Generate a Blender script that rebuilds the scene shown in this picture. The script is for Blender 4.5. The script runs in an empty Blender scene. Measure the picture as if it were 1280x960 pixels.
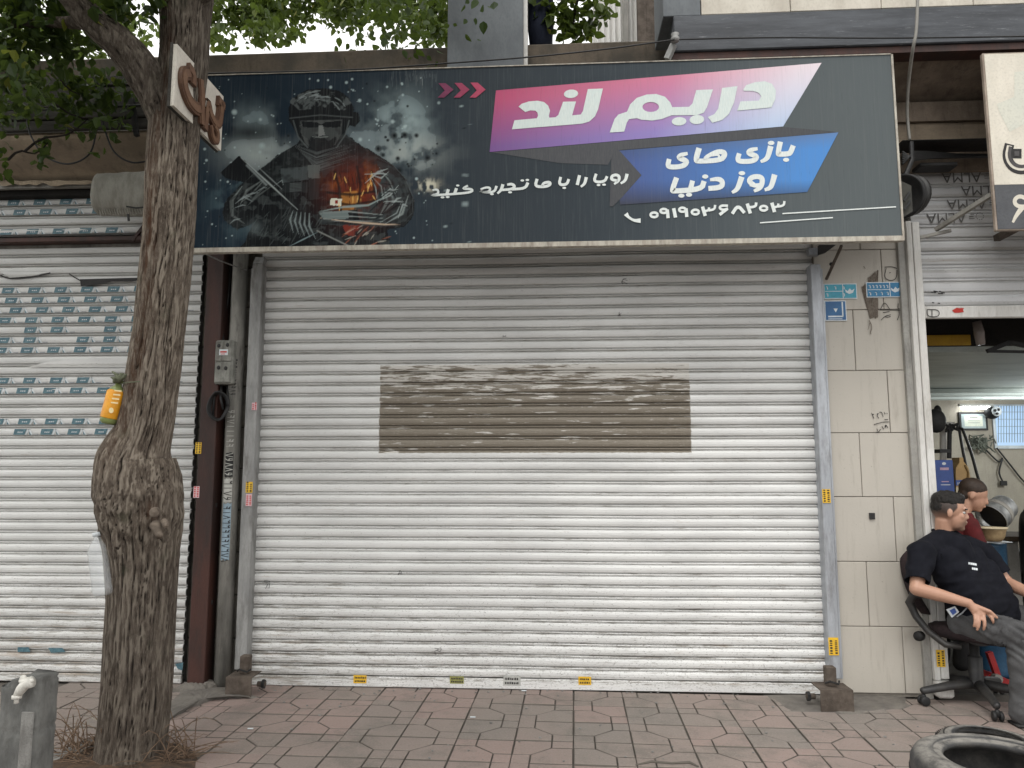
import bpy, math, random
import numpy as np
from mathutils import Vector, Matrix, noise as mnoise, geometry as mgeo
random.seed(7)
R = math.radians
SC = bpy.context.scene
COL = SC.collection
# ------------------------------------------------------------------ camera
FPX, PITCH, YAW = 928.0, R(6.76), R(3.28)
CAM = Vector((0, -4.975, 1.4))
cd = bpy.data.cameras.new('camera'); cam = bpy.data.objects.new('camera', cd); COL.objects.link(cam)
cd.sensor_width = 36; cd.lens = FPX / 1280 * 36; cd.clip_start = .05; cd.clip_end = 500
cam.location = CAM; cam.rotation_euler = (R(90) + PITCH, 0, YAW); SC.camera = cam
_f = Vector((-math.sin(YAW) * math.cos(PITCH), math.cos(YAW) * math.cos(PITCH), math.sin(PITCH)))
_u = Vector((math.sin(YAW) * math.sin(PITCH), -math.cos(YAW) * math.sin(PITCH), math.cos(PITCH)))
_r = Vector((math.cos(YAW), math.sin(YAW), 0))
def ray(px, py): return _f + _r * ((px - 640) / FPX) + _u * (-(py - 480) / FPX)
def P(px, py, Y=0.0):            # measured pixel -> point on the vertical plane y = Y
    d = ray(px, py); return CAM + d * ((Y - CAM.y) / d.y)
def G(px, py, Z=0.0):            # measured pixel -> point on the level plane z = Z
    d = ray(px, py); return CAM + d * ((Z - CAM.z) / d.z)
# ------------------------------------------------------------------ sky, sun, exposure (overcast)
W = bpy.data.worlds.new('World'); SC.world = W; W.use_nodes = True
wn = W.node_tree.nodes; wl = W.node_tree.links; wn.clear()
SUN_EL, SUN_ROT = R(58), R(200)
sky = wn.new('ShaderNodeTexSky'); sky.sky_type = 'NISHITA'; sky.sun_disc = False
sky.sun_elevation = SUN_EL; sky.sun_rotation = SUN_ROT; sky.dust_density = 6; sky.air_density = 1.2
hs = wn.new('ShaderNodeHueSaturation'); hs.inputs['Saturation'].default_value = .10
mx = wn.new('ShaderNodeMix'); mx.data_type = 'RGBA'; mx.inputs[0].default_value = .75
mx.inputs['B'].default_value = (10.7, 10.65, 10.5, 1)          # the even cloud layer
bg = wn.new('ShaderNodeBackground'); bg.inputs['Strength'].default_value = .14
wo = wn.new('ShaderNodeOutputWorld')
wl.new(sky.outputs[0], hs.inputs['Color']); wl.new(hs.outputs[0], mx.inputs['A'])
wl.new(mx.outputs['Result'], bg.inputs['Color']); wl.new(bg.outputs[0], wo.inputs[0])
sd = bpy.data.lights.new('sun', 'SUN'); sd.energy = .8; sd.angle = R(14); sd.color = (1, .97, .92)
sun = bpy.data.objects.new('sun', sd); COL.objects.link(sun)
_sd = Vector((math.sin(SUN_ROT) * math.cos(SUN_EL), math.cos(SUN_ROT) * math.cos(SUN_EL), math.sin(SUN_EL)))
sun.rotation_euler = _sd.to_track_quat('Z', 'Y').to_euler(); sun.location = (0, -5, 12)
SC.view_settings.view_transform = 'Standard'; SC.view_settings.look = 'None'
SC.view_settings.exposure = 0.40; SC.view_settings.gamma = 1
SC.cycles.max_bounces = 6
# ------------------------------------------------------------------ material helpers
class NT:
    def __init__(s, name):
        s.m = bpy.data.materials.new(name); s.m.use_nodes = True
        s.t = s.m.node_tree; s.n = s.t.nodes; s.l = s.t.links
        s.b = s.n['Principled BSDF']
    def put(s, sock, v):
        if isinstance(v, bpy.types.NodeSocket): s.l.new(v, sock)
        elif isinstance(v, (tuple, list)) and len(v) == 3 and sock.type == 'RGBA': sock.default_value = (*v, 1)
        else: sock.default_value = v
    def pos(s): return s.n.new('ShaderNodeNewGeometry').outputs['Position']
    def objc(s): return s.n.new('ShaderNodeTexCoord').outputs['Object']
    def xyz(s, v):
        x = s.n.new('ShaderNodeSeparateXYZ'); s.put(x.inputs[0], v); return x.outputs
    def scale(s, v, sc, off=(0, 0, 0)):
        m = s.n.new('ShaderNodeMapping'); s.put(m.inputs['Vector'], v)
        m.inputs['Scale'].default_value = sc; m.inputs['Location'].default_value = off; return m.outputs[0]
    def noise(s, v, sc=5, det=4, rough=.55, dist=0):
        x = s.n.new('ShaderNodeTexNoise'); s.put(x.inputs['Vector'], v)
        x.inputs['Scale'].default_value = sc; x.inputs['Detail'].default_value = det
        x.inputs['Roughness'].default_value = rough; x.inputs['Distortion'].default_value = dist
        return x.outputs['Fac']
    def voro(s, v, sc=5, feat='F1'):
        x = s.n.new('ShaderNodeTexVoronoi'); x.feature = feat; s.put(x.inputs['Vector'], v)
        x.inputs['Scale'].default_value = sc; return x.outputs['Distance']

    def math(s, op, a, b=0.0, clamp=False):
        x = s.n.new('ShaderNodeMath'); x.operation = op; x.use_clamp = clamp
        s.put(x.inputs[0], a); s.put(x.inputs[1], b); return x.outputs[0]
    def step(s, v, a, b):        # smooth 0..1 from a to b
        x = s.n.new('ShaderNodeMapRange'); x.interpolation_type = 'SMOOTHSTEP'; s.put(x.inputs[0], v)
        x.inputs[1].default_value = a; x.inputs[2].default_value = b; return x.outputs[0]
    def mix(s, f, a, b, mode='MIX'):
        x = s.n.new('ShaderNodeMix'); x.data_type = 'RGBA'; x.blend_type = mode; x.clamp_factor = True
        s.put(x.inputs[0], f); s.put(x.inputs['A'], a); s.put(x.inputs['B'], b); return x.outputs['Result']
    def attr(s, name):
        x = s.n.new('ShaderNodeAttribute'); x.attribute_name = name; return x.outputs['Color']
    def rnd(s): return s.n.new('ShaderNodeObjectInfo').outputs['Random']
    def bump(s, h, strength=.4, dist=.01):
        x = s.n.new('ShaderNodeBump'); s.put(x.inputs['Height'], h)
        x.inputs['Strength'].default_value = strength; x.inputs['Distance'].default_value = dist
        s.l.new(x.outputs[0], s.b.inputs['Normal'])
    def out(s, col, rough=.8, metal=0, spec=.5):
        s.put(s.b.inputs['Base Color'], col); s.put(s.b.inputs['Roughness'], rough)
        s.put(s.b.inputs['Metallic'], metal); s.b.inputs['Specular IOR Level'].default_value = spec
        return s.m

MATS = {}
def mat(name, c1, c2=None, rough=.8, metal=0, sc=6, st=(1, 1, 1), bump=.25, bsc=70, lo=.35, hi=.65, spec=.4, grime=0, gcol=(.03, .025, .02), bd=.004):
    if name in MATS: return MATS[name]
    t = NT(name); p = t.pos(); v = t.scale(p, st)
    c2 = c2 or tuple(x * .75 for x in c1)
    f = t.step(t.noise(v, sc, 6, .62), lo, hi); c = t.mix(f, c1, c2)
    fine = t.noise(v, bsc, 3); c = t.mix(t.math('MULTIPLY', t.step(fine, .45, .75), .35), c, tuple(x * .6 for x in c1))
    if grime: c = t.mix(t.math('MULTIPLY', t.step(t.noise(t.scale(p, (1.5, 1.5, .35)), 9, 6, .7), .48, .72), grime), c, gcol)
    if bump: t.bump(fine, bump, bd)
    r = t.math('ADD', t.math('MULTIPLY', fine, .2), rough - .1)
    MATS[name] = t.out(c, r, metal, spec); return MATS[name]
# ------------------------------------------------------------------ mesh helpers
class MB:
    def __init__(s): s.v = []; s.f = []; s.mi = []; s.k = 0
    def add(s, vs, fs, mi=None):
        o = len(s.v); s.v += [tuple(x) for x in vs]; s.f += [tuple(i + o for i in f) for f in fs]
        s.mi += [s.k if mi is None else mi] * len(fs); return s
    def box(s, a, b, bev=0):
        x0, y0, z0 = [min(a[i], b[i]) for i in range(3)]; x1, y1, z1 = [max(a[i], b[i]) for i in range(3)]
        if bev <= 0:
            return s.add([(x0, y0, z0), (x1, y0, z0), (x1, y1, z0), (x0, y1, z0), (x0, y0, z1), (x1, y0, z1), (x1, y1, z1), (x0, y1, z1)],
                         [(0, 3, 2, 1), (4, 5, 6, 7), (0, 1, 5, 4), (1, 2, 6, 5), (2, 3, 7, 6), (3, 0, 4, 7)])
        e = min(bev, (x1 - x0) * .45, (y1 - y0) * .45, (z1 - z0) * .45)
        vs = []; 
        for z, i in ((z0, e), (z0 + e, 0), (z1 - e, 0), (z1, e)):
            X0, X1, Y0, Y1 = x0 + i, x1 - i, y0 + i, y1 - i; c = e if i == 0 else e * .3
            vs += [(X0 + c, Y0, z), (X1 - c, Y0, z), (X1, Y0 + c, z), (X1, Y1 - c, z), (X1 - c, Y1, z), (X0 + c, Y1, z), (X0, Y1 - c, z), (X0, Y0 + c, z)]
        fs = [tuple(range(7, -1, -1)), tuple(range(24, 32))]
        for r in range(3):
            for i in range(8): fs.append((r * 8 + i, r * 8 + (i + 1) % 8, r * 8 + 8 + (i + 1) % 8, r * 8 + 8 + i))
        return s.add(vs, fs)
    def bar(s, a, b, w, h=None, up=(0, 0, 1)):       # square bar a->b
        a, b = Vector(a), Vector(b); d = (b - a).normalized(); h = h or w
        x = d.cross(Vector(up));
        if x.length < 1e-4: x = d.cross(Vector((1, 0, 0)))
        x.normalize(); y = x.cross(d).normalized(); vs = []
        for p in (a, b):
            for i, j in ((-1, -1), (1, -1), (1, 1), (-1, 1)): vs.append(p + x * (i * w / 2) + y * (j * h / 2))
        return s.add(vs, [(3, 2, 1, 0), (4, 5, 6, 7), (0, 1, 5, 4), (1, 2, 6, 5), (2, 3, 7, 6), (3, 0, 4, 7)])
    def tube(s, pts, rad, n=8, cap=True, flat=1.0):
        pts = [Vector(p) for p in pts]; m = len(pts)
        rad = [rad] * m if isinstance(rad, (int, float)) else rad
        vs = []; x = None
        for i, p in enumerate(pts):
            d = (pts[min(i + 1, m - 1)] - pts[max(i - 1, 0)]).normalized()
            if x is None: x = d.orthogonal().normalized()
            x = (x - d * x.dot(d)); x = x.normalized() if x.length > 1e-6 else d.orthogonal().normalized()
            y = d.cross(x)
            for j in range(n):
                a = 2 * math.pi * j / n; vs.append(p + x * (math.cos(a) * rad[i]) + y * (math.sin(a) * rad[i] * flat))
        fs = [(i * n + j, i * n + (j + 1) % n, (i + 1) * n + (j + 1) % n, (i + 1) * n + j) for i in range(m - 1) for j in range(n)]
        if cap: fs += [tuple(range(n - 1, -1, -1)), tuple((m - 1) * n + j for j in range(n))]
        return s.add(vs, fs)
    def lathe(s, prof, c, n=32, axis=(0, 0, 1), closed=False):
        q = Vector((0, 0, 1)).rotation_difference(Vector(axis)); c = Vector(c); vs = []
        for r, z in prof:
            for j in range(n):
                a = 2 * math.pi * j / n; vs.append(c + q @ Vector((r * math.cos(a), r * math.sin(a), z)))
        m = len(prof); fs = []
        for i in range(m if closed else m - 1):
            for j in range(n): fs.append((i * n + j, i * n + (j + 1) % n, ((i + 1) % m) * n + (j + 1) % n, ((i + 1) % m) * n + j))
        if not closed:
            if prof[0][0] > 1e-5: fs.append(tuple(range(n - 1, -1, -1)))
            if prof[-1][0] > 1e-5: fs.append(tuple((m - 1) * n + j for j in range(n)))
        return s.add(vs, fs)
    def ell(s, c, r, rot=None, nu=16, nv=10):
        c = Vector(c); M = rot if rot is not None else Matrix.Identity(3); vs = [c + M @ Vector((0, 0, -r[2]))]
        for i in range(1, nv):
            t = -math.pi / 2 + math.pi * i / nv
            for j in range(nu):
                a = 2 * math.pi * j / nu
                vs.append(c + M @ Vector((r[0] * math.cos(t) * math.cos(a), r[1] * math.cos(t) * math.sin(a), r[2] * math.sin(t))))
        vs.append(c + M @ Vector((0, 0, r[2]))); fs = []; L = len(vs) - 1
        for j in range(nu):
            fs.append((0, 1 + (j + 1) % nu, 1 + j)); fs.append((L, L - nu + j, L - nu + (j + 1) % nu))
        for i in range(nv - 2):
            for j in range(nu): a = 1 + i * nu; fs.append((a + j, a + (j + 1) % nu, a + nu + (j + 1) % nu, a + nu + j))
        return s.add(vs, fs)
    def caps(s, a, b, ra, rb, n=12):                 # tapered capsule
        a, b = Vector(a), Vector(b); d = (b - a); L = d.length; d.normalize(); pts = []; rr = []
        for t in (90, 60, 35, 12): t = R(t); pts.append(a - d * (ra * math.sin(t))); rr.append(max(ra * math.cos(t), 1e-4))
        for t in (12, 35, 60, 90): t = R(t); pts.append(b + d * (rb * math.sin(t))); rr.append(max(rb * math.cos(t), 1e-4))
        return s.tube(pts, rr, n)
    def poly(s, pts, holes=()):                      # flat polygon(s) given 3-D points
        loops = [[Vector(p) for p in pts]] + [[Vector(p) for p in h] for h in holes]
        tri = mgeo.tessellate_polygon(loops); vs = [p for l in loops for p in l]
        n = Vector((0, 0, 0)); fs = []
        for a, b, c in tri:
            nn = (vs[b] - vs[a]).cross(vs[c] - vs[a]); fs.append((a, b, c) if nn.y <= 0 else (c, b, a))
        return s.add(vs, fs)
    def slab(s, pts, d):                             # polygon extruded by vector d
        pts = [Vector(p) for p in pts]; d = Vector(d); n = len(pts); tri = mgeo.tessellate_polygon([pts])
        vs = pts + [p + d for p in pts]; fs = [tuple(t) for t in tri] + [tuple(i + n for i in reversed(t)) for t in tri]
        fs += [(i, (i + 1) % n, (i + 1) % n + n, i + n) for i in range(n)]; return s.add(vs, fs)
    def mesh(s, name, mats, smooth=False):
        me = bpy.data.meshes.new(name); me.from_pydata(s.v, [], s.f); 
        for m in (mats if isinstance(mats, (list, tuple)) else [mats]): me.materials.append(m)
        if any(s.mi): me.polygons.foreach_set('material_index', s.mi)
        if smooth: me.polygons.foreach_set('use_smooth', [True] * len(s.f))
        me.update(); return me
    def build(s, name, mats, parent=None, smooth=False, label=None, cat=None, group=None, kind=None):
        o = bpy.data.objects.new(name, s.mesh(name, mats, smooth)); return reg(o, parent, label, cat, group, kind)
def reg(o, parent=None, label=None, cat=None, group=None, kind=None):
    COL.objects.link(o)
    if parent: o.parent = parent
    if label: o['label'] = label
    if cat: o['category'] = cat
    if group: o['group'] = group
    if kind: o['kind'] = kind
    return o
def recalc(o):
    import bmesh
    bm = bmesh.new(); bm.from_mesh(o.data); bmesh.ops.recalc_face_normals(bm, faces=bm.faces[:]); bm.to_mesh(o.data); bm.free(); return o
def thing(name, label, cat, group=None, kind=None, loc=(0, 0, 0)):
    o = bpy.data.objects.new(name, None); o.location = loc; o.empty_display_size = .1
    return reg(o, None, label, cat, group, kind)
def evalmods(o, mods):
    for kw in mods:
        m = o.modifiers.new(kw.pop('type').lower(), kw.get('_t')) if False else None
    return o
def apply_mods(o):
    dg = bpy.context.evaluated_depsgraph_get(); dg.update(); me = bpy.data.meshes.new_from_object(o.evaluated_get(dg)); old = o.data
    o.modifiers.clear(); ms = [m for m in old.materials]; o.data = me
    me.materials.clear()
    for m in ms: me.materials.append(m)
    return o
def remesh(o, vox, smooth=4, fac=.5):
    m = o.modifiers.new('r', 'REMESH'); m.mode = 'VOXEL'; m.voxel_size = vox; m.use_smooth_shade = True
    if smooth: k = o.modifiers.new('s', 'SMOOTH'); k.iterations = smooth; k.factor = fac
    return apply_mods(o)
def ngon(c, rx, rz, n=18, skew=0): return [Vector((c[0] + rx * math.cos(a) + skew * rz * math.sin(a), c[1], c[2] + rz * math.sin(a))) for a in [2 * math.pi * i / n for i in range(n)]]
def textmesh(mb, body, origin, right, up, size, n, mirror=False, bold=0.0):
    cu = bpy.data.curves.new('t', 'FONT'); cu.body = body; cu.size = 1; cu.offset = bold; cu.resolution_u = 2
    ob = bpy.data.objects.new('t', cu); COL.objects.link(ob); dg = bpy.context.evaluated_depsgraph_get(); dg.update()
    me = ob.evaluated_get(dg).to_mesh(); origin, right, up = Vector(origin), Vector(right), Vector(up)
    mb.add([origin + right * (v.co.x * size) + up * (v.co.y * size) for v in me.vertices], [tuple(p.vertices) for p in me.polygons])
    bpy.data.objects.remove(ob); bpy.data.curves.remove(cu)
class Print:
    sharp = False
    # flat lettering laid on a vertical plane; coordinates measured in picture pixels
    def __init__(s, Y): s.mb = MB(); s.Y = Y; s.n = 0
    def _y(s): s.n += 1; return s.Y - s.n * .00006
    def poly(s, pts, holes=(), T=None):
        y = s._y(); T = T or (lambda p: p)
        s.mb.poly([P(*T(p), y) for p in pts], [[P(*T(p), y) for p in h] for h in holes])
    def stroke(s, pts, w, T=None):
        ws = list(w) if isinstance(w, (list, tuple)) else [w] * len(pts); pts = [tuple(p) for p in pts]
        if len(pts) > 2 and not s.sharp:
            for _ in range(2):
                np_, nw = [pts[0]], [ws[0]]
                for i in range(len(pts) - 1):
                    (x0, y0), (x1, y1) = pts[i], pts[i + 1]
                    np_ += [(x0 * .75 + x1 * .25, y0 * .75 + y1 * .25), (x0 * .25 + x1 * .75, y0 * .25 + y1 * .75)]; nw += [ws[i] * .75 + ws[i + 1] * .25, ws[i] * .25 + ws[i + 1] * .75]
                np_.append(pts[-1]); nw.append(ws[-1]); pts, ws = np_, nw
        w = ws
        y = s._y(); T = T or (lambda p: p); q = [Vector(T(p)).to_2d() for p in pts]; sc_ = abs(T((1, 0))[0] - T((0, 0))[0])
        L = []; Rr = []
        for i, p in enumerate(q):
            a = (p - q[i - 1]).normalized() if i else None; b = (q[i + 1] - p).normalized() if i < len(q) - 1 else None
            if a is None: a = b
            if b is None: b = a
            t = (a + b); t = t.normalized() if t.length > .01 else a; n = Vector((-t.y, t.x)); k = 1 / max(.5, n.dot(Vector((-a.y, a.x))))
            ww = (w[i] if isinstance(w, (list, tuple)) else w) * sc_
            e = Vector((0, 0))
            L.append(p + n * (ww / 2 * k)); Rr.append(p - n * (ww / 2 * k))
        vs = [P(v.x, v.y, y) for v in L + Rr]; m = len(q)
        s.mb.add(vs, [(i, i + 1, m + i + 1, m + i) for i in range(m - 1)])
    def dot(s, c, rx, ry, T=None, skew=0, n=14):
        T = T or (lambda p: p); s.poly([(c[0] + rx * math.cos(a) + skew * ry * math.sin(a), c[1] + ry * math.sin(a)) for a in [2 * math.pi * i / n for i in range(n)]], T=T)
    def build(s, name, m, parent, **k): return s.mb.build(name, m, parent, **k)
# ------------------------------------------------------------------ materials
M_wallgrey = mat('aged_plaster', (.20, .19, .17), (.11, .105, .095), .9, sc=4, bump=.5, grime=.6)
M_recess = mat('recess_stone', (.27, .25, .21), (.17, .16, .14), .9, sc=5, bump=.5, grime=.7)
M_parapet = mat('stained_parapet', (.12, .095, .07), (.055, .048, .038), .9, sc=3, bump=.4, grime=.5)
M_colgrey = mat('grey_render', (.17, .185, .195), (.12, .13, .14), .85, sc=3, st=(1, 1, .5), bump=.3)
M_black = mat('black_rubber', (.014, .014, .015), (.022, .021, .02), .6, sc=12, bump=.2)
M_dark = mat('dark_void_board', (.012, .011, .010), (.02, .018, .016), .95, bump=0)
M_wire = mat('black_wire', (.012, .012, .012), (.02, .02, .02), .5, bump=0)
M_galv = mat('galvanised_rail', (.44, .46, .49), (.34, .355, .38), .5, metal=.35, sc=5, st=(3, 3, .6), bump=.15, grime=.45, gcol=(.10, .085, .07))
M_galv2 = mat('old_rail', (.34, .34, .33), (.24, .24, .235), .6, metal=.2, sc=5, st=(3, 3, .6), bump=.2, grime=.6, gcol=(.06, .05, .04))
M_white = mat('white_painted_steel', (.66, .65, .62), (.56, .545, .51), .55, sc=4, st=(2, 2, .4), bump=.15, grime=.4, gcol=(.2, .17, .13))
M_greysteel = mat('grey_steel', (.30, .29, .26), (.22, .21, .19), .6, sc=4, bump=.2, grime=.4)
M_brownsteel = mat('brown_painted_steel', (.065, .025, .018), (.032, .017, .014), .6, sc=3, st=(2, 2, .5), bump=.25, grime=.5, gcol=(.02, .018, .016))
M_rust = mat('rusty_box_steel', (.13, .105, .085), (.075, .058, .046), .8, metal=.2, sc=14, bump=.6, grime=.4)
M_conc = mat('concrete', (.25, .245, .23), (.16, .155, .145), .95, sc=9, bump=.8, grime=.4, bsc=120)
M_mortar = mat('mortar', (.17, .155, .135), (.11, .10, .09), .95, sc=7, bump=.8)
M_beige = mat('beige_soffit', (.36, .29, .21), (.24, .19, .14), .9, sc=3, st=(1, 2, 2), bump=.3, grime=.35)
M_soffit = mat('peeling_soffit', (.25, .20, .155), (.15, .118, .09), .9, sc=4, bump=.5, grime=.5)
M_plank = mat('weathered_boards', (.06, .056, .048), (.03, .028, .024), .9, sc=5, st=(.5, 1, 5), bump=.6)
M_clad = mat('limestone', (.62, .58, .50), (.50, .46, .39), .8, sc=4, st=(1, 1, .6), bump=.3, grime=.25, gcol=(.25, .2, .15))
M_stickY = mat('yellow_vinyl', (.78, .48, .03), (.70, .42, .03), .5, bump=0)
M_stickP = mat('pink_vinyl', (.70, .48, .50), (.62, .42, .45), .5, bump=0)
M_ink = mat('black_ink', (.02, .018, .018), (.03, .028, .028), .7, bump=0)
M_redink = mat('red_ink', (.55, .03, .02), (.45, .03, .02), .6, bump=0)
M_skin = mat('skin', (.50, .29, .20), (.43, .235, .16), .55, sc=14, bump=.15, bsc=220)
M_tshirt = mat('black_cotton', (.006, .0065, .010), (.009, .0095, .014), .9, sc=20, bump=.3, bsc=300, spec=.15)
M_hair = mat('black_hair', (.008, .007, .006), (.014, .011, .009), .5, sc=30, st=(1, 1, 3), bump=.8, bsc=260, bd=.006)
M_red = mat('red_enamel', (.38, .025, .025), (.26, .02, .02), .4, sc=9, bump=.1, grime=.4)
M_wht = mat('print_white', (.74, .78, .76), (.66, .70, .68), .6, sc=30, st=(6, 6, .5), bump=0)
def m_shutter(name, base, patch=False, film=False, grime=.5, z_off=.07, pit=.0746):
    t = NT(name); p = t.pos(); x, y, z = t.xyz(p)
    fine = t.noise(t.scale(p, (6, 6, 40)), 8, 5, .7)
    c = t.mix(t.step(t.noise(t.scale(p, (.5, .5, 2)), 3, 3), .35, .7), base, tuple(v * .86 for v in base))
    # soot caught on the slats: long smears, stronger near the ground and at the sides
    sm = t.noise(t.scale(p, (3.6, 3.6, 60)), 2.0, 7, .75)
    low = t.step(z, 1.1, .0); side = t.step(x, -1.0, -2.0)
    thr = t.math('ADD', t.math('MULTIPLY', low, .07), t.math('MULTIPLY', t.math('MULTIPLY', side, low), .07))
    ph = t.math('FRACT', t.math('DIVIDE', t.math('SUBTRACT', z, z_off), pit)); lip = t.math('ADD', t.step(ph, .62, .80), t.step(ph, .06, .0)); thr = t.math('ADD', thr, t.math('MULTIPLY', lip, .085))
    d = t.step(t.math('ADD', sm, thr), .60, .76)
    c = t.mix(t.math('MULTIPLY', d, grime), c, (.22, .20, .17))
    band = t.math('MULTIPLY', t.step(ph, .56, .74), t.step(ph, .99, .90)); up = t.math('MULTIPLY', t.step(z, .9, 2.1), t.math('ADD', .55, t.math('MULTIPLY', t.noise(t.scale(p, (.8, .8, 14)), 2, 4), .6)))  # overhang shade painted into the colour: band on each slat, stronger higher up
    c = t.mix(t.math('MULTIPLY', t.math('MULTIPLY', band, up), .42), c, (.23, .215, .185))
    sp = t.noise(t.scale(p, (14, 14, 26)), 5, 4, .8)
    c = t.mix(t.math('MULTIPLY', t.step(t.math('ADD', t.math('ADD', sp, t.math('MULTIPLY', lip, .035)), t.math('MULTIPLY', low, .06)), .62, .70), .75), c, (.17, .155, .14))
    ru = t.noise(t.scale(p, (1.2, 1.2, 14), (5, 0, 3)), 2.3, 5, .7)
    c = t.mix(t.math('MULTIPLY', t.step(t.math('ADD', ru, t.math('MULTIPLY', t.math('MULTIPLY', low, t.math('ADD', t.step(x, -.9, -2.0), t.step(x, .6, 1.7))), .10)), .60, .76), .5), c, (.30, .22, .15))
    if patch:   # rectangle where a poster tore the paint off
        a, b = P(474, 456, 0), P(866, 566, 0); wob = t.math('MULTIPLY', t.math('SUBTRACT', t.noise(t.scale(p, (20, 20, 60)), 2, 3), .5), .012)
        xx = t.math('ADD', x, wob); zz = t.math('ADD', z, wob)
        msk = t.math('MULTIPLY', t.math('MULTIPLY', t.step(xx, a.x, a.x + .006), t.step(xx, b.x, b.x - .006)), t.math('MULTIPLY', t.step(zz, b.z, b.z + .004), t.step(zz, a.z, a.z - .004)))
        rem = t.noise(t.scale(p, (3.0, 3, 34), (3, 0, 9)), 1.6, 7, .66)
        topb = t.math('MULTIPLY', t.step(z, b.z + .25, a.z), .14)
        topr = t.math('MULTIPLY', t.math('MULTIPLY', t.step(z, a.z - .13, a.z - .05), t.step(x, .1, .5)), .10)
        rem = t.step(t.math('ADD', t.math('ADD', rem, topb), topr), .60, .63)
        rem2 = t.step(t.noise(t.scale(p, (30, 30, 90)), 2, 5, .8), .56, .62)
        br = t.mix(t.noise(t.scale(p, (1, 1, 20)), 4, 5), (.15, .125, .095), (.26, .23, .185))
        br = t.mix(t.math('MULTIPLY', rem2, .35), br, (.42, .40, .36))
        pc = t.mix(rem, br, (.60, .58, .54)); c = t.mix(msk, c, pc)
    t.bump(t.math('ADD', fine, t.math('MULTIPLY', sp, .5)), .25, .002)
    MATS[name] = t.out(c, t.math('ADD', t.math('MULTIPLY', sp, .25), .42), 0, .45); return t.m

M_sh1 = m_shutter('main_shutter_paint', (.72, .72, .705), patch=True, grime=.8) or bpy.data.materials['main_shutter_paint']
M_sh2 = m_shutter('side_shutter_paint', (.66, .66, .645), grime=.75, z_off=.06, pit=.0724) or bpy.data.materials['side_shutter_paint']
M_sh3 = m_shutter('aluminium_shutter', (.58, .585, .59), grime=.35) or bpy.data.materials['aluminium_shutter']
# pavers: grey cement washed pink, each tile its own shade
t = NT('paver'); p = t.pos(); r = t.rnd()
c = t.mix(t.step(t.noise(t.scale(p, (1, 1, 1)), .9, 4), .35, .65), (.272, .215, .188), (.238, .203, .178))
c = t.mix(t.math('MULTIPLY', t.step(r, .35, 1.0), .5), c, (.325, .225, .20))
c = t.mix(t.math('MULTIPLY', t.step(r, .25, .0), .3), c, (.17, .165, .15))
c = t.mix(t.math('MULTIPLY', t.step(t.noise(p, 2.6, 7, .75), .47, .66), .6), c, (.14, .128, .11))
c = t.mix(t.math('MULTIPLY', t.step(t.noise(p, 90, 4, .7), .5, .7), .5), c, (.34, .31, .28))
c = t.mix(t.math('MULTIPLY', t.step(t.noise(p, 60, 5, .8), .57, .68), .6), c, (.09, .08, .07))
t.bump(t.noise(p, 110, 5, .75), .9, .006); M_paver = t.out(c, .9)
t = NT('joint_dirt'); p = t.pos()
c = t.mix(t.noise(p, 8, 5), (.070, .061, .051), (.16, .142, .12)); t.bump(t.noise(p, 120, 4), .8, .005); M_joint = t.out(c, .95)
M_asph = mat('asphalt', (.05, .05, .05), (.065, .063, .06), .95, sc=5, bump=.5)
# stone pier tile
t = NT('pier_stone'); p = t.pos(); x, y, z = t.xyz(p)
c = t.mix(t.noise(p, 3, 5), (.50, .465, .405), (.42, .39, .34)); c = t.mix(t.math('MULTIPLY', t.rnd(), .35), c, (.44, .41, .365))
c = t.mix(t.math('MULTIPLY', t.step(t.noise(t.scale(p, (6, 6, .6)), 3, 6, .7), .52, .75), .45), c, (.20, .165, .13))
c = t.mix(t.math('MULTIPLY', t.step(t.noise(p, 70, 3), .66, .74), .6), c, (.16, .14, .12))
t.bump(t.noise(p, 60, 4), .25, .003); M_pier = t.out(c, .62)
# black stone beam with chalky scratches
t = NT('black_stone'); p = t.pos()
c = t.mix(t.step(t.noise(t.scale(p, (.6, 1, 5)), 3, 6, .7), .3, .7), (.016, .019, .025), (.060, .067, .078))
c = t.mix(t.math('MULTIPLY', t.step(t.noise(t.scale(p, (3, 3, 30)), 2.5, 6, .8), .56, .72), .55), c, (.27, .28, .29))
t.bump(t.noise(p, 30, 4), .3, .003); M_bstone = t.out(c, .45)
# bark
t = NT('bark'); p = t.pos(); x, y, z = t.xyz(p); h = t.attr('furrow')
hh = t.xyz(h)[0]; red = t.xyz(h)[1]
f = t.noise(t.scale(p, (9, 9, 1.6)), 5, 7, .72)
f2 = t.noise(t.scale(p, (60, 60, 12)), 3, 5, .75)
c = t.mix(t.step(f, .34, .66), (.088, .068, .053), (.195, .158, .124)); c = t.mix(t.math('MULTIPLY', t.step(f2, .52, .66), .6), c, (.045, .034, .026)); c = t.mix(t.math('MULTIPLY', t.step(f2, .46, .34), .5), c, (.34, .29, .24))
c = t.mix(t.step(hh, .62, .18), c, (.022, .017, .013))
c = t.mix(t.math('MULTIPLY', t.math('MULTIPLY', t.step(hh, .80, 1.0), t.step(t.noise(t.scale(p, (14, 14, 3)), 3, 4), .42, .62)), .75), c, (.36, .31, .25))
c = t.mix(t.math('MULTIPLY', red, t.step(f, .65, .35)), c, (.085, .042, .024))
c = t.mix(t.math('MULTIPLY', t.step(t.noise(p, 7, 4), .6, .75), .35), c, (.115, .12, .075))
c = t.mix(t.math('MULTIPLY', t.math('ADD', t.step(z, 1.7, .5), t.step(z, 2.9, 3.4)), .42), c, (.035, .030, .026)); t.bump(t.math('ADD', f, t.noise(t.scale(p, (30, 30, 6)), 6, 5, .7)), .9, .012); M_bark = t.out(c, .92, 0, .2)  # darker towards the foot; crown shade painted into the upper trunk and limbs
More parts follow.
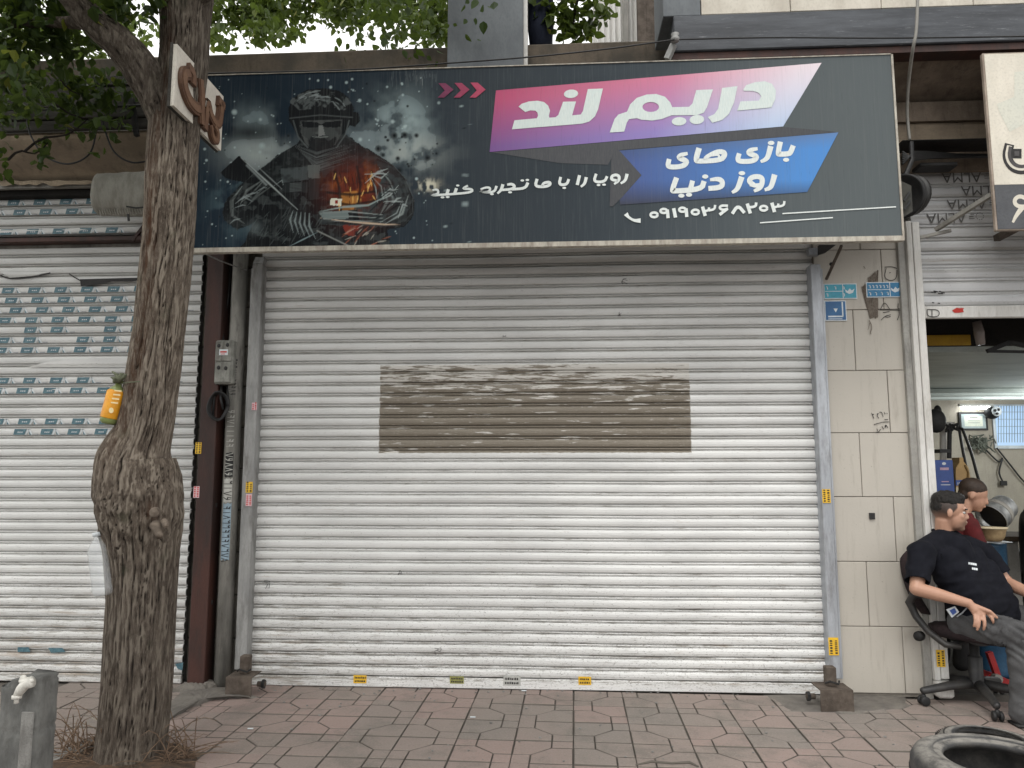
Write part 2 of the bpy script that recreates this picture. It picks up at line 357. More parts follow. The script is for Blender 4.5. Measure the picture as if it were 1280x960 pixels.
def m_leaf(name, a, b, c3):
    t = NT(name); r = t.xyz(t.attr('tone'))[0]
    c = t.mix(r, a, b); c = t.mix(t.step(r, .88, .97), c, c3)
    m = t.out(c, .5, 0, .35); t.b.inputs['Transmission Weight'].default_value = 0
    tr = t.n.new('ShaderNodeBsdfTranslucent'); t.put(tr.inputs[0], t.mix(.5, c, (.16, .22, .03))); ms = t.n.new('ShaderNodeMixShader'); ms.inputs[0].default_value = .42
    o = t.n['Material Output']; t.l.new(t.b.outputs[0], ms.inputs[1]); t.l.new(tr.outputs[0], ms.inputs[2]); t.l.new(ms.outputs[0], o.inputs[0]); return m
M_leaf = m_leaf('mulberry_leaf', (.016, .034, .008), (.048, .085, .018), (.18, .19, .03))
M_leaf2 = m_leaf('plane_leaf', (.045, .075, .012), (.10, .14, .025), (.24, .22, .04))
def m_glass(name, col, rough=.05, alpha=.35):
    t = NT(name); m = t.out(col, rough, 0, .6); t.b.inputs['Alpha'].default_value = alpha; return m
def m_emit(name, col, s):
    t = NT(name); t.put(t.b.inputs['Emission Color'], col); t.b.inputs['Emission Strength'].default_value = s; return t.out(col, .5)
# ------------------------------------------------------------------ ground
XL, XR = P(329, 342, 0).x, P(1013, 329, 0).x
MB().box((-60, -60, -.30), (60, 6, -.022)).build('ground', M_joint, kind='structure')
MB().box((-60, -60, -.2), (60, -4.2, -.018)).build('road', M_asph, kind='structure')
pav = MB().box((-5.5, -4.0, -.05), (4.6, .13, -.0125)).build('pavement', M_joint, kind='structure')
TS = .3065; ANG = R(-1.5); org = G(717, 863); ca, sa = math.cos(ANG), math.sin(ANG)
def tile_mesh(k):
    mb = MB(); g = .0045; S = TS; q = .70; r2 = .36
    pcs = [[(0, 0), (q, 0), (q, r2), (r2, q), (0, q)], [(q, 0), (1, 0), (1, r2), (q, r2)], [(0, q), (r2, q), (r2, 1), (0, 1)], [(q, r2), (1, r2), (1, 1), (r2, 1), (r2, q)]]
    for pc in pcs:
        cx = sum(a for a, b in pc) / len(pc); cy = sum(b for a, b in pc) / len(pc); dz = random.uniform(-.0012, .0012)
        ed = lambda m: [((cx + (a - cx) * (1 - m / .3)), (cy + (b - cy) * (1 - 1.7 * m / .3))) for a, b in pc]
        lo, hi = ed(.0075), ed(.015); n = len(pc); vs = []
        for L, z in ((lo, -.010), (hi, -.002 + dz), (ed(.024), dz)):
            for a, b in L:
                a, b = (a if k & 1 == 0 else 1 - a), (b if k & 2 == 0 else 1 - b); vs.append((a * S, b * S, max(z, -.009)))
        flip = (k in (1, 2)); fs = [tuple(range(2 * n, 3 * n))]
        for rr in (0, 1): fs += [(rr * n + i, rr * n + (i + 1) % n, (rr + 1) * n + (i + 1) % n, (rr + 1) * n + i) for i in range(n)]
        mb.add(vs, [tuple(reversed(f)) for f in fs] if flip else fs); mb.mi[-2 * n:-n] = [1] * n
    return mb.mesh('paving_tile', [M_paver, M_joint])
tms = [[tile_mesh(k) for _ in range(3)] for k in range(4)]
PIT = G(165, 945); ntile = 0
for j in range(-9, 1):
    for i in range(-14, 14):
        if j < -7 and not -9 < i < 9: continue
        lx, ly = i * TS, j * TS; wx, wy = org.x + lx * ca - ly * sa, org.y + lx * sa + ly * ca
        if wy + TS > .12: continue
        cx, cy = wx + TS / 2, wy + TS / 2
        if abs(cx - PIT.x) < .34 and -1.95 < cy < PIT.y + .12: continue
        if wy > -.26 and 1.85 < cx < 2.3: continue
        o = bpy.data.objects.new('paving_tile', random.choice(tms[(i & 1) + 2 * (j & 1)])); reg(o, pav)
        o.location = (wx, wy, random.uniform(-.0015, .0015)); o.rotation_euler = (random.uniform(-.004, .004), random.uniform(-.004, .004), ANG + random.uniform(-.003, .003)); ntile += 1
print('tiles', ntile)
def blotch(name, pts, z, m, parent=None, dome=.004, **k):      # irregular patch with a raised middle
    n = len(pts); c = Vector((sum(p[0] for p in pts) / n, sum(p[1] for p in pts) / n, 0)); vs = []; fs = []
    big = []
    for i in range(n):
        a, b = Vector((*pts[i][:2], 0)), Vector((*pts[(i + 1) % n][:2], 0))
        for s in range(6): big.append(a.lerp(b, s / 6) + Vector((random.gauss(0, .006), random.gauss(0, .006), 0)))
    N = len(big); K = 6
    for r in range(K):
        for p_ in big: q = p_.lerp(c, r / K); vs.append((q.x, q.y, z + dome * math.sin(min(1, r / 3) * math.pi / 2) + (random.uniform(0, .4) * dome if r else -dome)))
    vs.append((c.x, c.y, z + dome)); fs = [(r * N + i, r * N + (i + 1) % N, (r + 1) * N + (i + 1) % N, (r + 1) * N + i) for r in range(K - 1) for i in range(N)]
    fs += [((K - 1) * N + i, (K - 1) * N + (i + 1) % N, K * N) for i in range(N)]
    return MB().add(vs, fs).build(name, m, parent, **k)
blotch('mortar_patch', [G(955, 868), G(1130, 868), G(1140, 884), G(1065, 893), G(985, 889)], .002, M_mortar, pav, .005)
blotch('mortar_patch', [G(226, 862), G(300, 858), G(330, 872), G(272, 873), G(235, 886), G(205, 905), G(196, 892)], .002, M_mortar, pav, .016)
blotch('tree_pit', [G(40, 962), G(120, 928), G(200, 922), G(250, 935), G(260, 972), G(200, 1020), G(60, 1020)], -.004, mat('pit_soil', (.10, .062, .038), (.05, .036, .026), .95, sc=20, bump=1, bsc=150), pav, .03)
# concrete edging of the pit, two lengths
MB().bar(G(20, 975) + Vector((0, 0, -.01)), G(125, 925) + Vector((0, 0, -.01)), .07, .06).build('pit_edging', M_conc, pav)
# ------------------------------------------------------------------ low shop building
bld = thing('shop_building', 'single storey shop building with stained brown parapet behind the banner', 'building')
ztop = P(400, 65, 0).z; XC0, XC1 = P(563, 60, 0).x, P(660, 60, 0).x
xw = P(843, 60, 0).x
w = MB()
w.box((XL + .05, .12, 0), (XR, .35, 3.0)); w.box((-6.5, .13, 0), (XL + .045, .36, 3.0))
w.box((-6.5, .02, 3.0), (XR, .36, ztop - .32)); w.build('wall', M_wallgrey, bld)
q = MB().box((-6.5, -.02, ztop - .315), (xw, .38, ztop), .015); q.build('parapet', M_parapet, bld)
colm = MB().box((XC0, -.14, 3.3), (XC1 - .03, .30, 6.5)).build('column', M_colgrey, bld)
MB().box((XC1 - .028, -.10, 3.3), (XC1, .0, 6.5)).build('column_trim', M_white, bld)
# roof slab back over the shop
MB().box((-6.5, .38, 3.6), (XR + .3, 7, 3.7)).build('roof', M_conc, bld)
# recess with its courses of stone between brown column and rail
rx0, rx1 = P(255, 400, .1).x, P(318, 400, .1).x
zz = 0.0; k = 0
while zz < 2.95:
    hh = .285; a = rx0 + (.0 if k % 2 else .0)
    MB().box((a, .085, zz + .004), (rx0 + (.26 if k % 2 else .17), .13, zz + hh - .004), .006).build('stone_block', M_recess, bld)
    MB().box((rx0 + (.268 if k % 2 else .178), .085, zz + .004), (rx1 + .05, .13, zz + hh - .004), .006).build('stone_block', M_recess, bld)
    zz += hh; k += 1
# right stone pier, tile by tile
jy = [300, 312, 387, 463, 541, 621, 702, 783, 866.5]; vj = [1075, 1103, 1068, 1111, 1076, 1119, 1085, 1130]
px0, px1 = P(1028, 500, 0).x, P(1139, 500, 0).x
MB().box((XR + .02, .012, 0), (px1 + .03, .3, 3.95)).build('pier_core', mat('grout', (.27, .245, .21), (.20, .18, .155), .95), bld)
for k in range(8):
    z1, z0 = P(1080, jy[k], 0).z, P(1080, jy[k + 1], 0).z; xm = P(vj[k], (jy[k] + jy[k + 1]) / 2, 0).x; z0 = max(z0, .0); g = .0022
    if k == 0: z1 = 3.4
    for a, b in ((XR + .02, xm), (xm, px1)):
        dy = random.uniform(-.0015, .0015)
        MB().box((a + g, dy, z0 + g), (b - g, .011, z1 - g), .0025).build('stone_tile', M_pier, bld)
# wall above the pier up to the overhang
MB().box((px1 + .031, .02, P(1200, 216, .05).z), (6.5, .3, 3.95)).build('lintel_wall', M_soffit, bld)
# left shop front: planks, beige soffit, dark box slot
Yp = -.40
zA, zB = P(60, 96, Yp).z, P(60, 163, Yp).z; n = 5; xr = P(247, 120, Yp).x
for i in range(n):
    a = zB + (zA - zB) * i / n; b = zB + (zA - zB) * (i + 1) / n
    MB().box((-6.4, Yp + random.uniform(-.01, .01), a + .004), (xr, Yp + .035, b - .004), .004).build('fascia_board', M_plank, bld)
# soffit curves from fascia down to wall
z1s, z2s = P(60, 166, Yp).z, P(60, 226, -.12).z
mb = MB(); ns = 10; pr = []
for i in range(ns + 1):
    u = i / ns; pr.append((Yp + .03 + (.28) * u ** 1.4, z1s + (z2s - z1s) * u ** .9))
vs = []; fs = []
for xx in (-6.4, xr):
    for (yy, z_) in pr: vs.append((xx, yy, z_))
    for (yy, z_) in pr: vs.append((xx, yy + .03, z_ + .03))
m_ = 2 * (ns + 1)
for i in range(ns): fs += [(i, i + 1, m_ + i + 1, m_ + i), (ns + 1 + i, m_ + ns + 1 + i, m_ + ns + 2 + i, ns + 2 + i)]
mb.add(vs, fs).build('soffit_panel', M_beige, bld)
MB().box((-6.4, -.09, P(60, 247, -.05).z), (xr + .1, .1, z2s + .02)).build('roller_slot', M_dark, bld)
MB().box((-6.4, -.14, P(60, 236, -.12).z), (P(122, 236, -.12).x, -.11, P(60, 229, -.12).z)).build('slot_rail', M_greysteel, bld)
# torn flashing hanging at the slot edge
tf = MB(); pts = [P(0 + i * 9, 226 + random.uniform(-1, 1), -.16) for i in range(14)]; lo_ = [P(0 + i * 9, 230 + random.uniform(-2, 3), -.165) for i in range(14)]
tf.add(pts + lo_, [(i, i + 1, 15 + i, 14 + i) for i in range(13)]).build('torn_flashing', M_beige, bld)
# ------------------------------------------------------------------ taller building at upper right
tall = thing('corner_building', 'taller stone clad building with black stone beam overhanging the right shop', 'building')
YB = -.5; zb = P(1000, 59, YB).z; xb0 = P(843, 70, YB).x
ztb = P(1000, 14, YB).z
MB().box((xb0, YB, zb), (6.5, YB + .14, ztb), .006).build('beam', M_bstone, tall)
MB().box((xb0 - .02, YB + .02, zb - .045), (6.5, YB + .13, zb - .002)).build('beam_drip', M_brownsteel, tall)
zsw = P(1170, 134, 0).z
recalc(MB().slab([(xb0, YB + .141, zb - .02), (xb0, .02, zsw), (xb0, .02, zsw + .3), (xb0, YB + .141, zb + .1)], (6.5 - xb0, 0, 0)).build('soffit', M_soffit, tall))
# soffit board lines, bead at the wall
MB().box((XR + .2, -.07, P(1170, 151, -.07).z), (6.5, .018, zsw + .005)).build('soffit_bead', M_soffit, tall)
MB().box((XR + .2, -.04, P(1170, 178, -.04).z), (6.5, .019, P(1170, 151, -.07).z - .002)).build('soffit_bead', M_beige, tall)
# corner pier above beam, stone cladding above
xk0, xk1 = P(829, 10, YB).x, P(876, 10, YB).x
MB().box((xk0, YB + .01, ztb + .002), (xk1, YB + .4, 6.5), .004).build('corner_pier', M_colgrey, tall)
MB().box((xk1 + .01, YB + .03, ztb + .002), (6.5, YB + .3, 6.5)).build('cladding_backing', M_mortar, tall)
xx = xk1 + .004; 
for row in range(4):
    xx = xk1 + .004 + (0 if row % 2 == 0 else -.25); z0 = ztb + .006 + row * .42
    while xx < 5.5:
        a = max(xx, xk1 + .004)
        if xx + .56 - a > .05: MB().box((a + .002, YB + .012 + random.uniform(-.002, .002), z0 + .002), (xx + .56 - .002, YB + .029, z0 + .418), .003).build('cladding_tile', M_clad, tall)
        xx += .56
# pale yard fence and posts seen over the parapet
fen = thing('sheet_fence', 'pale ribbed sheet screen with dark posts above the parapet, beside the corner pier', 'fence')
f0, f1 = P(741, 40, 1.5).x, P(832, 40, 1.5).x; mb = MB(); nn = 26; vs = []
for i in range(nn + 1):
    x_ = f0 + (f1 - f0) * i / nn; y_ = 1.5 + (.03 if i % 2 else 0); vs += [(x_, y_, 4.2), (x_, y_, 7.4)]
mb.add(vs, [(2 * i, 2 * i + 2, 2 * i + 3, 2 * i + 1) for i in range(nn)]).build('ribbed_sheet', mat('pale_sheet', (.78, .77, .74), (.66, .65, .62), .5, sc=2, st=(3, 1, .4)), fen)
for a, b in ((779, 5), (797, 9), (808, 8)):
    x_ = P(a, 40, 1.4).x; MB().box((x_, 1.38, 4.1), (x_ + b * .009, 1.45, 7.4)).build('post', M_greysteel if b == 5 else M_rust, fen)
sh = thing('awning_roll', 'dark blue rolled awning standing beside the grey column above the parapet', 'awning')
MB().lathe([(.0, 0), (.08, .0), (.10, .2), (.09, .6), (.07, .95), (0.0, 1.0)], P(676, 62, .2) + Vector((0, 0, 0)), 20).build('rolled_cloth', mat('navy_cloth', (.012, .016, .032), (.02, .025, .045), .9, sc=9, st=(3, 3, .5), bump=.6), sh, True)
MB().tube([P(689, 66, .25), P(689, -40, .25)], .012, 8).build('pole', M_galv, sh)
# ------------------------------------------------------------------ roller shutters
def slat(x0, x1, z, h, Y, m, parent, nx=40, dent=.002, amp=1.0, lean=0.0):
    prof = [(0, .016), (.025, .016), (.055, .001), (.12, -.004), (.30, -.008), (.50, -.0085), (.64, -.0055), (.705, .001), (.73, .012), (.795, .012), (.82, .002), (.89, -.001), (.94, .002), (.96, .016), (1.0, .016)]
    sd_ = random.random() * 100; vs = []; ys = random.gauss(0, dent * .35)
    for i in range(nx + 1):
        x = x0 + (x1 - x0) * i / nx
        d = mnoise.noise(Vector((x * 1.3, sd_, z * 3))) * dent + mnoise.noise(Vector((x * 6, z * 9, 3))) * dent * .5
        for a, b in prof: vs.append((x, Y + b * amp + d + ys * math.sin(a * 3.1), z + a * h + mnoise.noise(Vector((x * .9, z, 9))) * dent * .6))
    n = len(prof); fs = [(i * n + j, (i + 1) * n + j, (i + 1) * n + j + 1, i * n + j + 1) for i in range(nx) for j in range(n - 1)]
    return MB().add(vs, fs).build('slat', m, parent, smooth=False)
def backing(x0, x1, z0, z1, Y, parent):
    MB().box((x0, Y, z0), (x1, Y + .01, z1)).build('backing_curtain', M_dark, parent)
# main
s1 = thing('roller_shutter', 'wide closed white roller shutter under the game banner, with brown scraped patch', 'roller shutter')
PT = .0746; Ysh = .03; k = 0; z = .07
MB().box((XL - .02, Ysh - .012, .004), (XR + .05, Ysh + .012, .068), .004).build('bottom_bar', M_sh1, s1)
while z < 3.0:
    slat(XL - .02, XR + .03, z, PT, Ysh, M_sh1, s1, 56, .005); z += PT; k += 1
print('slats', k)
def rail(xc0, xc1, Y, z1, m, parent, lip, bend=True):
    mb = MB(); mb.box((xc0, Y, .12), (xc1, Ysh + .02, z1), .004); mb.box((lip[0], Y + .004, .12), (lip[1], Y + .03, z1 - .03), .002)
    o = mb.build('guide_rail', m, parent)
    return o
zr = P(314, 330, -.06).z
r0, r1 = P(308, 600, -.06).x, P(322.5, 600, -.06).x
rail(P(300, 700, -.06).x, P(313, 700, -.06).x, -.06, zr, M_galv2, s1, (r0 - .03, r0 - .012))
rr0, rr1 = P(1031, 700, -.06).x, P(1044.5, 700, -.06).x
rail(rr0, rr1, -.06, P(1024, 330, -.06).z, M_galv, s1, (rr1 + .0, rr1 + .012))
# slanted rail heads
for x0_, x1_, sgn, m in ((P(300, 700, -.06).x, P(313, 700, -.06).x, 1, M_galv2), (rr0, rr1, -1, M_galv)):
    MB().slab([(x0_, -.058, zr + .002), (x1_, -.058, zr + .002), (x1_ - .004, -.02, zr + .06), (x0_ + .004, -.02, zr + .06)], (0, .05, 0)).build('rail_head', m, s1)
def sticker(parent, px, py, w, h, Y, m=None, ink=M_ink, vertical=False):
    c = P(px, py, Y); sw, sh_ = w / 196, h / 196; mb = MB(); mb.box((c.x - sw / 2, Y - .001, c.z - sh_ / 2), (c.x + sw / 2, Y + .0005, c.z + sh_ / 2))
    s = mb.build('sticker', m or M_stickY, parent)
    pr = MB(); nlin = 2 if not vertical else 2; seed = random.random()
    for r_ in range(nlin):
        if vertical:
            xx = c.x + (-.25 + .5 * r_) * sw; zq = c.z - sh_ * .42
            while zq < c.z + sh_ * .38:
                hh = random.uniform(.008, .016); pr.box((xx - sw * .15 * random.uniform(.6, 1), Y - .0016, zq), (xx + sw * .13, Y - .0008, zq + hh * .7)); zq += hh + .002
        else:
            zz_ = c.z + (-.22 + .42 * r_) * sh_; xq = c.x - sw * .4
            while xq < c.x + sw * .36:
                ww = random.uniform(.006, .014); pr.box((xq, Y - .0016, zz_ - sh_ * .12), (xq + ww * .8, Y - .0008, zz_ + sh_ * .13 * random.uniform(.5, 1))); xq += ww + .0015
    pr.build('printed_text', ink, s); return s
M_stickG = mat('faded_green_vinyl', (.34, .33, .10), (.22, .22, .08), .6, sc=60)
M_stickC = mat('clear_vinyl', (.50, .50, .47), (.40, .40, .38), .4, sc=60)
yb = Ysh - .0125
sticker(s1, 450, 849, 17, 10, yb); sticker(s1, 571, 850, 18, 9, yb, M_stickG, M_ink); sticker(s1, 640, 851, 22, 12, yb, M_stickC); sticker(s1, 731, 851, 16, 10, yb)
sticker(s1, 311.5, 609, 9, 14, -.0655, vertical=True); sticker(s1, 311, 625, 8, 16, -.0655, M_stickP, M_redink, True); sticker(s1, 318, 508, 7, 10, -.0655, M_stickP, M_redink, True)
sticker(s1, 1033, 620, 10, 17, -.0655, vertical=True); sticker(s1, 1042, 808, 12, 21, -.0655, vertical=True)
# dark scribbles on the slats
pr = Print(Ysh - .0085)
for (x_, y_, s_) in ((781, 352, 5), (784, 361, 4), (548, 814, 6), (333, 731, 6), (630, 420, 3), (775, 393, 3), (500, 716, 3)):
    for _ in range(3): pr.sharp = True; pr.stroke([(x_ + random.uniform(-s_, s_), y_ + random.uniform(-s_, s_)) for _ in range(3)], .55)
pr.build('scribble', M_ink, s1, kind='stuff')
# steel boxes at the rail feet
def anchor(px, py, w, label, bolt):
    g = G(px, py); t_ = thing('anchor_box', label, 'steel box', loc=g); th = .006; d = .16; h = .125
    mb = MB(); mb.box((-w / 2, -d / 2, 0), (w / 2, -d / 2 + th, h)); mb.box((-w / 2, -d / 2 + th, h - th), (w / 2, d / 2, h)); 
    mb.box((-w / 2, -d / 2 + th, 0), (-w / 2 + th, d / 2, h - th)) if bolt > 0 else mb.box((w / 2 - th, -d / 2 + th, 0), (w / 2, d / 2, h - th))
    mb.build('casing', M_rust, t_)
    MB().box((-.03, -.005, h), (.03, .05, h + .11), .004).build('post_stub', M_rust, t_)
    MB().tube([(bolt * -w / 2 * 0 - bolt * (-w / 2 - .0), .02, .06), (bolt * (w / 2 + .05), .02, .06)], .017, 10).build('bolt', M_rust, t_)
    MB().lathe([(0, 0), (.028, 0), (.028, .018), (0, .018)], (bolt * (w / 2 + .03), .02, .06), 6, (bolt, 0, 0)).build('nut', M_black, t_)
    MB().tube([(-.04, -.01, h + .02), (-.02, -.03, h + .035), (.03, -.03, h + .02), (.045, .0, h + .03)], .006, 6).build('wire_tie', M_wire, t_)
    return t_
anchor(304, 868, .165, 'rusty steel box at the foot of the left shutter rail', 1)
anchor(1041, 885, .19, 'rusty steel box at the foot of the right shutter rail', -1)
# left shop shutter
s2 = thing('roller_shutter', 'closed white shutter of the left shop, rows of blue film labels on its slats', 'roller shutter')
xs1 = P(245, 500, .03).x; z = .06; Y2 = .03; zl = P(60, 302, -.02).z; rowz = []
MB().box((-5.4, Y2 - .012, .004), (xs1, Y2 + .012, .058), .004).build('bottom_bar', M_sh2, s2)
M_film = mat('film_label_teal', (.10, .19, .22), (.05, .115, .15), .45, sc=40, bump=0)
M_filmw = mat('film_white', (.66, .70, .72), (.60, .64, .66), .4, sc=20, bump=0)
M_filmg = mat('film_label_grey', (.22, .24, .26), (.30, .31, .32), .45, sc=30, bump=0)
p2 = .0724; skip = 0; slats = []
while z < zl - .01:
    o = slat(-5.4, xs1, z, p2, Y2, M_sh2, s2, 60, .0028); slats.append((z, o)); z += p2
zz_ = P(60, 297, Y2).z
while zz_ < P(60, 246, Y2).z:
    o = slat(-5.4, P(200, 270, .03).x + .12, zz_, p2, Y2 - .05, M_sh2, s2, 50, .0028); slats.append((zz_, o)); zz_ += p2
def film(o, z0, h, xa, xb, off, Y):
    a = MB(); b = MB(); cw = MB(); x = xa + off
    while x < xb:
        if random.random() > .09:
            y_ = Y - .0095; zb_ = z0 + h * .08; zt = z0 + h * .64; wv = random.uniform(-.002, .002)
            a.add([(x, y_ - .0012, zb_), (x + .082, y_ - .0012, zb_), (x + .097, y_ - .0012, zt), (x + .008, y_ - .0012, zt), ], [(0, 1, 2, 3)])
            a.add([(x + .118, y_ - .0012, zb_), (x + .134, y_ - .0012, zb_), (x + .124, y_ - .0012, zb_ + (zt - zb_) * .62), (x + .112, y_ - .0012, zb_ + (zt - zb_) * .7)], [(0, 1, 2, 3)])
            for q in range(3): cw.add([(x + .03 + q * .014, y_ - .0018, zb_ + h * .20), (x + .038 + q * .014, y_ - .0018, zb_ + h * .20), (x + .041 + q * .014, y_ - .0018, zb_ + h * .30), (x + .032 + q * .014, y_ - .0018, zb_ + h * .30)], [(0, 1, 2, 3)])
            cw.add([(x + .086, y_ - .0014, zb_), (x + .096, y_ - .0014, zb_), (x + .118, y_ - .0014, zt), (x + .104, y_ - .0014, zt)], [(0, 1, 2, 3)])
            cw.add([(x + .104, y_ - .0014, zt - .002), (x + .118, y_ - .0014, zt), (x + .142, y_ - .0014, zb_), (x + .132, y_ - .0014, zb_)], [(0, 1, 2, 3)])
            b.add([(x + .146, y_ - .0010, zb_), (x + .182, y_ - .0010, zb_), (x + .182, y_ - .0010, zb_ + .006), (x + .146, y_ - .0010, zb_ + .006)], [(0, 1, 2, 3)])
        x += .1955
    a.build('film_label', M_film, o, kind='stuff'); cw.build('film_lettering', M_filmw, o, kind='stuff'); b.build('film_small_print', M_filmg, o, kind='stuff')
rows = [258, 272, 288, 299, 357, 372, 386, 400, 414, 428, 443, 470, 484, 524, 537]; offs = [.05, .11, .02, .09, .03, .06, .10, .02, .02, .03, .0, .05, .0, .03, .0]
used_ = set()
for ry, of in zip(rows, offs):
    zc = P(60, ry, Y2).z; b = min(slats, key=lambda s: abs(s[0] + p2 * .36 - zc)); Yf = Y2 - (.05 if ry < 300 else 0)
    if b[1].name in used_: continue
    used_.add(b[1].name)
    xb = xs1 - .145 if ry > 340 else P(185, 270, .03).x - .1
    film(b[1], b[0], p2, -5.35, xb, of + random.uniform(-.01, .01), Yf)
# torn protective film hanging open
tp = Print(Y2 - .02); tp.poly([(100, 349), (176, 347), (178, 349.5), (165, 352), (140, 352), (120, 356), (101, 358)]); tp.stroke([(0, 344), (12, 349), (40, 347), (60, 342), (63, 341)], 1.6); tp.stroke([(86, 342), (92, 346), (101, 351)], 1.5); tp.build('film_tear', M_ink, s2)
tp = Print(Y2 - .017); tp.poly([(33, 459), (60, 452), (175, 446), (200, 446), (190, 456), (160, 459)]); tp.poly([(0, 340), (62, 340), (40, 345), (12, 347)]); tp.build('loose_film', M_sh2, s2, kind='stuff')
pr = Print(Y2 - .0127); pr.poly([(22, 809), (36, 809), (38, 815), (22, 815)]); pr.build('film_label', M_film, s2)
for pl_ in ([(60, 810), (78, 810), (82, 815), (64, 816)], [(219, 830), (229, 828), (228, 838), (222, 836)]): pr = Print(Y2 - .0127); pr.poly(pl_); pr.build('film_label', M_film, s2)
MB().box((-5.4, -.055, zl - .012), (P(196, 300, -.03).x, .02, zl + .02), .003).build('lintel_angle', M_brownsteel, s2)
MB().bar(P(182, 280, -.05), P(166, 301, -.05), .02).build('lintel_angle', M_brownsteel, s2)
# brown steel column
bc = thing('steel_column', 'brown painted steel box column between the two closed shutters', 'column')
bx0, bx1 = P(246, 600, -.07).x, P(267, 600, -.07).x
MB().box((bx0, -.07, .0), (bx1, .06, P(260, 318, -.07).z + .12), .004).build('shaft', M_brownsteel, bc)
blotch('mortar_foot', [(bx0 - .06, -.18), (bx1 + .06, -.18), (bx1 + .1, -.05), (bx1 + .06, .05), (bx0, .05), (bx0 - .07, -.05)], .0, M_mortar, bc, .03)
sticker(bc, 248, 560, 8, 15, -.0715, vertical=True); sticker(bc, 245.5, 615, 8, 15, -.0715, M_stickP, M_redink, True)
# pipes with stencilled numbers
def pipe(label, pts, r, m, extra=None):
    t_ = thing('wall_pipe', label, 'pipe'); MB().tube(pts, r, 20).build('tube', m, t_, True); return t_
M_pipe = mat('cement_pipe', (.27, .26, .235), (.15, .145, .13), .9, sc=4, st=(3, 3, .5), bump=.6, grime=.7)
M_pipeg = mat('grey_metal_pipe', (.085, .085, .082), (.045, .045, .043), .6, sc=5, st=(3, 3, .5), bump=.3, grime=.5)
pc_ = thing('wall_pipe', 'fat pale cement pipe stencilled with black numbers, beside the shutter rail', 'pipe')
xa = P(289, 600, .0).x; MB().tube([(xa, .0, 0), (xa, .0, 1.0), (xa - .003, .0, 2.0), (xa + .0, 0, 3.0)], .052, 24).build('tube', M_pipe, pc_, True)
pg = thing('wall_pipe', 'dark grey conduit with white stencilled numbers, under the meter box', 'pipe')
xg = P(266, 600, -.01).x; MB().tube([(xg, -.01, 0), (xg, -.01, P(268, 484, 0).z)], .028, 18).build('tube', M_pipeg, pg, True)
for zc in (1.16, .52): MB().lathe([(.032, 0), (.036, .004), (.036, .03), (.032, .034)], (xg, -.01, zc), 18).build('coupling', M_pipeg, pg, True)
xg2 = P(257, 700, .03).x; MB().tube([(xg2, .03, 0), (xg2, .03, 1.15)], .017, 12).build('side_tube', M_pipeg, pg, True)
def glyphs(cx, r, cyl_y, z0, z1, n, w, m, parent, seed, h=.6):       # stencilled numerals wrapped on a pipe, read from the side
    rnd = random.Random(seed); mb = MB()
    for i in range(n):
        zc = z0 + (z1 - z0) * (i + .5) / n; dz = (z1 - z0) / n * h
        def pt(u, v):       # u along digit height (around the pipe), v along the pipe
            a = -math.pi / 2 + (u - .5) * w / r; return (cx + (r + .0012) * math.cos(a), cyl_y + (r + .0012) * math.sin(a), zc + (v - .5) * dz)
        kind = rnd.choice('1679824')
        st = {'1': [[(0, .5), (1, .5)]], '6': [[(0, .9), (.5, .3), (1, .5)], [(.5, .3), (.6, .9), (1, .8)]], '7': [[(1, 0), (0, .5), (1, 1)]], '9': [[(0, .7), (1, .8), (1, .2), (.55, .2), (.55, .8)]],
              '8': [[(0, 0), (1, .5), (0, 1)]], '2': [[(0, .2), (1, .2), (.8, .6), (1, .95)]], '4': [[(0, .3), (1, .3)], [(.8, .3), (1, .9)], [(.5, .3), (.6, .9)]]}[kind]
        for s in st:
            for a_, b_ in zip(s, s[1:]):
                N_ = 4; th = .16
                for q in range(N_):
                    u0, v0 = a_[0] + (b_[0] - a_[0]) * q / N_, a_[1] + (b_[1] - a_[1]) * q / N_; u1, v1 = a_[0] + (b_[0] - a_[0]) * (q + 1) / N_, a_[1] + (b_[1] - a_[1]) * (q + 1) / N_
                    du, dv = (u1 - u0), (v1 - v0); L = math.hypot(du, dv) or 1; nu_, nv_ = -dv / L * th / 2, du / L * th / 2
                    mb.add([pt(u0 + nu_, v0 + nv_), pt(u1 + nu_, v1 + nv_), pt(u1 - nu_, v1 - nv_), pt(u0 - nu_, v0 - nv_)], [(0, 1, 2, 3)])
    return recalc(mb.build('stencilled_number', m, parent))
def wrap(cx, r, cy, z0, z1, w, m, parent, name):
    mb = MB(); vs = []
    for i in range(9):
        a = -math.pi / 2 + (i / 8 - .5) * w / r
        for z_ in (z0, z1): vs.append((cx + (r + .0006) * math.cos(a), cy + (r + .0006) * math.sin(a), z_ + random.uniform(-.006, .006)))
    mb.add(vs, [(2 * i, 2 * i + 2, 2 * i + 3, 2 * i + 1) for i in range(8)]).build(name, m, parent)
zp = lambda y: P(289, y, -.05).z
M_bluep = mat('pale_blue_paint', (.30, .40, .47), (.22, .29, .34), .8, sc=12); M_palep = mat('pale_paint', (.50, .50, .46), (.38, .37, .34), .8, sc=14)
wrap(xa, .052, 0, zp(628), zp(598), .06, M_palep, pc_, 'paint_band'); wrap(xa, .052, 0, zp(700), zp(629), .06, M_bluep, pc_, 'paint_band')
wrap(xa, .052, 0, zp(596), zp(566), .06, mat('black_band', (.03, .03, .03)), pc_, 'paint_band')
glyphs(xa, .0525, 0, zp(495), zp(448), 11, .05, M_ink, pc_, 1, .75); glyphs(xa, .0525, 0, zp(560), zp(512), 8, .05, M_palep, pc_, 2, .7)
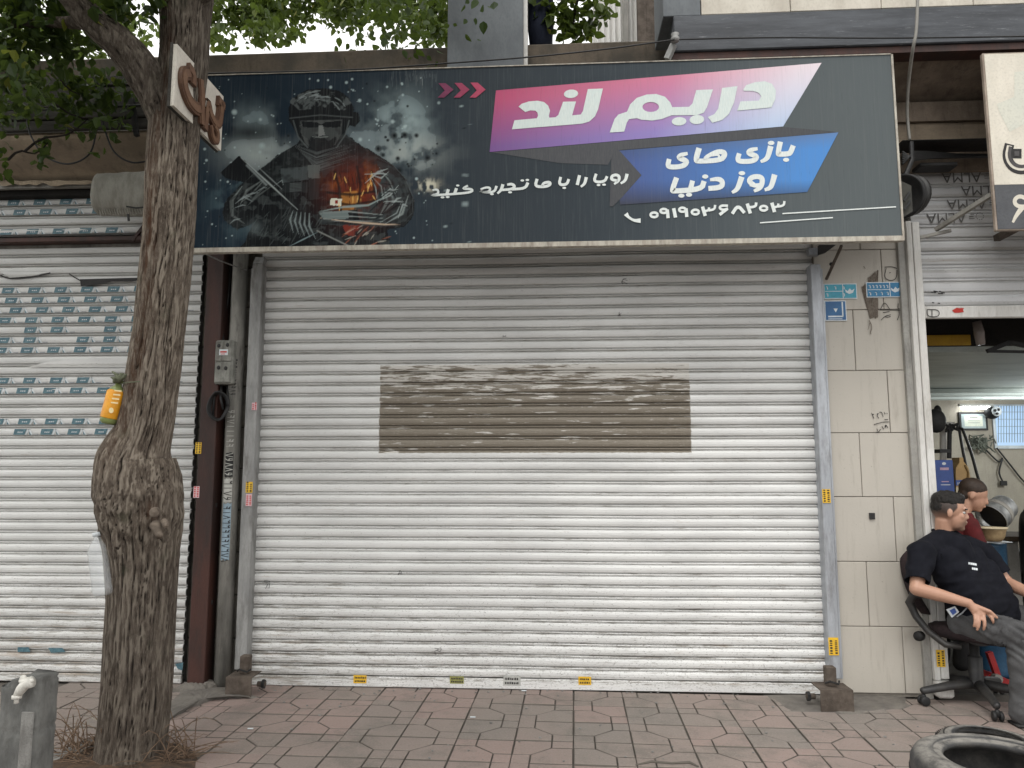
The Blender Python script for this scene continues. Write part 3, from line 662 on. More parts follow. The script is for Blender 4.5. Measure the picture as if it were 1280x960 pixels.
glyphs(xa, .0531, 0, zp(596), zp(566), 5, .055, M_palep, pc_, 3, .75); glyphs(xa, .0531, 0, zp(627), zp(600), 4, .055, M_ink, pc_, 4, .75); glyphs(xa, .0531, 0, zp(703), zp(632), 12, .05, M_ink, pc_, 5, .75)
glyphs(xg, .0285, -.01, zp(612), zp(575), 7, .035, M_palep, pg, 6, .7); glyphs(xg, .0285, -.01, zp(570), zp(545), 6, .035, M_palep, pg, 7, .7)
# meter box
eb = thing('meter_box', 'small dusty grey electric box with a white label, mounted above the conduit', 'electric box')
b0, b1 = P(267, 480, -.10), P(292, 425, -.10); M_eb = mat('dusty_grey_plastic', (.30, .30, .27), (.19, .19, .17), .8, sc=14, bump=.4, grime=.7)
MB().box((b0.x, -.10, b0.z), (b1.x, .06, b1.z), .008).build('casing', M_eb, eb)
mz = (b0.z + b1.z) / 2; MB().box((b0.x + .006, -.112, mz + .004), (b1.x - .006, -.1005, b1.z - .01), .004).build('lid', M_eb, eb)
MB().box((b0.x + .006, -.110, b0.z + .01), (b1.x - .006, -.1005, mz - .004), .004).build('lid', M_eb, eb)
lb = MB().box((b0.x + .035, -.1135, mz + .045), (b1.x - .03, -.1121, mz + .085)).build('label_plate', M_filmw, eb)
tx = MB(); tx.box((b0.x + .042, -.1142, mz + .062), (b1.x - .038, -.1136, mz + .072)); tx.box((b0.x + .046, -.1142, mz + .05), (b1.x - .05, -.1136, mz + .055)); tx.build('printed_text', M_redink, lb)
for dx, dz in ((.03, .11), (.09, .115), (.035, -.04), (.085, -.045)): MB().ell((b0.x + dx, -.113, mz + dz), (.012, .003, .014)).build('breaker_hole', M_black, eb)
# cables
def cable(label, pts, r, m=M_wire, cat='cable', sub=8, **k):
    pts = [Vector(p) for p in pts]; out = []
    for i in range(len(pts) - 1):
        p0 = pts[max(i - 1, 0)]; p1, p2_, p3 = pts[i], pts[i + 1], pts[min(i + 2, len(pts) - 1)]
        for s in range(sub):
            t = s / sub; out.append(.5 * ((2 * p1) + (-p0 + p2_) * t + (2 * p0 - 5 * p1 + 4 * p2_ - p3) * t * t + (-p0 + 3 * p1 - 3 * p2_ + p3) * t ** 3))
    out.append(pts[-1]); mb = MB(); mb.tube(out, r, 6)
    return mb.build('cable', m, None, True, label, cat, **k)
cable('thick black cable running down the recess into the meter box', [P(290, 316, .03), P(287, 350, .03), P(285, 375, .02), P(279, 400, .01), P(278, 426, -.03)], .013)
mb = MB(); cc = P(273, 508, -.08)
for i in range(4):
    ph = random.random(); mb.tube([cc + Vector((math.cos(a) * (.055 + .006 * i) + .004 * i, -.01 * i + .008 * math.sin(3 * a + ph), math.sin(a) * (.085 + .004 * i))) for a in [2 * math.pi * q / 24 for q in range(25)]], .0065, 6)
mb.tube([P(272, 481, -.04), P(268, 495, -.08), P(266, 520, -.08)], .008, 6); mb.tube([P(284, 481, -.04), P(286, 500, -.05), P(287, 530, -.03), P(284, 555, -.0)], .006, 6); mb.tube([P(277, 481, -.04), P(276, 498, -.1), P(279, 512, -.1)], .009, 6)
mb.build('cable_coil', M_black, None, True, 'coil of black cable hanging under the meter box', 'cable coil')
mb = MB(); mb.tube([P(258, 318, -.3), P(275, 326, -.2), P(308, 338, -.05)], .005, 6); mb.build('stay_wire', M_galv2, None, True, 'thin stay wire from the banner corner to the left rail head', 'wire')
st_ = thing('stay_bar', 'thin dark stay bar propping the banner above the right rail', 'bar')
MB().bar(P(1033, 349, -.03), P(1052, 307, -.35), .014).build('bar', M_rust, st_); MB().ell(P(1039, 330, -.1), (.012, .012, .012)).build('bolt', M_black, st_)
MB().slab([P(1024, 318, -.1), P(1033, 315, -.1), P(1045, 306, -.2), P(1024, 306, -.2)], (0, .03, 0)).build('bracket', M_black, st_)
# ------------------------------------------------------------------ banner
YBN = -.52
ban = thing('shop_banner', 'long dark slate banner with soldier picture, pink and blue ribbons and white Persian lettering', 'shop sign')
A, B_, C_, D_ = P(243, 95, YBN), P(1113, 67, YBN), P(1125, 292, YBN), P(243, 311, YBN)
bx0_, bx1_, bz0, bz1 = -2.325, 2.098, 2.812, 3.972
fr = mat('banner_frame_steel', (.50, .47, .40), (.34, .30, .25), .6, sc=10, st=(3, 3, 1), bump=.3, grime=.6, gcol=(.08, .06, .045))
MB().box((bx0_, YBN, bz0 - .03), (bx1_ + .01, YBN + .035, bz0)).box((bx1_, YBN + .002, bz0 + .001), (bx1_ + .012, YBN + .035, bz1)).box((bx0_ - .01, YBN + .002, bz0 + .001), (bx0_, YBN + .035, bz1)).box((bx0_, YBN + .002, bz1), (bx1_, YBN + .035, bz1 + .006)).build('frame', fr, ban)
MB().box((bx0_, YBN + .036, bz0 - .025), (bx1_, YBN + .06, bz0 + .03)).build('lower_rail', fr, ban)
for xx in np.linspace(bx0_ + .3, bx1_ - .3, 5): [MB().bar((xx, YBN + .05, zz_), (xx, .02, zz_), .03).build('bracket', M_rust, ban) for zz_ in (bz1 - .1, bz0 + .3)]
MB().box((bx0_, YBN + .012, bz0), (bx1_, YBN + .03, bz1)).build('backing_sheet', M_greysteel, ban)
# artwork: a printed sheet, coloured vertex by vertex (flat print)
def px_of(x, z):      # banner plane -> picture pixel, for drawing the print
    d = np.stack([x - CAM.x, np.full_like(x, YBN - CAM.y), z - CAM.z]); f = np.array(_f)[:, None]; u = np.array(_u)[:, None]; r = np.array(_r)[:, None]
    w = (d * f).sum(0); return 640 + FPX * (d * r).sum(0) / w, 480 - FPX * (d * u).sum(0) / w
xm_ = P(550, 200, YBN).x
xs = np.concatenate([np.linspace(bx0_, xm_, 360), np.linspace(xm_, bx1_, 150)[1:]]); zs = np.linspace(bz0, bz1, 260)
X, Z = np.meshgrid(xs, zs); X = X.ravel(); Z = Z.ravel(); U, V = px_of(X, Z)
rg = np.random.RandomState(3)
def vnoise(x, y, s, seed, octv=4):
    r = np.random.RandomState(seed); out = 0; amp = 1; tot = 0
    for o in range(octv):
        g = r.rand(128, 128); a = x / s; b = y / s; i = np.floor(a).astype(int); j = np.floor(b).astype(int); fx = a - i; fy = b - j
        fx = fx * fx * (3 - 2 * fx); fy = fy * fy * (3 - 2 * fy); i %= 128; j %= 128; i1 = (i + 1) % 128; j1 = (j + 1) % 128
        out = out + amp * (g[i, j] * (1 - fx) * (1 - fy) + g[i1, j] * fx * (1 - fy) + g[i, j1] * (1 - fx) * fy + g[i1, j1] * fx * fy); tot += amp; amp *= .5; s *= .5
    return out / tot
def sm(v, a, b): t_ = np.clip((v - a) / (b - a), 0, 1); return t_ * t_ * (3 - 2 * t_)
C = np.zeros((len(X), 3)); slate = np.array([.043, .055, .066]); navy = np.array([.012, .026, .042]); rgt = np.array([.085, .098, .102])
tt = sm(U, 380, 640)[:, None]; C[:] = navy * (1 - tt) + slate * tt; t2 = sm(U, 700, 1100)[:, None]; C = C * (1 - t2) + rgt * t2
def over(col, a):
    global C
    a = np.clip(a, 0, 1)[:, None]; C = C * (1 - a) + np.array(col) * a
def blob(cx, cy, rx, ry, p=1.0): return np.exp(-(((U - cx) / rx) ** 2 + ((V - cy) / ry) ** 2) * p)
n1 = vnoise(U, V, 40, 1); n2 = vnoise(U, V, 16, 2); n3 = vnoise(U, V * .6, 5, 5, 3)
over((.30, .34, .33), blob(325, 186, 46, 28) * sm(n1, .3, .7) * 1.1); over((.17, .22, .23), blob(325, 152, 62, 24) * sm(n1, .35, .75))
over((.30, .38, .38), blob(500, 160, 36, 42) * sm(n1 * .5 + n2 * .5, .3, .65)); over((.30, .33, .31), blob(510, 190, 42, 22) * sm(n2, .3, .7)); over((.16, .2, .21), blob(455, 175, 35, 25) * sm(n2, .3, .7))
over((.09, .15, .17), blob(300, 250, 34, 40) * sm(n2, .4, .75)); over((.48, .46, .36), blob(535, 231, 14, 7) * sm(n3, .3, .6) * 1.3)
over((.004, .006, .009), blob(310, 165, 30, 10) * .8); over((.10, .17, .19), blob(470, 290, 60, 25) * sm(n2, .5, .8) * .5)
for i in range(330):      # paint flecks
    cx, cy = rg.uniform(250, 590), rg.uniform(95, 308); r_ = rg.exponential(.7) + .5; 
    if cx > 540 and rg.rand() < .55: continue
    m_ = (np.abs(U - cx) < 8) & (np.abs(V - cy) < 8)
    if not m_.any(): continue
    dark = (470 < cx < 560 and 165 < cy < 215) or rg.rand() < .15; c_ = (.006, .008, .010) if dark else (.34, .42, .42)
    if dark: r_ *= 1.6
    a = np.clip(1.3 - np.hypot(U[m_] - cx, (V[m_] - cy)) / r_, 0, 1)[:, None]; C[m_] = C[m_] * (1 - a) + np.array(c_) * a
def inpoly(pts, soft=0, wob=0):
    x = U + (n3 - .5) * wob; y = V + (n2 - .5) * wob; ins = np.zeros(len(x), bool); n = len(pts)
    for i in range(n):
        (x0, y0), (x1, y1) = pts[i], pts[(i + 1) % n]
        if y0 == y1: continue
        c_ = ((y0 > y) != (y1 > y)) & (x < (x1 - x0) * (y - y0) / (y1 - y0) + x0); ins ^= c_
    return ins.astype(float)
def strokec(pts, w, col, a=1.0, taper=True):
    pts = np.array(pts, float); lo = pts.min(0) - w - 1; hi = pts.max(0) + w + 1; m_ = (U > lo[0]) & (U < hi[0]) & (V > lo[1]) & (V < hi[1])
    if not m_.any(): return
    u, v = U[m_], V[m_]; best = np.full(len(u), 9.); n = len(pts) - 1
    for i in range(n):
        p0, p1 = pts[i], pts[i + 1]; d = p1 - p0; L2 = (d ** 2).sum() + 1e-6; t_ = np.clip(((u - p0[0]) * d[0] + (v - p0[1]) * d[1]) / L2, 0, 1)
        g = (i + t_) / n; ww = w * (1 - .8 * np.abs(2 * g - 1)) if taper else w
        best = np.minimum(best, np.hypot(u - p0[0] - t_ * d[0], v - p0[1] - t_ * d[1]) / ww)
    al = (np.clip(1.5 - best, 0, 1) * a)[:, None]; C[m_] = C[m_] * (1 - al) + np.array(col) * al
BLK = (.006, .008, .010); DG = (.022, .028, .03)
over(BLK, inpoly([(300, 310), (318, 278), (296, 288), (280, 275), (277, 262), (284, 246), (300, 232), (318, 215), (335, 203), (352, 190), (372, 178), (380, 168), (430, 166), (448, 180), (470, 192), (492, 206), (508, 225), (518, 250), (517, 268), (505, 282), (484, 286), (488, 310)], wob=6))
over(BLK, inpoly([(361, 150), (360, 134), (367, 121), (382, 112), (402, 109), (422, 112), (436, 121), (442, 136), (441, 148), (434, 160), (430, 172), (418, 188), (398, 192), (382, 184), (371, 168)], wob=2)); over(BLK, inpoly([(438, 138), (447, 140), (450, 150), (444, 158), (436, 156)], wob=2))
over(BLK, inpoly([(274, 215), (298, 194), (306, 200), (372, 268), (364, 276), (312, 230), (282, 222)], wob=2))      # rifle
# helmet, band, face planes
over((.10, .115, .115), inpoly([(361, 128), (372, 118), (392, 112), (418, 113), (436, 122), (442, 134), (430, 138), (400, 133), (376, 138)], wob=6) * sm(n3, .38, .6))
over(BLK, inpoly([(360, 139), (400, 134), (440, 138), (440, 150), (400, 147), (362, 150)]))
for q in range(34):
    a0 = rg.uniform(.12, .88) * math.pi; r0 = rg.uniform(.55, 1.0); da = rg.uniform(.08, .25)
    strokec([(401 - 41 * r0 * math.cos(a0 + k_ * da), 140 - 27 * r0 * math.sin(a0 + k_ * da) + rg.uniform(-1, 1)) for k_ in (-1, 0, 1)], rg.uniform(.5, 1.3), (.20, .23, .23) if q % 3 else BLK, .75)
body_m = inpoly([(300, 310), (318, 278), (296, 288), (280, 275), (277, 262), (284, 246), (300, 232), (318, 215), (335, 203), (352, 190), (372, 178), (430, 166), (448, 180), (470, 192), (492, 206), (508, 225), (518, 250), (517, 268), (505, 282), (484, 286), (488, 310)])
n4 = vnoise(U, V * 1.6, 9, 21, 3); over((.075, .09, .09), body_m * sm(n4, .56, .66) * .55); over((.03, .036, .038), body_m * sm(n1, .45, .6) * .5); over(BLK, body_m * sm(n3, .6, .7) * .6)
strokec([(300, 232), (318, 215), (335, 203), (352, 190), (366, 181)], .6, (.16, .19, .19), .35)
over((.085, .092, .09), inpoly([(375, 150), (428, 149), (427, 165), (419, 180), (404, 188), (394, 187), (382, 179), (376, 165)], wob=2) * (.5 + .5 * sm(n3, .3, .6)))
over(BLK, inpoly([(376, 151), (396, 152), (401, 155), (406, 152), (427, 150), (425, 158), (408, 159), (401, 157), (394, 159), (378, 158)], wob=1)); over(BLK, inpoly([(384, 172), (392, 168), (411, 168), (420, 171), (416, 184), (404, 189), (394, 188), (386, 182)], wob=3) * .85)
strokec([(362, 147), (400, 143), (440, 146)], .7, (.16, .18, .18), .5, False); strokec([(366, 150), (372, 170), (384, 184)], .8, (.13, .15, .15), .7, False); strokec([(436, 150), (431, 168), (420, 184)], .8, (.13, .15, .15), .7, False)
over((.055, .062, .062), sm(n3, .3, .55) * inpoly([(374, 156), (390, 160), (396, 170), (388, 176), (378, 168)], wob=2)); over((.065, .073, .072), sm(n3, .3, .55) * inpoly([(402, 158), (424, 158), (420, 170), (410, 176), (404, 170)], wob=2))
over((.15, .16, .155), inpoly([(398, 156), (403, 156), (406, 168), (398, 170)], wob=1)); strokec([(390, 170), (400, 171), (411, 170)], .8, (.18, .2, .19), .8); strokec([(388, 177), (400, 176), (412, 177)], .7, (.02, .02, .02))
# collar wraps, straps, pouches
for q in range(16):
    y_ = 184 + q * 1.5; strokec([(366 + q * 1.5, y_ - 4), (395, y_ + 8 + rg.uniform(-2, 2)), (432 + rg.uniform(-8, 12), y_ - 4)], .7, (.13, .15, .15), .55)
over((.075, .092, .095), (.4 + .6 * sm(n4, .3, .6)) * inpoly([(350, 210), (398, 206), (400, 222), (352, 228)], wob=1)); over((.13, .15, .145), inpoly([(384, 206), (400, 205), (398, 222), (385, 222)])); over(DG, inpoly([(352, 229), (384, 227), (384, 240), (354, 240)]))
for q in range(6): strokec([(362, 229 + q * 1.9), (376, 228 + q * 1.9)], .55, (.12, .14, .14), .8, False)
over(DG, inpoly([(385, 224), (400, 222), (398, 248), (386, 250)]))
# ember coloured chest
em = inpoly([(420, 218), (438, 210), (458, 212), (472, 236), (464, 252), (430, 260), (408, 258), (412, 238)], wob=12) * 0; em = np.clip(1.5 * blob(443, 236, 27, 27), 0, 1) * (.35 + .65 * sm(n4, .3, .52)) * body_m; over((.13, .022, .012), blob(444, 238, 42, 36) * body_m * .6)
over((.17, .028, .012), em * .95); over((.42, .11, .018), em * sm(n2, .5, .75) * .75); over((.55, .27, .05), em * sm(n3, .65, .85) * blob(448, 244, 16, 16) * .9); over((.40, .19, .04), inpoly([(424, 240), (446, 238), (448, 262), (424, 262)], wob=2) * .6)
for st_ in ([(418, 214), (424, 236), (426, 264)], [(446, 208), (450, 232), (446, 262)], [(408, 240), (440, 243), (472, 238)], [(410, 252), (440, 256), (470, 250)], [(464, 214), (470, 240)]): strokec(st_, 1.5, (.020, .012, .010), .85, False)
for q in range(9): strokec([(424 + q * 5, 214 + (q * 7) % 9), (427 + q * 5, 228 + (q * 5) % 11)], .9, (.03, .012, .008), .8)
over((.58, .56, .46), inpoly([(413, 247), (427, 248), (426, 257), (412, 256)])); over((.3, .03, .02), inpoly([(418, 250), (422, 250), (422, 254), (418, 254)]))
for q in range(26):
    x_, y_ = rg.uniform(412, 470), rg.uniform(214, 258); strokec([(x_, y_), (x_ + rg.uniform(-5, 5), y_ + rg.uniform(5, 14))], .8, (.05, .012, .008) if q % 2 else (.8, .5, .15), .7)
over((.25, .04, .025), sm(n3, .25, .6) * inpoly([(428, 278), (458, 272), (462, 286), (448, 296), (434, 292)], wob=6) * .9)
for q in range(22):
    x_, y_ = rg.uniform(425, 480), rg.uniform(284, 308); strokec([(x_, y_), (x_ + rg.uniform(3, 16), y_ - rg.uniform(2, 12))], .9, (.34, .12, .07) if q % 2 else (.34, .32, .27), .6)
# sleeves: right arm of the picture and left arm
over((.05, .06, .062), inpoly([(470, 200), (492, 208), (508, 228), (516, 250), (505, 276), (470, 282), (400, 280), (388, 268), (440, 262), (470, 250), (476, 222)], wob=5) * (.35 + .65 * sm(n4, .35, .6)))
over(BLK, inpoly([(436, 262), (446, 262), (450, 280), (438, 280)]))
LT, DK = (.27, .31, .30), BLK
for q in range(15):
    o_ = q * 2.9; pts_ = [(480 - o_ * .4, 204 + o_ * .5), (500 - o_ * .8, 222 + o_ * .35), (511 - o_, 245 + o_ * .2), (505 - o_ * 1.2, 266), (484 - o_ * 1.1, 279)]; pts_ = [(a_ + rg.uniform(-2.5, 2.5), b_ + rg.uniform(-2.5, 2.5)) for a_, b_ in pts_]; a1 = rg.randint(0, 3); strokec(pts_[a1:a1 + 3], rg.uniform(.7, 1.9), LT if q % 2 else DK, rg.uniform(.35, .8))
for q in range(9): strokec([(402, 266 + q * 1.6), (436, 264 + q * 1.9), (478, 268 + q * 1.4)], rg.uniform(.6, 1.2), LT if q % 3 == 0 else DK, .7)
for q in range(13):
    o_ = q * 2.6; pts_ = [(322 + o_ * .6, 216 + o_ * .5), (300 + o_ * .8, 232 + o_ * .5), (285 + o_, 250 + o_ * .2), (283 + o_, 268), (298 + o_ * .9, 281 - o_ * .1)]; pts_ = [(a_ + rg.uniform(-2.5, 2.5), b_ + rg.uniform(-2.5, 2.5)) for a_, b_ in pts_]; a1 = rg.randint(0, 3); strokec(pts_[a1:a1 + 3], rg.uniform(.7, 1.9), LT if q % 2 else DK, rg.uniform(.3, .7))
for q in range(16):
    a0 = rg.uniform(0, 1); bx = 474 + 40 * a0; by = 205 + 70 * a0 ** 1.3; s = rg.uniform(10, 28)
    strokec([(bx - s, by + rg.uniform(-4, 14)), (bx - s * .4, by + rg.uniform(-6, 6)), (bx + rg.uniform(0, 3), by + rg.uniform(-8, 4))], rg.uniform(.6, 1.5), (.30, .34, .33) if rg.rand() < .55 else BLK, .75)
strokec([(470, 196), (490, 205), (506, 222), (516, 246), (515, 266), (500, 281)], .6, (.20, .24, .24), .3); strokec([(398, 264), (430, 258), (460, 256), (480, 246)], 1.6, (.22, .28, .27), .9); strokec([(400, 272), (440, 277), (480, 280), (500, 280)], 1.2, (.50, .38, .28), .9)
over((.16, .2, .195), inpoly([(398, 264), (434, 262), (436, 272), (404, 274)], wob=3) * .8)
for q in range(12):
    a0 = rg.uniform(0, 1); x_ = 282 + 62 * a0; y_ = 262 - 42 * a0 + rg.uniform(-6, 22)
    strokec([(x_, y_), (x_ + rg.uniform(4, 14), y_ - rg.uniform(2, 10)), (x_ + rg.uniform(10, 24), y_ - rg.uniform(0, 8))], rg.uniform(.5, 1.2), (.24, .28, .28) if rg.rand() < .6 else BLK, .7)
for q in range(40):
    x_, y_ = rg.uniform(312, 400), rg.uniform(262, 306); strokec([(x_, y_), (x_ + rg.uniform(3, 10), y_ - rg.uniform(5, 18))], .6, (.10, .12, .12), .6)
strokec([(300, 196), (335, 228), (372, 262)], 1.1, (.33, .37, .36), .9); strokec([(308, 206), (332, 230)], 1.5, (.20, .23, .23), .8, False); strokec([(322, 208), (352, 236)], .8, (.25, .28, .28), .8)
for q in range(5): strokec([(366 + q * 5, 262 + q), (362 + q * 6, 274 + q * 2), (366 + q * 7, 290 + q * 2)], 1.3, (.20, .24, .24), .85)
strokec([(396, 288), (425, 302), (440, 309)], .9, (.25, .26, .24), .7, False); strokec([(360, 308), (396, 290)], .9, (.20, .27, .28), .8); over((.16, .20, .205), blob(318, 284, 9, 8) * .6)
# fade out of the print near the lower right of the figure, rain streak dirt near the top
for q in range(150):
    x_ = rg.uniform(480, 760); strokec([(x_, rg.uniform(84, 92)), (x_ + rg.uniform(-1.5, 1.5), rg.uniform(95, 112))], .5, (.17, .19, .19), .4 if x_ < 545 else 0)
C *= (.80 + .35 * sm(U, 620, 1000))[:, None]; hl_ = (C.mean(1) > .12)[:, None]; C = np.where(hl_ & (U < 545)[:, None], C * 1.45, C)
def colormesh(name, vs, fs, cols, m, parent):
    me = bpy.data.meshes.new(name); me.from_pydata(vs, [], fs); ca_ = me.color_attributes.new('print', 'FLOAT_COLOR', 'POINT')
    c4 = np.ones((len(vs), 4), np.float32); c4[:, :3] = cols; ca_.data.foreach_set('color', c4.ravel()); me.materials.append(m)
    o = bpy.data.objects.new(name, me); return reg(o, parent)
t = NT('banner_print'); p = t.pos(); col = t.attr('print')
s_ = t.noise(t.scale(p, (60, 1, 1.6)), 1.6, 5, .7); s2_ = t.noise(t.scale(p, (150, 1, 6), (3, 1, 2)), 1, 4, .7)
col = t.mix(t.math('MULTIPLY', t.step(s_, .48, .75), .17), col, (.20, .21, .20)); col = t.mix(t.math('MULTIPLY', t.step(s2_, .58, .72), .35), col, t.mix(.6, col, (.01, .01, .012)))
t.bump(t.noise(t.scale(p, (1.2, 1, .9)), 1.5, 3), .25, .02); M_print = t.out(col, .6, 0, .12)
nx_, nz_ = len(xs), len(zs)
fs = [(j * nx_ + i, j * nx_ + i + 1, (j + 1) * nx_ + i + 1, (j + 1) * nx_ + i) for j in range(nz_ - 1) for i in range(nx_ - 1)]
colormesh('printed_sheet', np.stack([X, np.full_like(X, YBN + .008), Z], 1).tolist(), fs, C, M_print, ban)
def ribbon(name, corners, fn, Y, nu=60, nv=24):      # corners tl,tr,br,bl in pixels
    tl, tr, br, bl = [np.array(c_, float) for c_ in corners]; vs = []; cs = []
    for j in range(nv + 1):
        for i in range(nu + 1):
            u, v = i / nu, j / nv; q = (tl * (1 - u) + tr * u) * (1 - v) + (bl * (1 - u) + br * u) * v; vs.append(tuple(P(q[0], q[1], Y))); cs.append(fn(u, v))
    fs = [(j * (nu + 1) + i, (j + 1) * (nu + 1) + i, (j + 1) * (nu + 1) + i + 1, j * (nu + 1) + i + 1) for j in range(nv) for i in range(nu)]
    return colormesh(name, vs, fs, np.array(cs), M_print, ban)
L3 = lambda a, b, t_: tuple(a[i] + (b[i] - a[i]) * max(0, min(1, t_)) for i in range(3))
def c_pink(u, v):
    l = L3((.46, .085, .17), (.20, .10, .28), (v - .15) * 1.3); r = L3((.76, .66, .70), (.46, .56, .74), v)
    mid = L3((.62, .22, .32), (.28, .22, .50), v * 1.1); return L3(l, mid, u / .55) if u < .55 else L3(mid, r, (u - .55) / .4)
ribbon('pink_ribbon', [(620, 113), (1027, 78.5), (979, 158), (612, 190)], c_pink, YBN + .006)
drk = (.040, .042, .050)
pr = Print(YBN + .0065); pr.poly([(614, 190.3), (979, 158.6), (1040, 164), (1046, 165.5), (770, 188), (760, 206), (700, 204)]); pr.build('ribbon_fold', mat('print_dark', drk, (.055, .058, .062), .5, sc=30, st=(6, 6, .6), bump=0), ban)
def c_blue(u, v):
    c0 = L3((.075, .105, .27), (.085, .25, .58), u / .9); 
    if v < .25: c0 = L3(L3((.07, .10, .22), (.12, .22, .42), u), c0, v / .25)
    return L3(c0, (.055, .06, .085), (v - (.55 + .25 * u)) / (.45 - .1 * u))
ribbon('blue_ribbon', [(772, 188.5), (1048, 165.5), (1009, 240), (775, 256)], c_blue, YBN + .0055)
pr = Print(YBN + .005); pr.poly([(768, 184.8), (775, 189), (802, 219), (778, 246), (766, 258), (762, 258), (764, 200)]); pr.build('ribbon_notch', bpy.data.materials['print_dark'], ban)
YL = YBN + .004
# title: two words
def Z1(p): return (600 + p[0] * .1797, 70 + p[1] * .1797)
def Z2(p): return (750 + p[0] * .2422, 70 + p[1] * .2422)
pr = Print(YL)
pr.poly([(222, 510), (240, 447), (395, 433), (404, 415), (400, 394), (385, 380), (350, 378), (315, 390), (268, 352), (290, 332), (340, 316), (400, 311), (445, 320), (474, 345), (487, 380), (480, 415), (482, 429), (525, 426), (545, 410), (578, 318), (668, 316), (641, 413), (700, 407), (715, 385), (750, 230), (855, 226), (822, 370), (800, 420), (760, 456), (710, 471)], T=Z1)
pr.dot((633, 263), 50, 30, Z1, -.15)
pr.poly([(50, 395), (75, 325), (95, 302), (140, 287), (155, 250), (190, 216), (240, 199), (290, 196), (335, 210), (363, 240), (372, 264), (460, 262), (477, 245), (497, 176), (583, 172), (552, 265), (535, 293), (500, 305), (370, 306), (320, 325), (270, 333), (215, 329), (190, 321), (150, 326), (138, 345), (125, 390)], [[(262 + 43 * math.cos(a), 263 + 26 * math.sin(a)) for a in [2 * math.pi * i / 16 for i in range(16)]]], T=Z2)
pr.dot((408, 337), 38, 22, Z2, -.1); pr.dot((500, 328), 38, 24, Z2, -.1)
pr.poly([(630, 165), (710, 155), (692, 240), (665, 300), (630, 330), (580, 345), (557, 315), (590, 300), (610, 272)], T=Z2)
pr.poly([(708, 282), (725, 234), (820, 230), (832, 208), (820, 190), (790, 180), (742, 180), (740, 172), (755, 150), (800, 135), (850, 130), (888, 143), (908, 178), (905, 222), (885, 265)], T=Z2)
pr.build('title_lettering', mat('mint_white', (.66, .72, .69), (.58, .66, .64), .5, sc=30, st=(6, 6, .5), bump=0), ban)
# two lines on the blue ribbon
def Z3(p): return (825 + p[0] * .140625, 165 + p[1] * .140625)
pr = Print(YL); w_ = 46
pr.stroke([(1070, 86), (1048, 190), (1060, 198), (1145, 194), (1162, 180), (1185, 120)], w_, Z3); pr.dot((1121, 247), 28, 18, Z3)
pr.stroke([(985, 125), (962, 215), (940, 245), (895, 264)], [50, 46, 40, 26], Z3); pr.dot((988, 97), 30, 19, Z3)
pr.stroke([(868, 148), (800, 160), (782, 190), (860, 212), (850, 245), (800, 262), (712, 262), (688, 245), (705, 190)], [28, 42, 44, 46, 46, 44, 44, 44, 42], Z3)
pr.stroke([(348, 142), (318, 245), (335, 262), (540, 250), (575, 210), (570, 180), (520, 172), (470, 190), (405, 225), (400, 250)], [50, 48, 44, 44, 48, 48, 42, 38, 34, 30], Z3); pr.stroke([(462, 208), (520, 200), (528, 226)], 20, Z3)
pr.stroke([(246, 190), (180, 205), (165, 232), (240, 255), (225, 292), (170, 310), (90, 312), (68, 296), (82, 240)], [28, 42, 44, 46, 46, 44, 44, 44, 42], Z3)
pr.stroke([(1020, 378), (995, 470), (975, 500), (930, 515)], [50, 46, 40, 26], Z3)
pr.stroke([(835, 470), (790, 440), (808, 405), (870, 392), (912, 412), (905, 470), (880, 505), (835, 525)], [40, 46, 46, 44, 46, 46, 42, 26], Z3); pr.stroke([(800, 462), (850, 478), (900, 470)], 38, Z3)
pr.stroke([(727, 398), (700, 480), (680, 515), (640, 538)], [50, 46, 40, 26], Z3); pr.dot((728, 366), 30, 19, Z3)
pr.stroke([(445, 425), (520, 415), (558, 440), (548, 492), (430, 502)], [26, 42, 46, 46, 44], Z3)
pr.stroke([(148, 405), (108, 515), (120, 527), (370, 508), (392, 436)], w_, Z3); pr.stroke([(290, 432), (268, 515)], 44, Z3); pr.dot((402, 396), 28, 19, Z3); pr.dot((190, 566), 28, 18, Z3); pr.dot((258, 558), 28, 18, Z3)
pr.build('ribbon_lettering', M_wht, ban)
# slogan and telephone number
def Z4(p): return (530 + p[0] * .10547, 215 + p[1] * .10547)
def Z5(p): return (655 + p[0] * .109375, 205 + p[1] * .109375)
def Z6(p): return (775 + p[0] * .171875, 240 + p[1] * .171875)
pr = Print(YL); w_ = 32
pr.stroke([(100, 215), (150, 205), (170, 225), (165, 262), (78, 278), (230, 268), (340, 262), (570, 240), (572, 200), (450, 200), (520, 160)], [18, 26, 28, 26, 27, 27, 27, 28, 28, 28, 22], Z4)
pr.stroke([(290, 205), (270, 262)], 36, Z4); pr.stroke([(385, 192), (362, 258)], 36, Z4); pr.dot((400, 160), 20, 12, Z4); pr.dot((220, 300), 24, 13, Z4); pr.dot((280, 296), 24, 13, Z4)
pr.stroke([(670, 205), (740, 180), (790, 190), (770, 235), (690, 240), (662, 215), (690, 240), (835, 240), (860, 165)], [22, 26, 27, 26, 24, 22, 26, 28, 32], Z4); pr.dot((805, 262), 24, 13, Z4)
pr.stroke([(935, 145), (915, 215), (870, 255)], [38, 34, 24], Z4); pr.stroke([(925, 212), (1040, 205), (1080, 170), (1040, 140), (985, 150)], [28, 32, 34, 34, 26], Z4); pr.stroke([(1040, 205), (1200, 195), (1232, 125)], [30, 32, 36], Z4)
pr.dot((1020, 240), 24, 13, Z4); pr.dot((1165, 100), 22, 13, Z4); pr.dot((1225, 94), 22, 13, Z4)
pr.stroke([(150, 170), (125, 255), (230, 262), (300, 240), (295, 205), (225, 215), (205, 250)], [34, 34, 32, 34, 34, 30, 26], Z5)
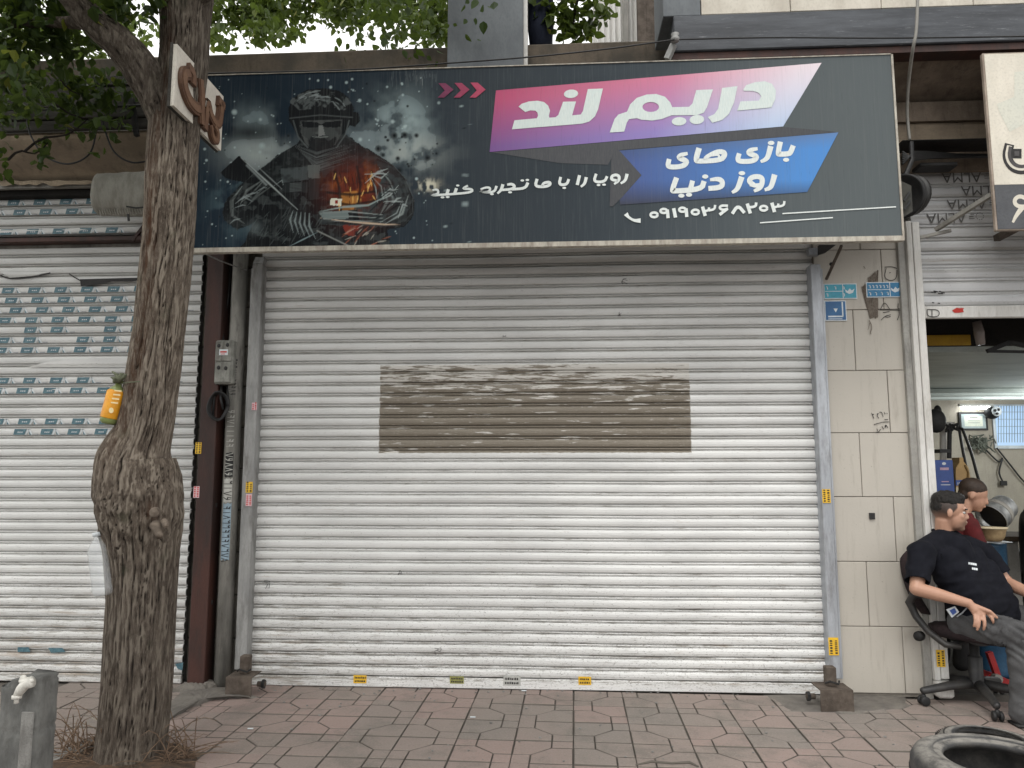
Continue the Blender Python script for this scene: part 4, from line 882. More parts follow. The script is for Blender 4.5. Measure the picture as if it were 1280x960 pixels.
pr.stroke([(420, 148), (398, 238), (490, 236), (512, 172)], w_, Z5); pr.dot((460, 273), 22, 13, Z5)
pr.stroke([(635, 128), (608, 240)], 36, Z5); pr.stroke([(712, 150), (695, 225), (650, 260)], [38, 34, 24], Z5)
pr.stroke([(825, 112), (795, 205), (920, 205), (950, 140)], w_, Z5); pr.dot((852, 240), 22, 13, Z5); pr.dot((915, 236), 22, 13, Z5)
pr.stroke([(1070, 190), (1000, 180), (1000, 140), (1050, 120), (1090, 140), (1085, 190), (1030, 230)], [28, 34, 34, 32, 34, 34, 22], Z5)
pr.stroke([(1178, 112), (1160, 190), (1105, 222)], [38, 34, 24], Z5)
pr.build('slogan_lettering', M_wht, ban)
pr = Print(YL); w_ = 21
def ring(cx, cy, rx=26, ry=17, w=18): pr.stroke([(cx + rx * math.cos(a), cy + ry * math.sin(a)) for a in [2 * math.pi * i / 14 for i in range(15)]], w, Z6)
ring(248, 166); ring(548, 146); ring(1045, 118)
for cx, cy, b in ((326, 140, 190), (462, 131, 182)):
    ring(cx - 8, cy - 2, 24, 15, 18); pr.stroke([(cx + 18, cy - 12), (cx + 24, b)], 24, Z6)
pr.stroke([(390, 118), (404, 186)], 25, Z6)
for x0_, y0_ in ((600, 100), (1104, 72)): pr.stroke([(x0_, y0_ + 6), (x0_ + 20, y0_ + 74)], 25, Z6); pr.stroke([(x0_ + 6, y0_ + 40), (x0_ + 46, y0_ + 34), (x0_ + 48, y0_ + 12)], 17, Z6); pr.stroke([(x0_ + 46, y0_ + 34), (x0_ + 88, y0_ + 26), (x0_ + 92, y0_ - 6)], 17, Z6)
pr.stroke([(785, 100), (735, 98), (722, 118), (750, 132), (786, 120)], 18, Z6); pr.stroke([(780, 122), (724, 165)], 22, Z6)
pr.stroke([(816, 158), (858, 96), (905, 152)], 24, Z6)
pr.stroke([(925, 84), (948, 156)], 25, Z6); pr.stroke([(934, 112), (988, 106), (990, 76)], 19, Z6)
pr.stroke([(42, 158), (60, 182), (100, 208), (150, 208)], [34, 18, 18, 34], Z6)
pr.build('telephone_number', M_wht, ban)
pr = Print(YL); pr.stroke([(978, 267), (1120, 258.5)], 1.5); pr.stroke([(950, 278.5), (1041, 272)], 1.5); pr.build('ruled_line', M_wht, ban)
for x_, m in ((548, (.20, .03, .09)), (568, (.33, .04, .10)), (588, (.50, .06, .13))):
    pr = Print(YL); pr.poly([(x_, 104 - (x_ - 548) * .02), (x_ + 9, 104 - (x_ - 548) * .02), (x_ + 19, 112), (x_ + 7, 122), (x_ - 1, 122), (x_ + 8, 113)]); pr.build('chevron', mat('chevron_%d' % x_, m, None, .6, bump=0), ban)
# ------------------------------------------------------------------ right sign
YS = -.53
sg = thing('shop_sign', 'cream shop sign with charcoal lower band at the right edge of the photo', 'shop sign')
xl_ = P(1237, 180, YS).x; zt_, zm_, zb_ = P(1229, 66, YS).z, P(1240, 231, YS).z, P(1242, 288, YS).z
M_cream = mat('cream_panel', (.72, .67, .57), (.62, .58, .49), .5, sc=3, bump=.1, grime=.15, gcol=(.35, .28, .2)); M_char = mat('charcoal_panel', (.055, .058, .066), (.075, .078, .085), .5, sc=6, grime=.2, gcol=(.02, .02, .02))
MB().box((xl_, YS + .004, zb_), (xl_ + 2.6, YS + .03, zt_), .003).build('casing', mat('sign_edge', (.40, .33, .27), (.25, .2, .16), .6, sc=9), sg)
MB().box((xl_ + .01, YS, zm_), (xl_ + 2.59, YS + .0035, zt_ - .01)).build('cream_panel', M_cream, sg); MB().box((xl_ + .01, YS, zb_ + .008), (xl_ + 2.59, YS + .0035, zm_ - .002)).build('charcoal_panel', M_char, sg)
pr = Print(YS - .001); pr.stroke([(1262, 180), (1258, 196), (1265, 209), (1278, 213), (1292, 208), (1300, 190)], 12); pr.poly([(1265, 186), (1277, 186), (1277, 198), (1265, 198)]); 
pr.build('lettering', M_ink, sg)
pr = Print(YS - .002); pr.stroke([(1262, 182), (1259, 196), (1265.5, 207.5), (1278, 211), (1291, 206)], 6.5); pr.build('lettering_outline', M_cream, sg)
pr = Print(YS - .003); pr.stroke([(1263, 183), (1261, 196), (1267, 206), (1278, 209), (1289, 204)], 4.0); pr.poly([(1268, 189), (1274, 189), (1274, 195), (1268, 195)]); pr.build('lettering', mat('charcoal_ink', (.08, .075, .075)), sg)
pr = Print(YS - .001); pr.stroke([(1284, 249), (1275, 244.5), (1268, 249), (1269, 256), (1277, 259), (1290, 256)], 5); pr.stroke([(1279, 258), (1271, 268), (1266, 278)], [7, 5, 3]); pr.build('numeral', M_cream, sg)
pr = Print(YS - .0008); pr.poly([(1268, 90), (1290, 88), (1290, 130), (1268, 128)]); pr.poly([(1246, 130), (1290, 112), (1290, 150), (1262, 165), (1250, 142)]); pr.build('faint_emblem', mat('pale_green_print', (.63, .62, .53), (.6, .6, .52), .5, bump=0), sg)
[MB().box((xl_ + .3, YS + .032, zz_), (xl_ + .34, .015, zz_ + .04)).build('bracket', M_rust, sg) for zz_ in (zt_ - .1, zb_ + .1)]
MB().bar(P(1150, 297, -.05), P(1189, 288, -.12), .02).bar(P(1170, 287, -.08), P(1240, 243, YS + .08), .026).build('stay_arm', M_greysteel, sg)
# ------------------------------------------------------------------ address plates and graffiti
M_teal = mat('teal_enamel', (.04, .30, .42), (.06, .35, .46), .4, sc=9, bump=0); M_blue = mat('blue_enamel', (.025, .13, .30), (.02, .10, .25), .4, sc=9, bump=0); M_wp = mat('plate_white', (.72, .76, .78), (.6, .66, .7), .5, sc=9, bump=0)
M_tb = mat('plate_blue', (.02, .17, .34), (.03, .2, .38), .4, sc=9, bump=0)
def plate(x0, y0, x1, y1, m, label, rows, split, tilt=0.0):
    t_ = thing('address_plate', label, 'street plate'); a, b = P(x0, y0, -.006), P(x1, y1, -.006)
    MB().box((a.x, -.010, b.z), (b.x, -.002, a.z), .001).build('rim', M_wp, t_); MB().box((a.x + .006, -.0115, b.z + .006), (b.x - .006, -.0101, a.z - .006)).build('enamel', m, t_)
    mb = MB(); W_, H_ = b.x - a.x, a.z - b.z; rr = random.Random(x0)
    if split:
        mb.box((a.x + W_ * split, -.0125, b.z + .006), (a.x + W_ * split + .005, -.0116, a.z - .006)); mb.box((a.x + .008, -.0125, b.z + H_ * .48), (a.x + W_ * split, -.0116, b.z + H_ * .48 + .004))
        for rz, n in rows:
            for i in range(n):
                xx = a.x + W_ * (.1 + .50 * i / max(n - 1, 1)); zz_ = b.z + H_ * rz; mb.box((xx, -.0125, zz_), (xx + .006, -.0116, zz_ + H_ * .2)); mb.box((xx - .006, -.0125, zz_ + H_ * .15), (xx + .006, -.0118, zz_ + H_ * .2))
        c = Vector((a.x + W_ * (split + 1) / 2, -.0122, b.z + H_ * .5)); mb.add([c + Vector((-.03, 0, .012)), c + Vector((-.026, 0, -.008)), c + Vector((-.005, 0, -.02)), c + Vector((.02, 0, -.012)), c + Vector((.032, 0, .016)), c + Vector((.012, 0, .004)), c + Vector((0, 0, .018)), c + Vector((-.014, 0, .0))], [(0, 1, 7), (1, 2, 7), (2, 5, 7), (2, 3, 5), (3, 4, 5), (5, 6, 7)])
    else:
        mb.box((b.x - .03, -.0125, b.z + .03), (b.x - .022, -.0116, a.z - .01)); mb.box((a.x + .02, -.0125, b.z + .024), (b.x - .024, -.0116, b.z + .034)); mb.box((a.x + .02, -.0125, b.z + .010), (b.x - .03, -.0116, b.z + .015))
        c = Vector(((a.x + b.x) / 2, -.012, (a.z + b.z) / 2)); mb.add([c + Vector((-.014, 0, .014)), c + Vector((0, 0, -.012)), c + Vector((.014, 0, .014))], [(0, 1, 2)])
    mb.build('plate_print', M_wp, t_); return t_
plate(1029, 355, 1071.5, 373.5, M_teal, 'pale teal address plate beside the right shutter rail, bird emblem at its end', [(.62, 3), (.16, 2)], .56)
plate(1082, 353, 1127, 371.5, M_tb, 'blue address plate with white numerals, above the triangle scribble', [(.60, 6), (.14, 4)], .66)
plate(1030, 376, 1058.5, 401, M_blue, 'small square blue plate under the teal address plate', [], 0)
pr = Print(-.0035); rr = random.Random(5)
g_ = lambda p: (1020 + p[0] * .1354, 300 + p[1] * .1354)
for q in range(60):
    u = rr.random(); y0_ = 300 + 120 * (1 - u); xx = 430 + 140 * u; pr.stroke([(xx + rr.uniform(-8, 8), y0_ - (25 if u > .4 else -10)), (xx + rr.uniform(-8, 8) + 5, 480), (470 + 95 * u + rr.uniform(-10, 10), 620), (500 + 70 * u + rr.uniform(-6, 6), 700 + rr.uniform(-20, 30))], 5.5, g_)
pr.stroke([(490, 740), (520, 800), (500, 860), (510, 870)], 8, g_); pr.stroke([(500, 750), (480, 830)], 5, g_); pr.stroke([(440, 240), (455, 265)], 5, g_)
o = pr.build('brown_scribble', mat('brown_marker', (.12, .095, .075), (.2, .17, .14), .8, sc=90), bld)
pr = Print(-.0045)
for s in ([(595, 642), (632, 565), (680, 638)], [(590, 645), (780, 650)], [(635, 250), (700, 245), (748, 262)], [(648, 258), (628, 350), (690, 380), (745, 355), (748, 275)], [(690, 300), (676, 305)], [(760, 585), (755, 640), (795, 632)], [(765, 650), (770, 690), (750, 740)], [(600, 740), (640, 700), (690, 690)], [(640, 705), (660, 715), (690, 705)], [(620, 670), (680, 660)]): pr.stroke(s, 6, g_)
g2 = lambda p: (1080 + p[0] * .05208, 505 + p[1] * .05208)
for s in ([(180, 210), (200, 250), (240, 350)], [(205, 260), (240, 240)], [(350, 220), (310, 270), (355, 345)], [(330, 225), (310, 250)], [(370, 200), (425, 190), (460, 305)], [(480, 200), (510, 240)], [(545, 215), (560, 235)], [(490, 372), (575, 375)], [(240, 495), (400, 445), (500, 428), (610, 430)], [(280, 685), (350, 680), (400, 600)], [(310, 590), (330, 660)], [(430, 530), (475, 610)], [(505, 570), (515, 485), (575, 570)], [(520, 560), (525, 500)]): pr.stroke(s, 16, g2)
pr.build('marker_writing', M_ink, bld, kind='stuff')
MB().box((P(1086, 645, 0).x, -.012, P(1086, 649, 0).z), (P(1093, 645, 0).x, -.002, P(1086, 641, 0).z), .002).build('drill_hole_cover', M_black, bld)
# ------------------------------------------------------------------ street tree
YT = -1.25
tree = thing('street_tree', 'old street tree with knotted burl leaning in front of the left shop', 'tree')
sil = [(985, 116, 214), (955, 121, 207), (930, 124, 206), (900, 127, 208), (860, 130, 211), (800, 132, 213), (746, 134, 214.5), (720, 133, 216), (690, 131, 218), (677, 129, 220), (655, 126, 223), (632, 123, 225), (610, 121, 223), (590, 121.5, 219), (572, 125, 213), (558, 135, 211), (542, 146, 213), (520, 152, 217), (480, 160, 223), (440, 167, 228), (412, 172, 231), (355, 178, 238), (308, 182, 242), (270, 184, 244), (230, 184.5, 245), (190, 186, 246), (160, 188, 248), (125, 192, 252), (90, 198, 256), (60, 200, 258), (26, 200, 259), (-20, 196, 264), (-80, 190, 262), (-160, 188, 252), (-240, 186, 238)]
zs_ = []; cx_ = []; rd = []
for y, a, b in sil:
    pa, pb = P(a, y, YT), P(b, y, YT); zs_.append((pa.z + pb.z) / 2); cx_.append((pa.x + pb.x) / 2); rd.append((pb.x - pa.x) / 2)
NR, NS = 560, 190; zz = np.linspace(zs_[0], zs_[-1], NR); CX = np.interp(zz, zs_, cx_); RD = np.interp(zz, zs_, rd)
ker = np.ones(5) / 5; pad = lambda a: np.convolve(np.pad(a, 2, 'edge'), ker, 'valid'); CX = pad(CX); RD = pad(RD) - .006
def bark(name, parent, centers, radii, seed, NSg, extra=None, amp=.011, redfn=None):
    vs = []; fur = []; n = len(centers); L = 0; x = None
    for i in range(n):
        c = centers[i]; d = (centers[min(i + 1, n - 1)] - centers[max(i - 1, 0)]).normalized()
        if x is None: x = Vector((1, 0, 0)); 
        x = (x - d * x.dot(d)).normalized(); y_ = d.cross(x)
        if i: L += (centers[i] - centers[i - 1]).length
        for j in range(NSg):
            a = 2 * math.pi * j / NSg; dr = x * math.cos(a) + y_ * math.sin(a); tw = a + .25 * math.sin(L * 2.1)
            q = Vector((math.cos(tw) * 5.2, math.sin(tw) * 5.2, L * 3.2 + seed))
            burl = extra(c.z, a) if extra else (0, 0)
            wq = q + Vector((mnoise.noise(q * .8), mnoise.noise(q * .8 + Vector((9, 0, 0))), 0)) * (.5 + 3.5 * burl[1])
            kf = max(5, round(NSg / 10)); c1_ = min(1, abs(math.sin(a * kf + 5.5 * mnoise.noise(wq * .55) + 2.0 * mnoise.noise(wq * 1.5))) / .42); c2_ = min(1, abs(math.sin(a * (kf - 6) * 1.0 + 7 * mnoise.noise(wq * .5 + Vector((7, 1, 3))) - L * 5)) / .30)
            g1 = max(0, min(1, .9 + 1.3 * mnoise.noise(wq * .9 + Vector((2, 5, 1))))); g2 = max(0, min(1, .45 + 1.6 * mnoise.noise(wq * 1.1 + Vector((8, 2, 6))))); h = (1 - (1 - c1_) * g1) * (1 - .6 * (1 - c2_) * g2)          # plates between narrow dark cracks
            fine = mnoise.noise(q * 7) * .18
            rr_ = radii[i] + amp * (h - .75) + amp * fine + burl[0] + mnoise.noise(Vector((math.cos(a), math.sin(a), L * 1.2)) * 1.3 + Vector((seed, 0, 0))) * radii[i] * .03
            vs.append(c + dr * rr_); fur.append((max(0, min(1, h + fine)), (redfn(c.z, a) if redfn else 0), 0))
    fs = [(i * NSg + j, i * NSg + (j + 1) % NSg, (i + 1) * NSg + (j + 1) % NSg, (i + 1) * NSg + j) for i in range(n - 1) for j in range(NSg)]
    fs.append(tuple(range(NSg - 1, -1, -1))); fs.append(tuple((n - 1) * NSg + j for j in range(NSg)))
    me = bpy.data.meshes.new(name); me.from_pydata([tuple(v) for v in vs], [], fs); ca_ = me.color_attributes.new('furrow', 'FLOAT_COLOR', 'POINT')
    c4 = np.ones((len(vs), 4), np.float32); c4[:, :3] = fur; ca_.data.foreach_set('color', c4.ravel()); me.materials.append(M_bark)
    me.polygons.foreach_set('use_smooth', [True] * len(fs)); return reg(bpy.data.objects.new(name, me), parent)
zk = P(185, 640, YT).z
def burl(z, a):
    ax = (a - 1.5 * math.pi); ax = (ax + math.pi) % (2 * math.pi) - math.pi     # 0 = towards the street
    k = math.exp(-((z - zk) / .20) ** 2); r = 0
    r += .022 * math.exp(-(((z - zk + .02) / .13) ** 2 + ((ax - .45) / .35) ** 2)) - .024 * math.exp(-(((z - zk - .02) / .05) ** 2 + ((ax - .50) / .20) ** 2))
    r += .02 * math.exp(-(((z - zk - .02) / .14) ** 2 + ((ax + .3) / .4) ** 2)) - .006 * k + .008 * k * mnoise.noise(Vector((ax * 3, z * 16, 2))) * 2
    r += -.02 * math.exp(-((ax + .15) / .18) ** 2) * (1 if z > zk + .1 else 0) * math.exp(-((z - zk - .7) / .6) ** 2)
    return r, k
def redf(z, a):
    ax = (a - 1.5 * math.pi); ax = (ax + math.pi) % (2 * math.pi) - math.pi; w = max(0, min(1, (z - 1.35) / .4))
    return w * math.exp(-((ax + .25 + .12 * math.sin(z * 5)) / .30) ** 2) + .8 * math.exp(-(((z - zk - .0) / .05) ** 2 + ((ax - .75) / .2) ** 2))
def depth_y(z):  return YT + .02 * math.sin(z * 2)
cent = [Vector((CX[i], depth_y(zz[i]), zz[i])) for i in range(NR)]
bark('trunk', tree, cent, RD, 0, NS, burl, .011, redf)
def limb(pts, name='branch', n=90, ns=64, amp=.009, seed=3, parent=tree):
    ps = [p for p, r in pts]; rs = [r for p, r in pts]; out = []; rr_ = []
    for i in range(len(ps) - 1):
        p0 = ps[max(i - 1, 0)]; p1, p2_, p3 = ps[i], ps[i + 1], ps[min(i + 2, len(ps) - 1)]; m_ = n // (len(ps) - 1)
        for s in range(m_):
            t_ = s / m_; out.append(.5 * ((2 * p1) + (-p0 + p2_) * t_ + (2 * p0 - 5 * p1 + 4 * p2_ - p3) * t_ * t_ + (-p0 + 3 * p1 - 3 * p2_ + p3) * t_ ** 3)); rr_.append(rs[i] + (rs[i + 1] - rs[i]) * t_)
    return bark(name, parent, out, rr_, seed, ns, None, amp)
limb([(P(218, 190, YT), .075), (P(205, 140, YT - .03), .095), (P(180, 92, YT - .08), .098), (P(150, 55, YT - .15), .085), (P(112, 22, YT - .22), .07), (P(60, -40, YT - .35), .055), (P(0, -110, YT - .5), .04)])
limb([(P(118, 28, YT - .2), .045), (P(85, 28, YT - .15), .03), (P(40, 29, YT - .1), .022), (P(-20, 33, YT), .015)], n=30, ns=20, amp=.003)
limb([(P(240, 10, YT), .05), (P(290, -40, YT - .1), .04), (P(380, -90, YT - .2), .03)], n=40, ns=24, amp=.004)
# cut stubs in the knot
M_cut = mat('bare_wood', (.20, .16, .125), (.10, .078, .06), .85, sc=20, st=(1, 1, 1), bump=.6)
def stub(px, py, ax_, l, r0_, r1_):
    c = P(px, py, YT - .19); ax_ = Vector(ax_).normalized(); mb = MB(); pts = [c + ax_ * (l * i / 6) + Vector((0, 0, .004 * math.sin(i))) for i in range(7)]
    mb.tube(pts, [r0_ + (r1_ - r0_) * i / 6 + random.uniform(-.002, .002) for i in range(7)], 12); mb.lathe([(0, .004), (r1_ * .25, .0), (r1_ * .9, -.003), (r1_ * .9, -.01)], pts[-1] + ax_ * .004, 12, tuple(ax_)); return mb.build('cut_stub', M_cut, tree, True)
stub(194, 656, (.55, -.42, -.62), .075, .026, .015); stub(194, 641, (.3, -.8, .1), .03, .026, .021); stub(205, 652, (.6, -.6, -.35), .04, .016, .012)
# ------------------------------------------------------------------ leaves
LEAF = [(0, 0), (.30, .18), (.36, .42), (.22, .72), (0, 1.0), (-.22, .72), (-.36, .42), (-.30, .18)]
def leaves(name, parent, clumps, size, m, seed):
    rs = np.random.RandomState(seed); vs = []; fs = []; tone = []
    for (c, rad, n) in clumps:
        c = Vector(c)
        for _ in range(n):
            d = rs.normal(size=3); d /= np.linalg.norm(d) + 1e-6; rr_ = rs.rand() ** .5; o = c + Vector((d[0] * rad[0], d[1] * rad[1], d[2] * rad[2])) * rr_
            s = size * rs.uniform(.55, 1.25); yaw = rs.uniform(0, 2 * math.pi); droop = rs.uniform(-1.4, .15)
            ax = Vector((math.cos(yaw) * math.cos(droop), math.sin(yaw) * math.cos(droop), math.sin(droop))); side = ax.cross(Vector((rs.normal() * .6, rs.normal() * .6, 1))).normalized(); nn = side.cross(ax)
            b = len(vs); tn = min(1, max(0, rs.beta(1.6, 2.2) + (.25 if rs.rand() < .06 else 0)))
            for (u, v) in LEAF: q = o + side * (u * s) + ax * (v * s) + nn * (-(abs(u) ** 1.3) * s * .5 - v * v * s * .18); vs.append((q.x, q.y, q.z)); tone.append((tn, tn, tn))
            fs += [(b, b + 1, b + 2, b + 3, b + 4), (b, b + 4, b + 5, b + 6, b + 7)]
    me = bpy.data.meshes.new(name); me.from_pydata(vs, [], fs); ca_ = me.color_attributes.new('tone', 'FLOAT_COLOR', 'POINT'); c4 = np.ones((len(vs), 4), np.float32); c4[:, :3] = tone
    ca_.data.foreach_set('color', c4.ravel()); me.materials.append(m); return reg(bpy.data.objects.new(name, me), parent)
cl = []; rg = random.Random(11)
def cpx(px, py, Y, r, n, fl=.8): cl.append((P(px, py, Y), (r, r * 1.1, r * fl), n))
for px, py, r, n in [(20, 10, .30, 230), (70, 0, .28, 210), (110, 5, .22, 120), (20, 60, .26, 190), (75, 48, .20, 120), (-40, 40, .35, 260), (135, -12, .22, 130), (60, -60, .4, 300), (150, 15, .13, 42), (0, 100, .22, 100), (165, -40, .22, 120), (185, 5, .08, 14), (35, 95, .17, 60)]: cpx(px, py, YT + rg.uniform(-.35, .25), r, n)
for px, py, r, n in [(85, 115, .17, 70), (110, 100, .18, 80), (60, 135, .15, 45), (140, 120, .16, 60), (20, 128, .16, 50), (165, 100, .12, 40), (105, 150, .13, 30), (140, 150, .10, 18), (50, 185, .06, 7), (58, 178, .07, 9), (8, 190, .07, 9), (8, 215, .07, 8), (45, 200, .07, 6), (125, 188, .05, 3), (5, 150, .12, 22), (145, 172, .05, 4)]: cpx(px, py, YT + .55 + rg.uniform(-.1, .1), r, n)
# crown above and towards the street, unseen clumps added to shade the sky light
for _ in range(120):
    y_ = rg.uniform(-6.5, .2); cl.append(((rg.uniform(-5.4, -.7), y_, rg.uniform(4.5, 5.9) if y_ > -2.6 else rg.uniform(3.5, 5.5)), (rg.uniform(.4, .65),) * 3, 250))
leaves('crown', tree, cl, .066, M_leaf, 5)
for a, b in [((0, 50), (130, 62)), ((20, 110), (120, 150)), ((30, 190), (110, 150)), ((10, 200), (60, 180)), ((40, 60), (100, 120))]:
    p0, p1 = P(*a, YT + .4), P(*b, YT + .5); MB().tube([p0.lerp(p1, i / 6) + Vector((0, 0, .03 * math.sin(i * 1.1))) for i in range(7)], [.008 - .0008 * i for i in range(7)], 6).build('twig', M_bark, tree)
# second tree behind the parapet
YN = 2.2
t2 = thing('yard_tree', 'leafy tree behind the parapet, its sprays hanging over the shop roof', 'tree')
cl = []
for px, py, r, n in [(262, 18, .30, 150), (300, 10, .32, 210), (345, 12, .34, 230), (395, 0, .32, 210), (440, -10, .35, 260), (490, -12, .30, 200), (545, 10, .30, 260), (590, -10, .3, 200), (272, 45, .15, 36), (330, 38, .18, 60), (365, 42, .12, 22), (425, 20, .18, 60), (520, 22, .20, 75), (548, 40, .15, 60), (500, 42, .09, 14), (536, 52, .08, 12), (480, 20, .15, 32), (300, -50, .6, 500), (420, -70, .6, 500), (540, -70, .6, 500), (455, 24, .06, 8), (315, 52, .08, 9), (-60, 0, .5, 420), (60, 40, .45, 260), (0, 60, .40, 220), (130, 50, .38, 180), (170, 30, .3, 120), (100, 70, .3, 120), (-20, 70, .4, 200)]:
    cl.append((P(px, py, YN + rg.uniform(-.4, .4)), (r * 1.15, r, r * .8), int(n * (1.9 if px > 240 else 1.1))))
leaves('crown', t2, cl, .08, M_leaf2, 8)
base = P(610, 60, YN + 1); MB().tube([(base.x, base.y, 0), (base.x + .1, base.y, 3), (base.x - .1, base.y, 5.5), (base.x + .3, base.y, 7.5)], [.2, .16, .12, .06], 14).build('trunk', M_bark, t2, True)
for dx in (-2.2, -1.2, .8, 1.6): MB().tube([(base.x, base.y, 4.2), (base.x + dx * .5, base.y - .4, 5.2), (base.x + dx, base.y - .8, 5.6)], [.06, .04, .02], 8).build('branch', M_bark, t2, True)
t3 = thing('hanging_spray', 'leafy spray hanging beside the grey column, in front of the pale screen', 'branch'); cl = []
for px, py, r, n in [(690, 5, .18, 60), (705, 22, .17, 55), (725, 15, .20, 80), (722, 38, .11, 26), (748, 12, .13, 36), (700, -25, .3, 120), (745, -30, .3, 110), (760, 22, .05, 6), (640, 6, .03, 3), (735, 40, .06, 8), (708, 45, .06, 8)]: cl.append((P(px, py, .1), (r * .9, r * .6, r * .9), n))
leaves('foliage', t3, cl, .075, M_leaf2, 9)
MB().tube([P(740, -120, .1), P(730, -40, .1), P(720, 10, .1), P(715, 40, .1)], [.02, .014, .009, .004], 8).build('stem', M_bark, t3)
# dry twigs and litter in the pit
mb = MB(); rg2 = random.Random(4)
for _ in range(240):
    g0 = G(rg2.uniform(70, 245), rg2.uniform(932, 962)); 
    if (g0.xy - Vector((CX[5], YT))).length < .14: continue
    a = rg2.uniform(0, 6.28); L = rg2.uniform(.05, .30); h = rg2.uniform(.01, .22) * (1 if rg2.random() < .5 else .3); pts = [g0 + Vector((math.cos(a) * L * s, math.sin(a) * L * s * .6, .012 + h * math.sin(s * 2.0) + rg2.uniform(-.004, .004))) for s in (0, .25, .5, .75, 1)]
    mb.tube(pts, [.0028, .0026, .0022, .0016, .0008], 4, False)
mb.build('dry_twigs', mat('dry_twig', (.20, .135, .09), (.11, .07, .045), .9, sc=20), None, True, 'tangle of dry brown twigs and grass round the foot of the street tree', 'twigs', kind='stuff')
mb = MB()
for s_, e_, h in (((118, 940), (78, 962), .03), ((150, 925), (112, 915), .10), ((135, 957), (165, 905), .12)):
    a, b = G(*s_), G(*e_); a.z = .02; b.z = h; mb.tube([a.lerp(b, i / 5) + Vector((0, 0, .02 * math.sin(i))) for i in range(6)], [.007, .007, .006, .005, .004, .003], 6)
mb.build('fallen_stick', mat('grey_stick', (.27, .24, .20), (.18, .155, .13), .9), None, True, 'pale fallen sticks at the foot of the street tree', 'stick')
# glass jar on its side in the pit
c = G(172, 951) + Vector((0, .0, .045)); jr = thing('broken_box', 'small dark broken plastic box with a pale rim, at the tree foot', 'box')
MB().box((c.x - .045, c.y - .03, c.z - .035), (c.x + .03, c.y + .03, c.z + .03), .006).build('body', M_black, jr)
MB().tube([c + Vector(v) for v in ((.032, -.03, .038), (.05, -.03, .03), (.052, -.03, -.04), (.035, -.03, -.042), (.033, -.03, .038))], .003, 6).tube([c + Vector(v) for v in ((-.045, -.031, .026), (.0, -.033, .036), (.032, -.031, .038))], .002, 5).build('rim', M_filmw, jr)
# ------------------------------------------------------------------ board on the tree
tb = thing('tree_sign', 'white board with brown raised Persian letters, nailed to the street tree', 'sign board')
Yn, Yf = YT - .24, YT + .30
n0, n1 = P(221, 65, Yn), P(221, 139, Yn); f1_ = P(276.5, 182, Yf); f0_ = P(274, 112, Yf)
z0_, z1_ = (n1.z + f1_.z) / 2, (n0.z + f0_.z) / 2; a3, b3 = Vector((n0.x, Yn, 0)), Vector((f1_.x, Yf, 0)); dv = (b3 - a3); Wd = dv.length; dv.normalize(); nv = Vector((dv.y, -dv.x, 0))
if nv.dot(Vector((0, 0, 0)) - a3 + CAM) < 0: nv = -nv
def bp(u, v, o=0): return a3 + dv * (u * Wd) + nv * o + Vector((0, 0, z1_ - v * (z1_ - z0_)))
print('sign', Wd, z1_ - z0_, nv)
M_bw = mat('board_white', (.70, .66, .58), (.60, .56, .49), .6, sc=6, bump=.1, grime=.25, gcol=(.3, .25, .2)); M_bb = mat('brown_letter', (.13, .068, .040), (.085, .042, .026), .6, sc=12)
MB().slab([bp(0, 0), bp(1, 0), bp(1, 1), bp(0, 1)], -nv * .02).build('board', M_bw, tb)
MB().slab([bp(-.012, -.02, -.021), bp(1.01, -.02, -.021), bp(1.01, 1.02, -.021), bp(-.012, 1.02, -.021)], -nv * .012).build('board_back', M_plank, tb)
M_pl = mat('letter_face', (.20, .115, .07), (.15, .08, .05), .6, sc=12)
def letter(pts):
    lo_ = [bp(u, v, .001) for u, v in pts]; MB().slab(lo_, nv * .022).build('raised_letter', M_bb, tb)
    cx = sum(p[0] for p in pts) / len(pts); cy = sum(p[1] for p in pts) / len(pts)
# letters: thick strokes as slabs in board coordinates
def lstroke(pts, w):
    for _ in range(2):
        o2 = [pts[0]]
        for (x0, y0), (x1, y1) in zip(pts, pts[1:]): o2 += [(x0 * .75 + x1 * .25, y0 * .75 + y1 * .25), (x0 * .25 + x1 * .75, y0 * .25 + y1 * .75)]
        pts = o2 + [pts[-1]]
    q = [Vector((u * Wd, -v * (z1_ - z0_))) for u, v in pts]; L = []; Rr = []
    for i, p in enumerate(q):
        a = (q[min(i + 1, len(q) - 1)] - q[max(i - 1, 0)]).normalized(); n = Vector((-a.y, a.x)) * w / 2; L.append(p + n); Rr.append(p - n)
    pl = L + Rr[::-1]; to = lambda p, o: a3 + dv * p.x + nv * o + Vector((0, 0, z1_ + p.y)); MB().slab([to(p, .001) for p in pl], nv * .02).build('raised_letter', M_bb, tb)
    L2 = []; R2 = []
    for i, p in enumerate(q):
        a = (q[min(i + 1, len(q) - 1)] - q[max(i - 1, 0)]).normalized(); n = Vector((-a.y, a.x)) * w / 2 * .55; L2.append(p + n); R2.append(p - n)
    MB().slab([to(p, .0215) for p in L2 + R2[::-1]], nv * .003).build('letter_face', M_pl, tb)
lstroke([(.20, .30), (.10, .38), (.10, .58), (.22, .74), (.36, .76), (.44, .70)], .07); lstroke([(.18, .22), (.28, .24), (.28, .42)], .06); lstroke([(.42, .20), (.46, .40), (.47, .62), (.50, .92)], .065)
lstroke([(.56, .95), (.57, .62), (.60, .42), (.66, .62), (.78, .68), (.88, .60), (.90, .20)], .06); lstroke([(.82, .22), (.96, .24)], .06); lstroke([(.68, .78), (.74, .98), (.84, .96), (.85, .78), (.76, .74)], .045)
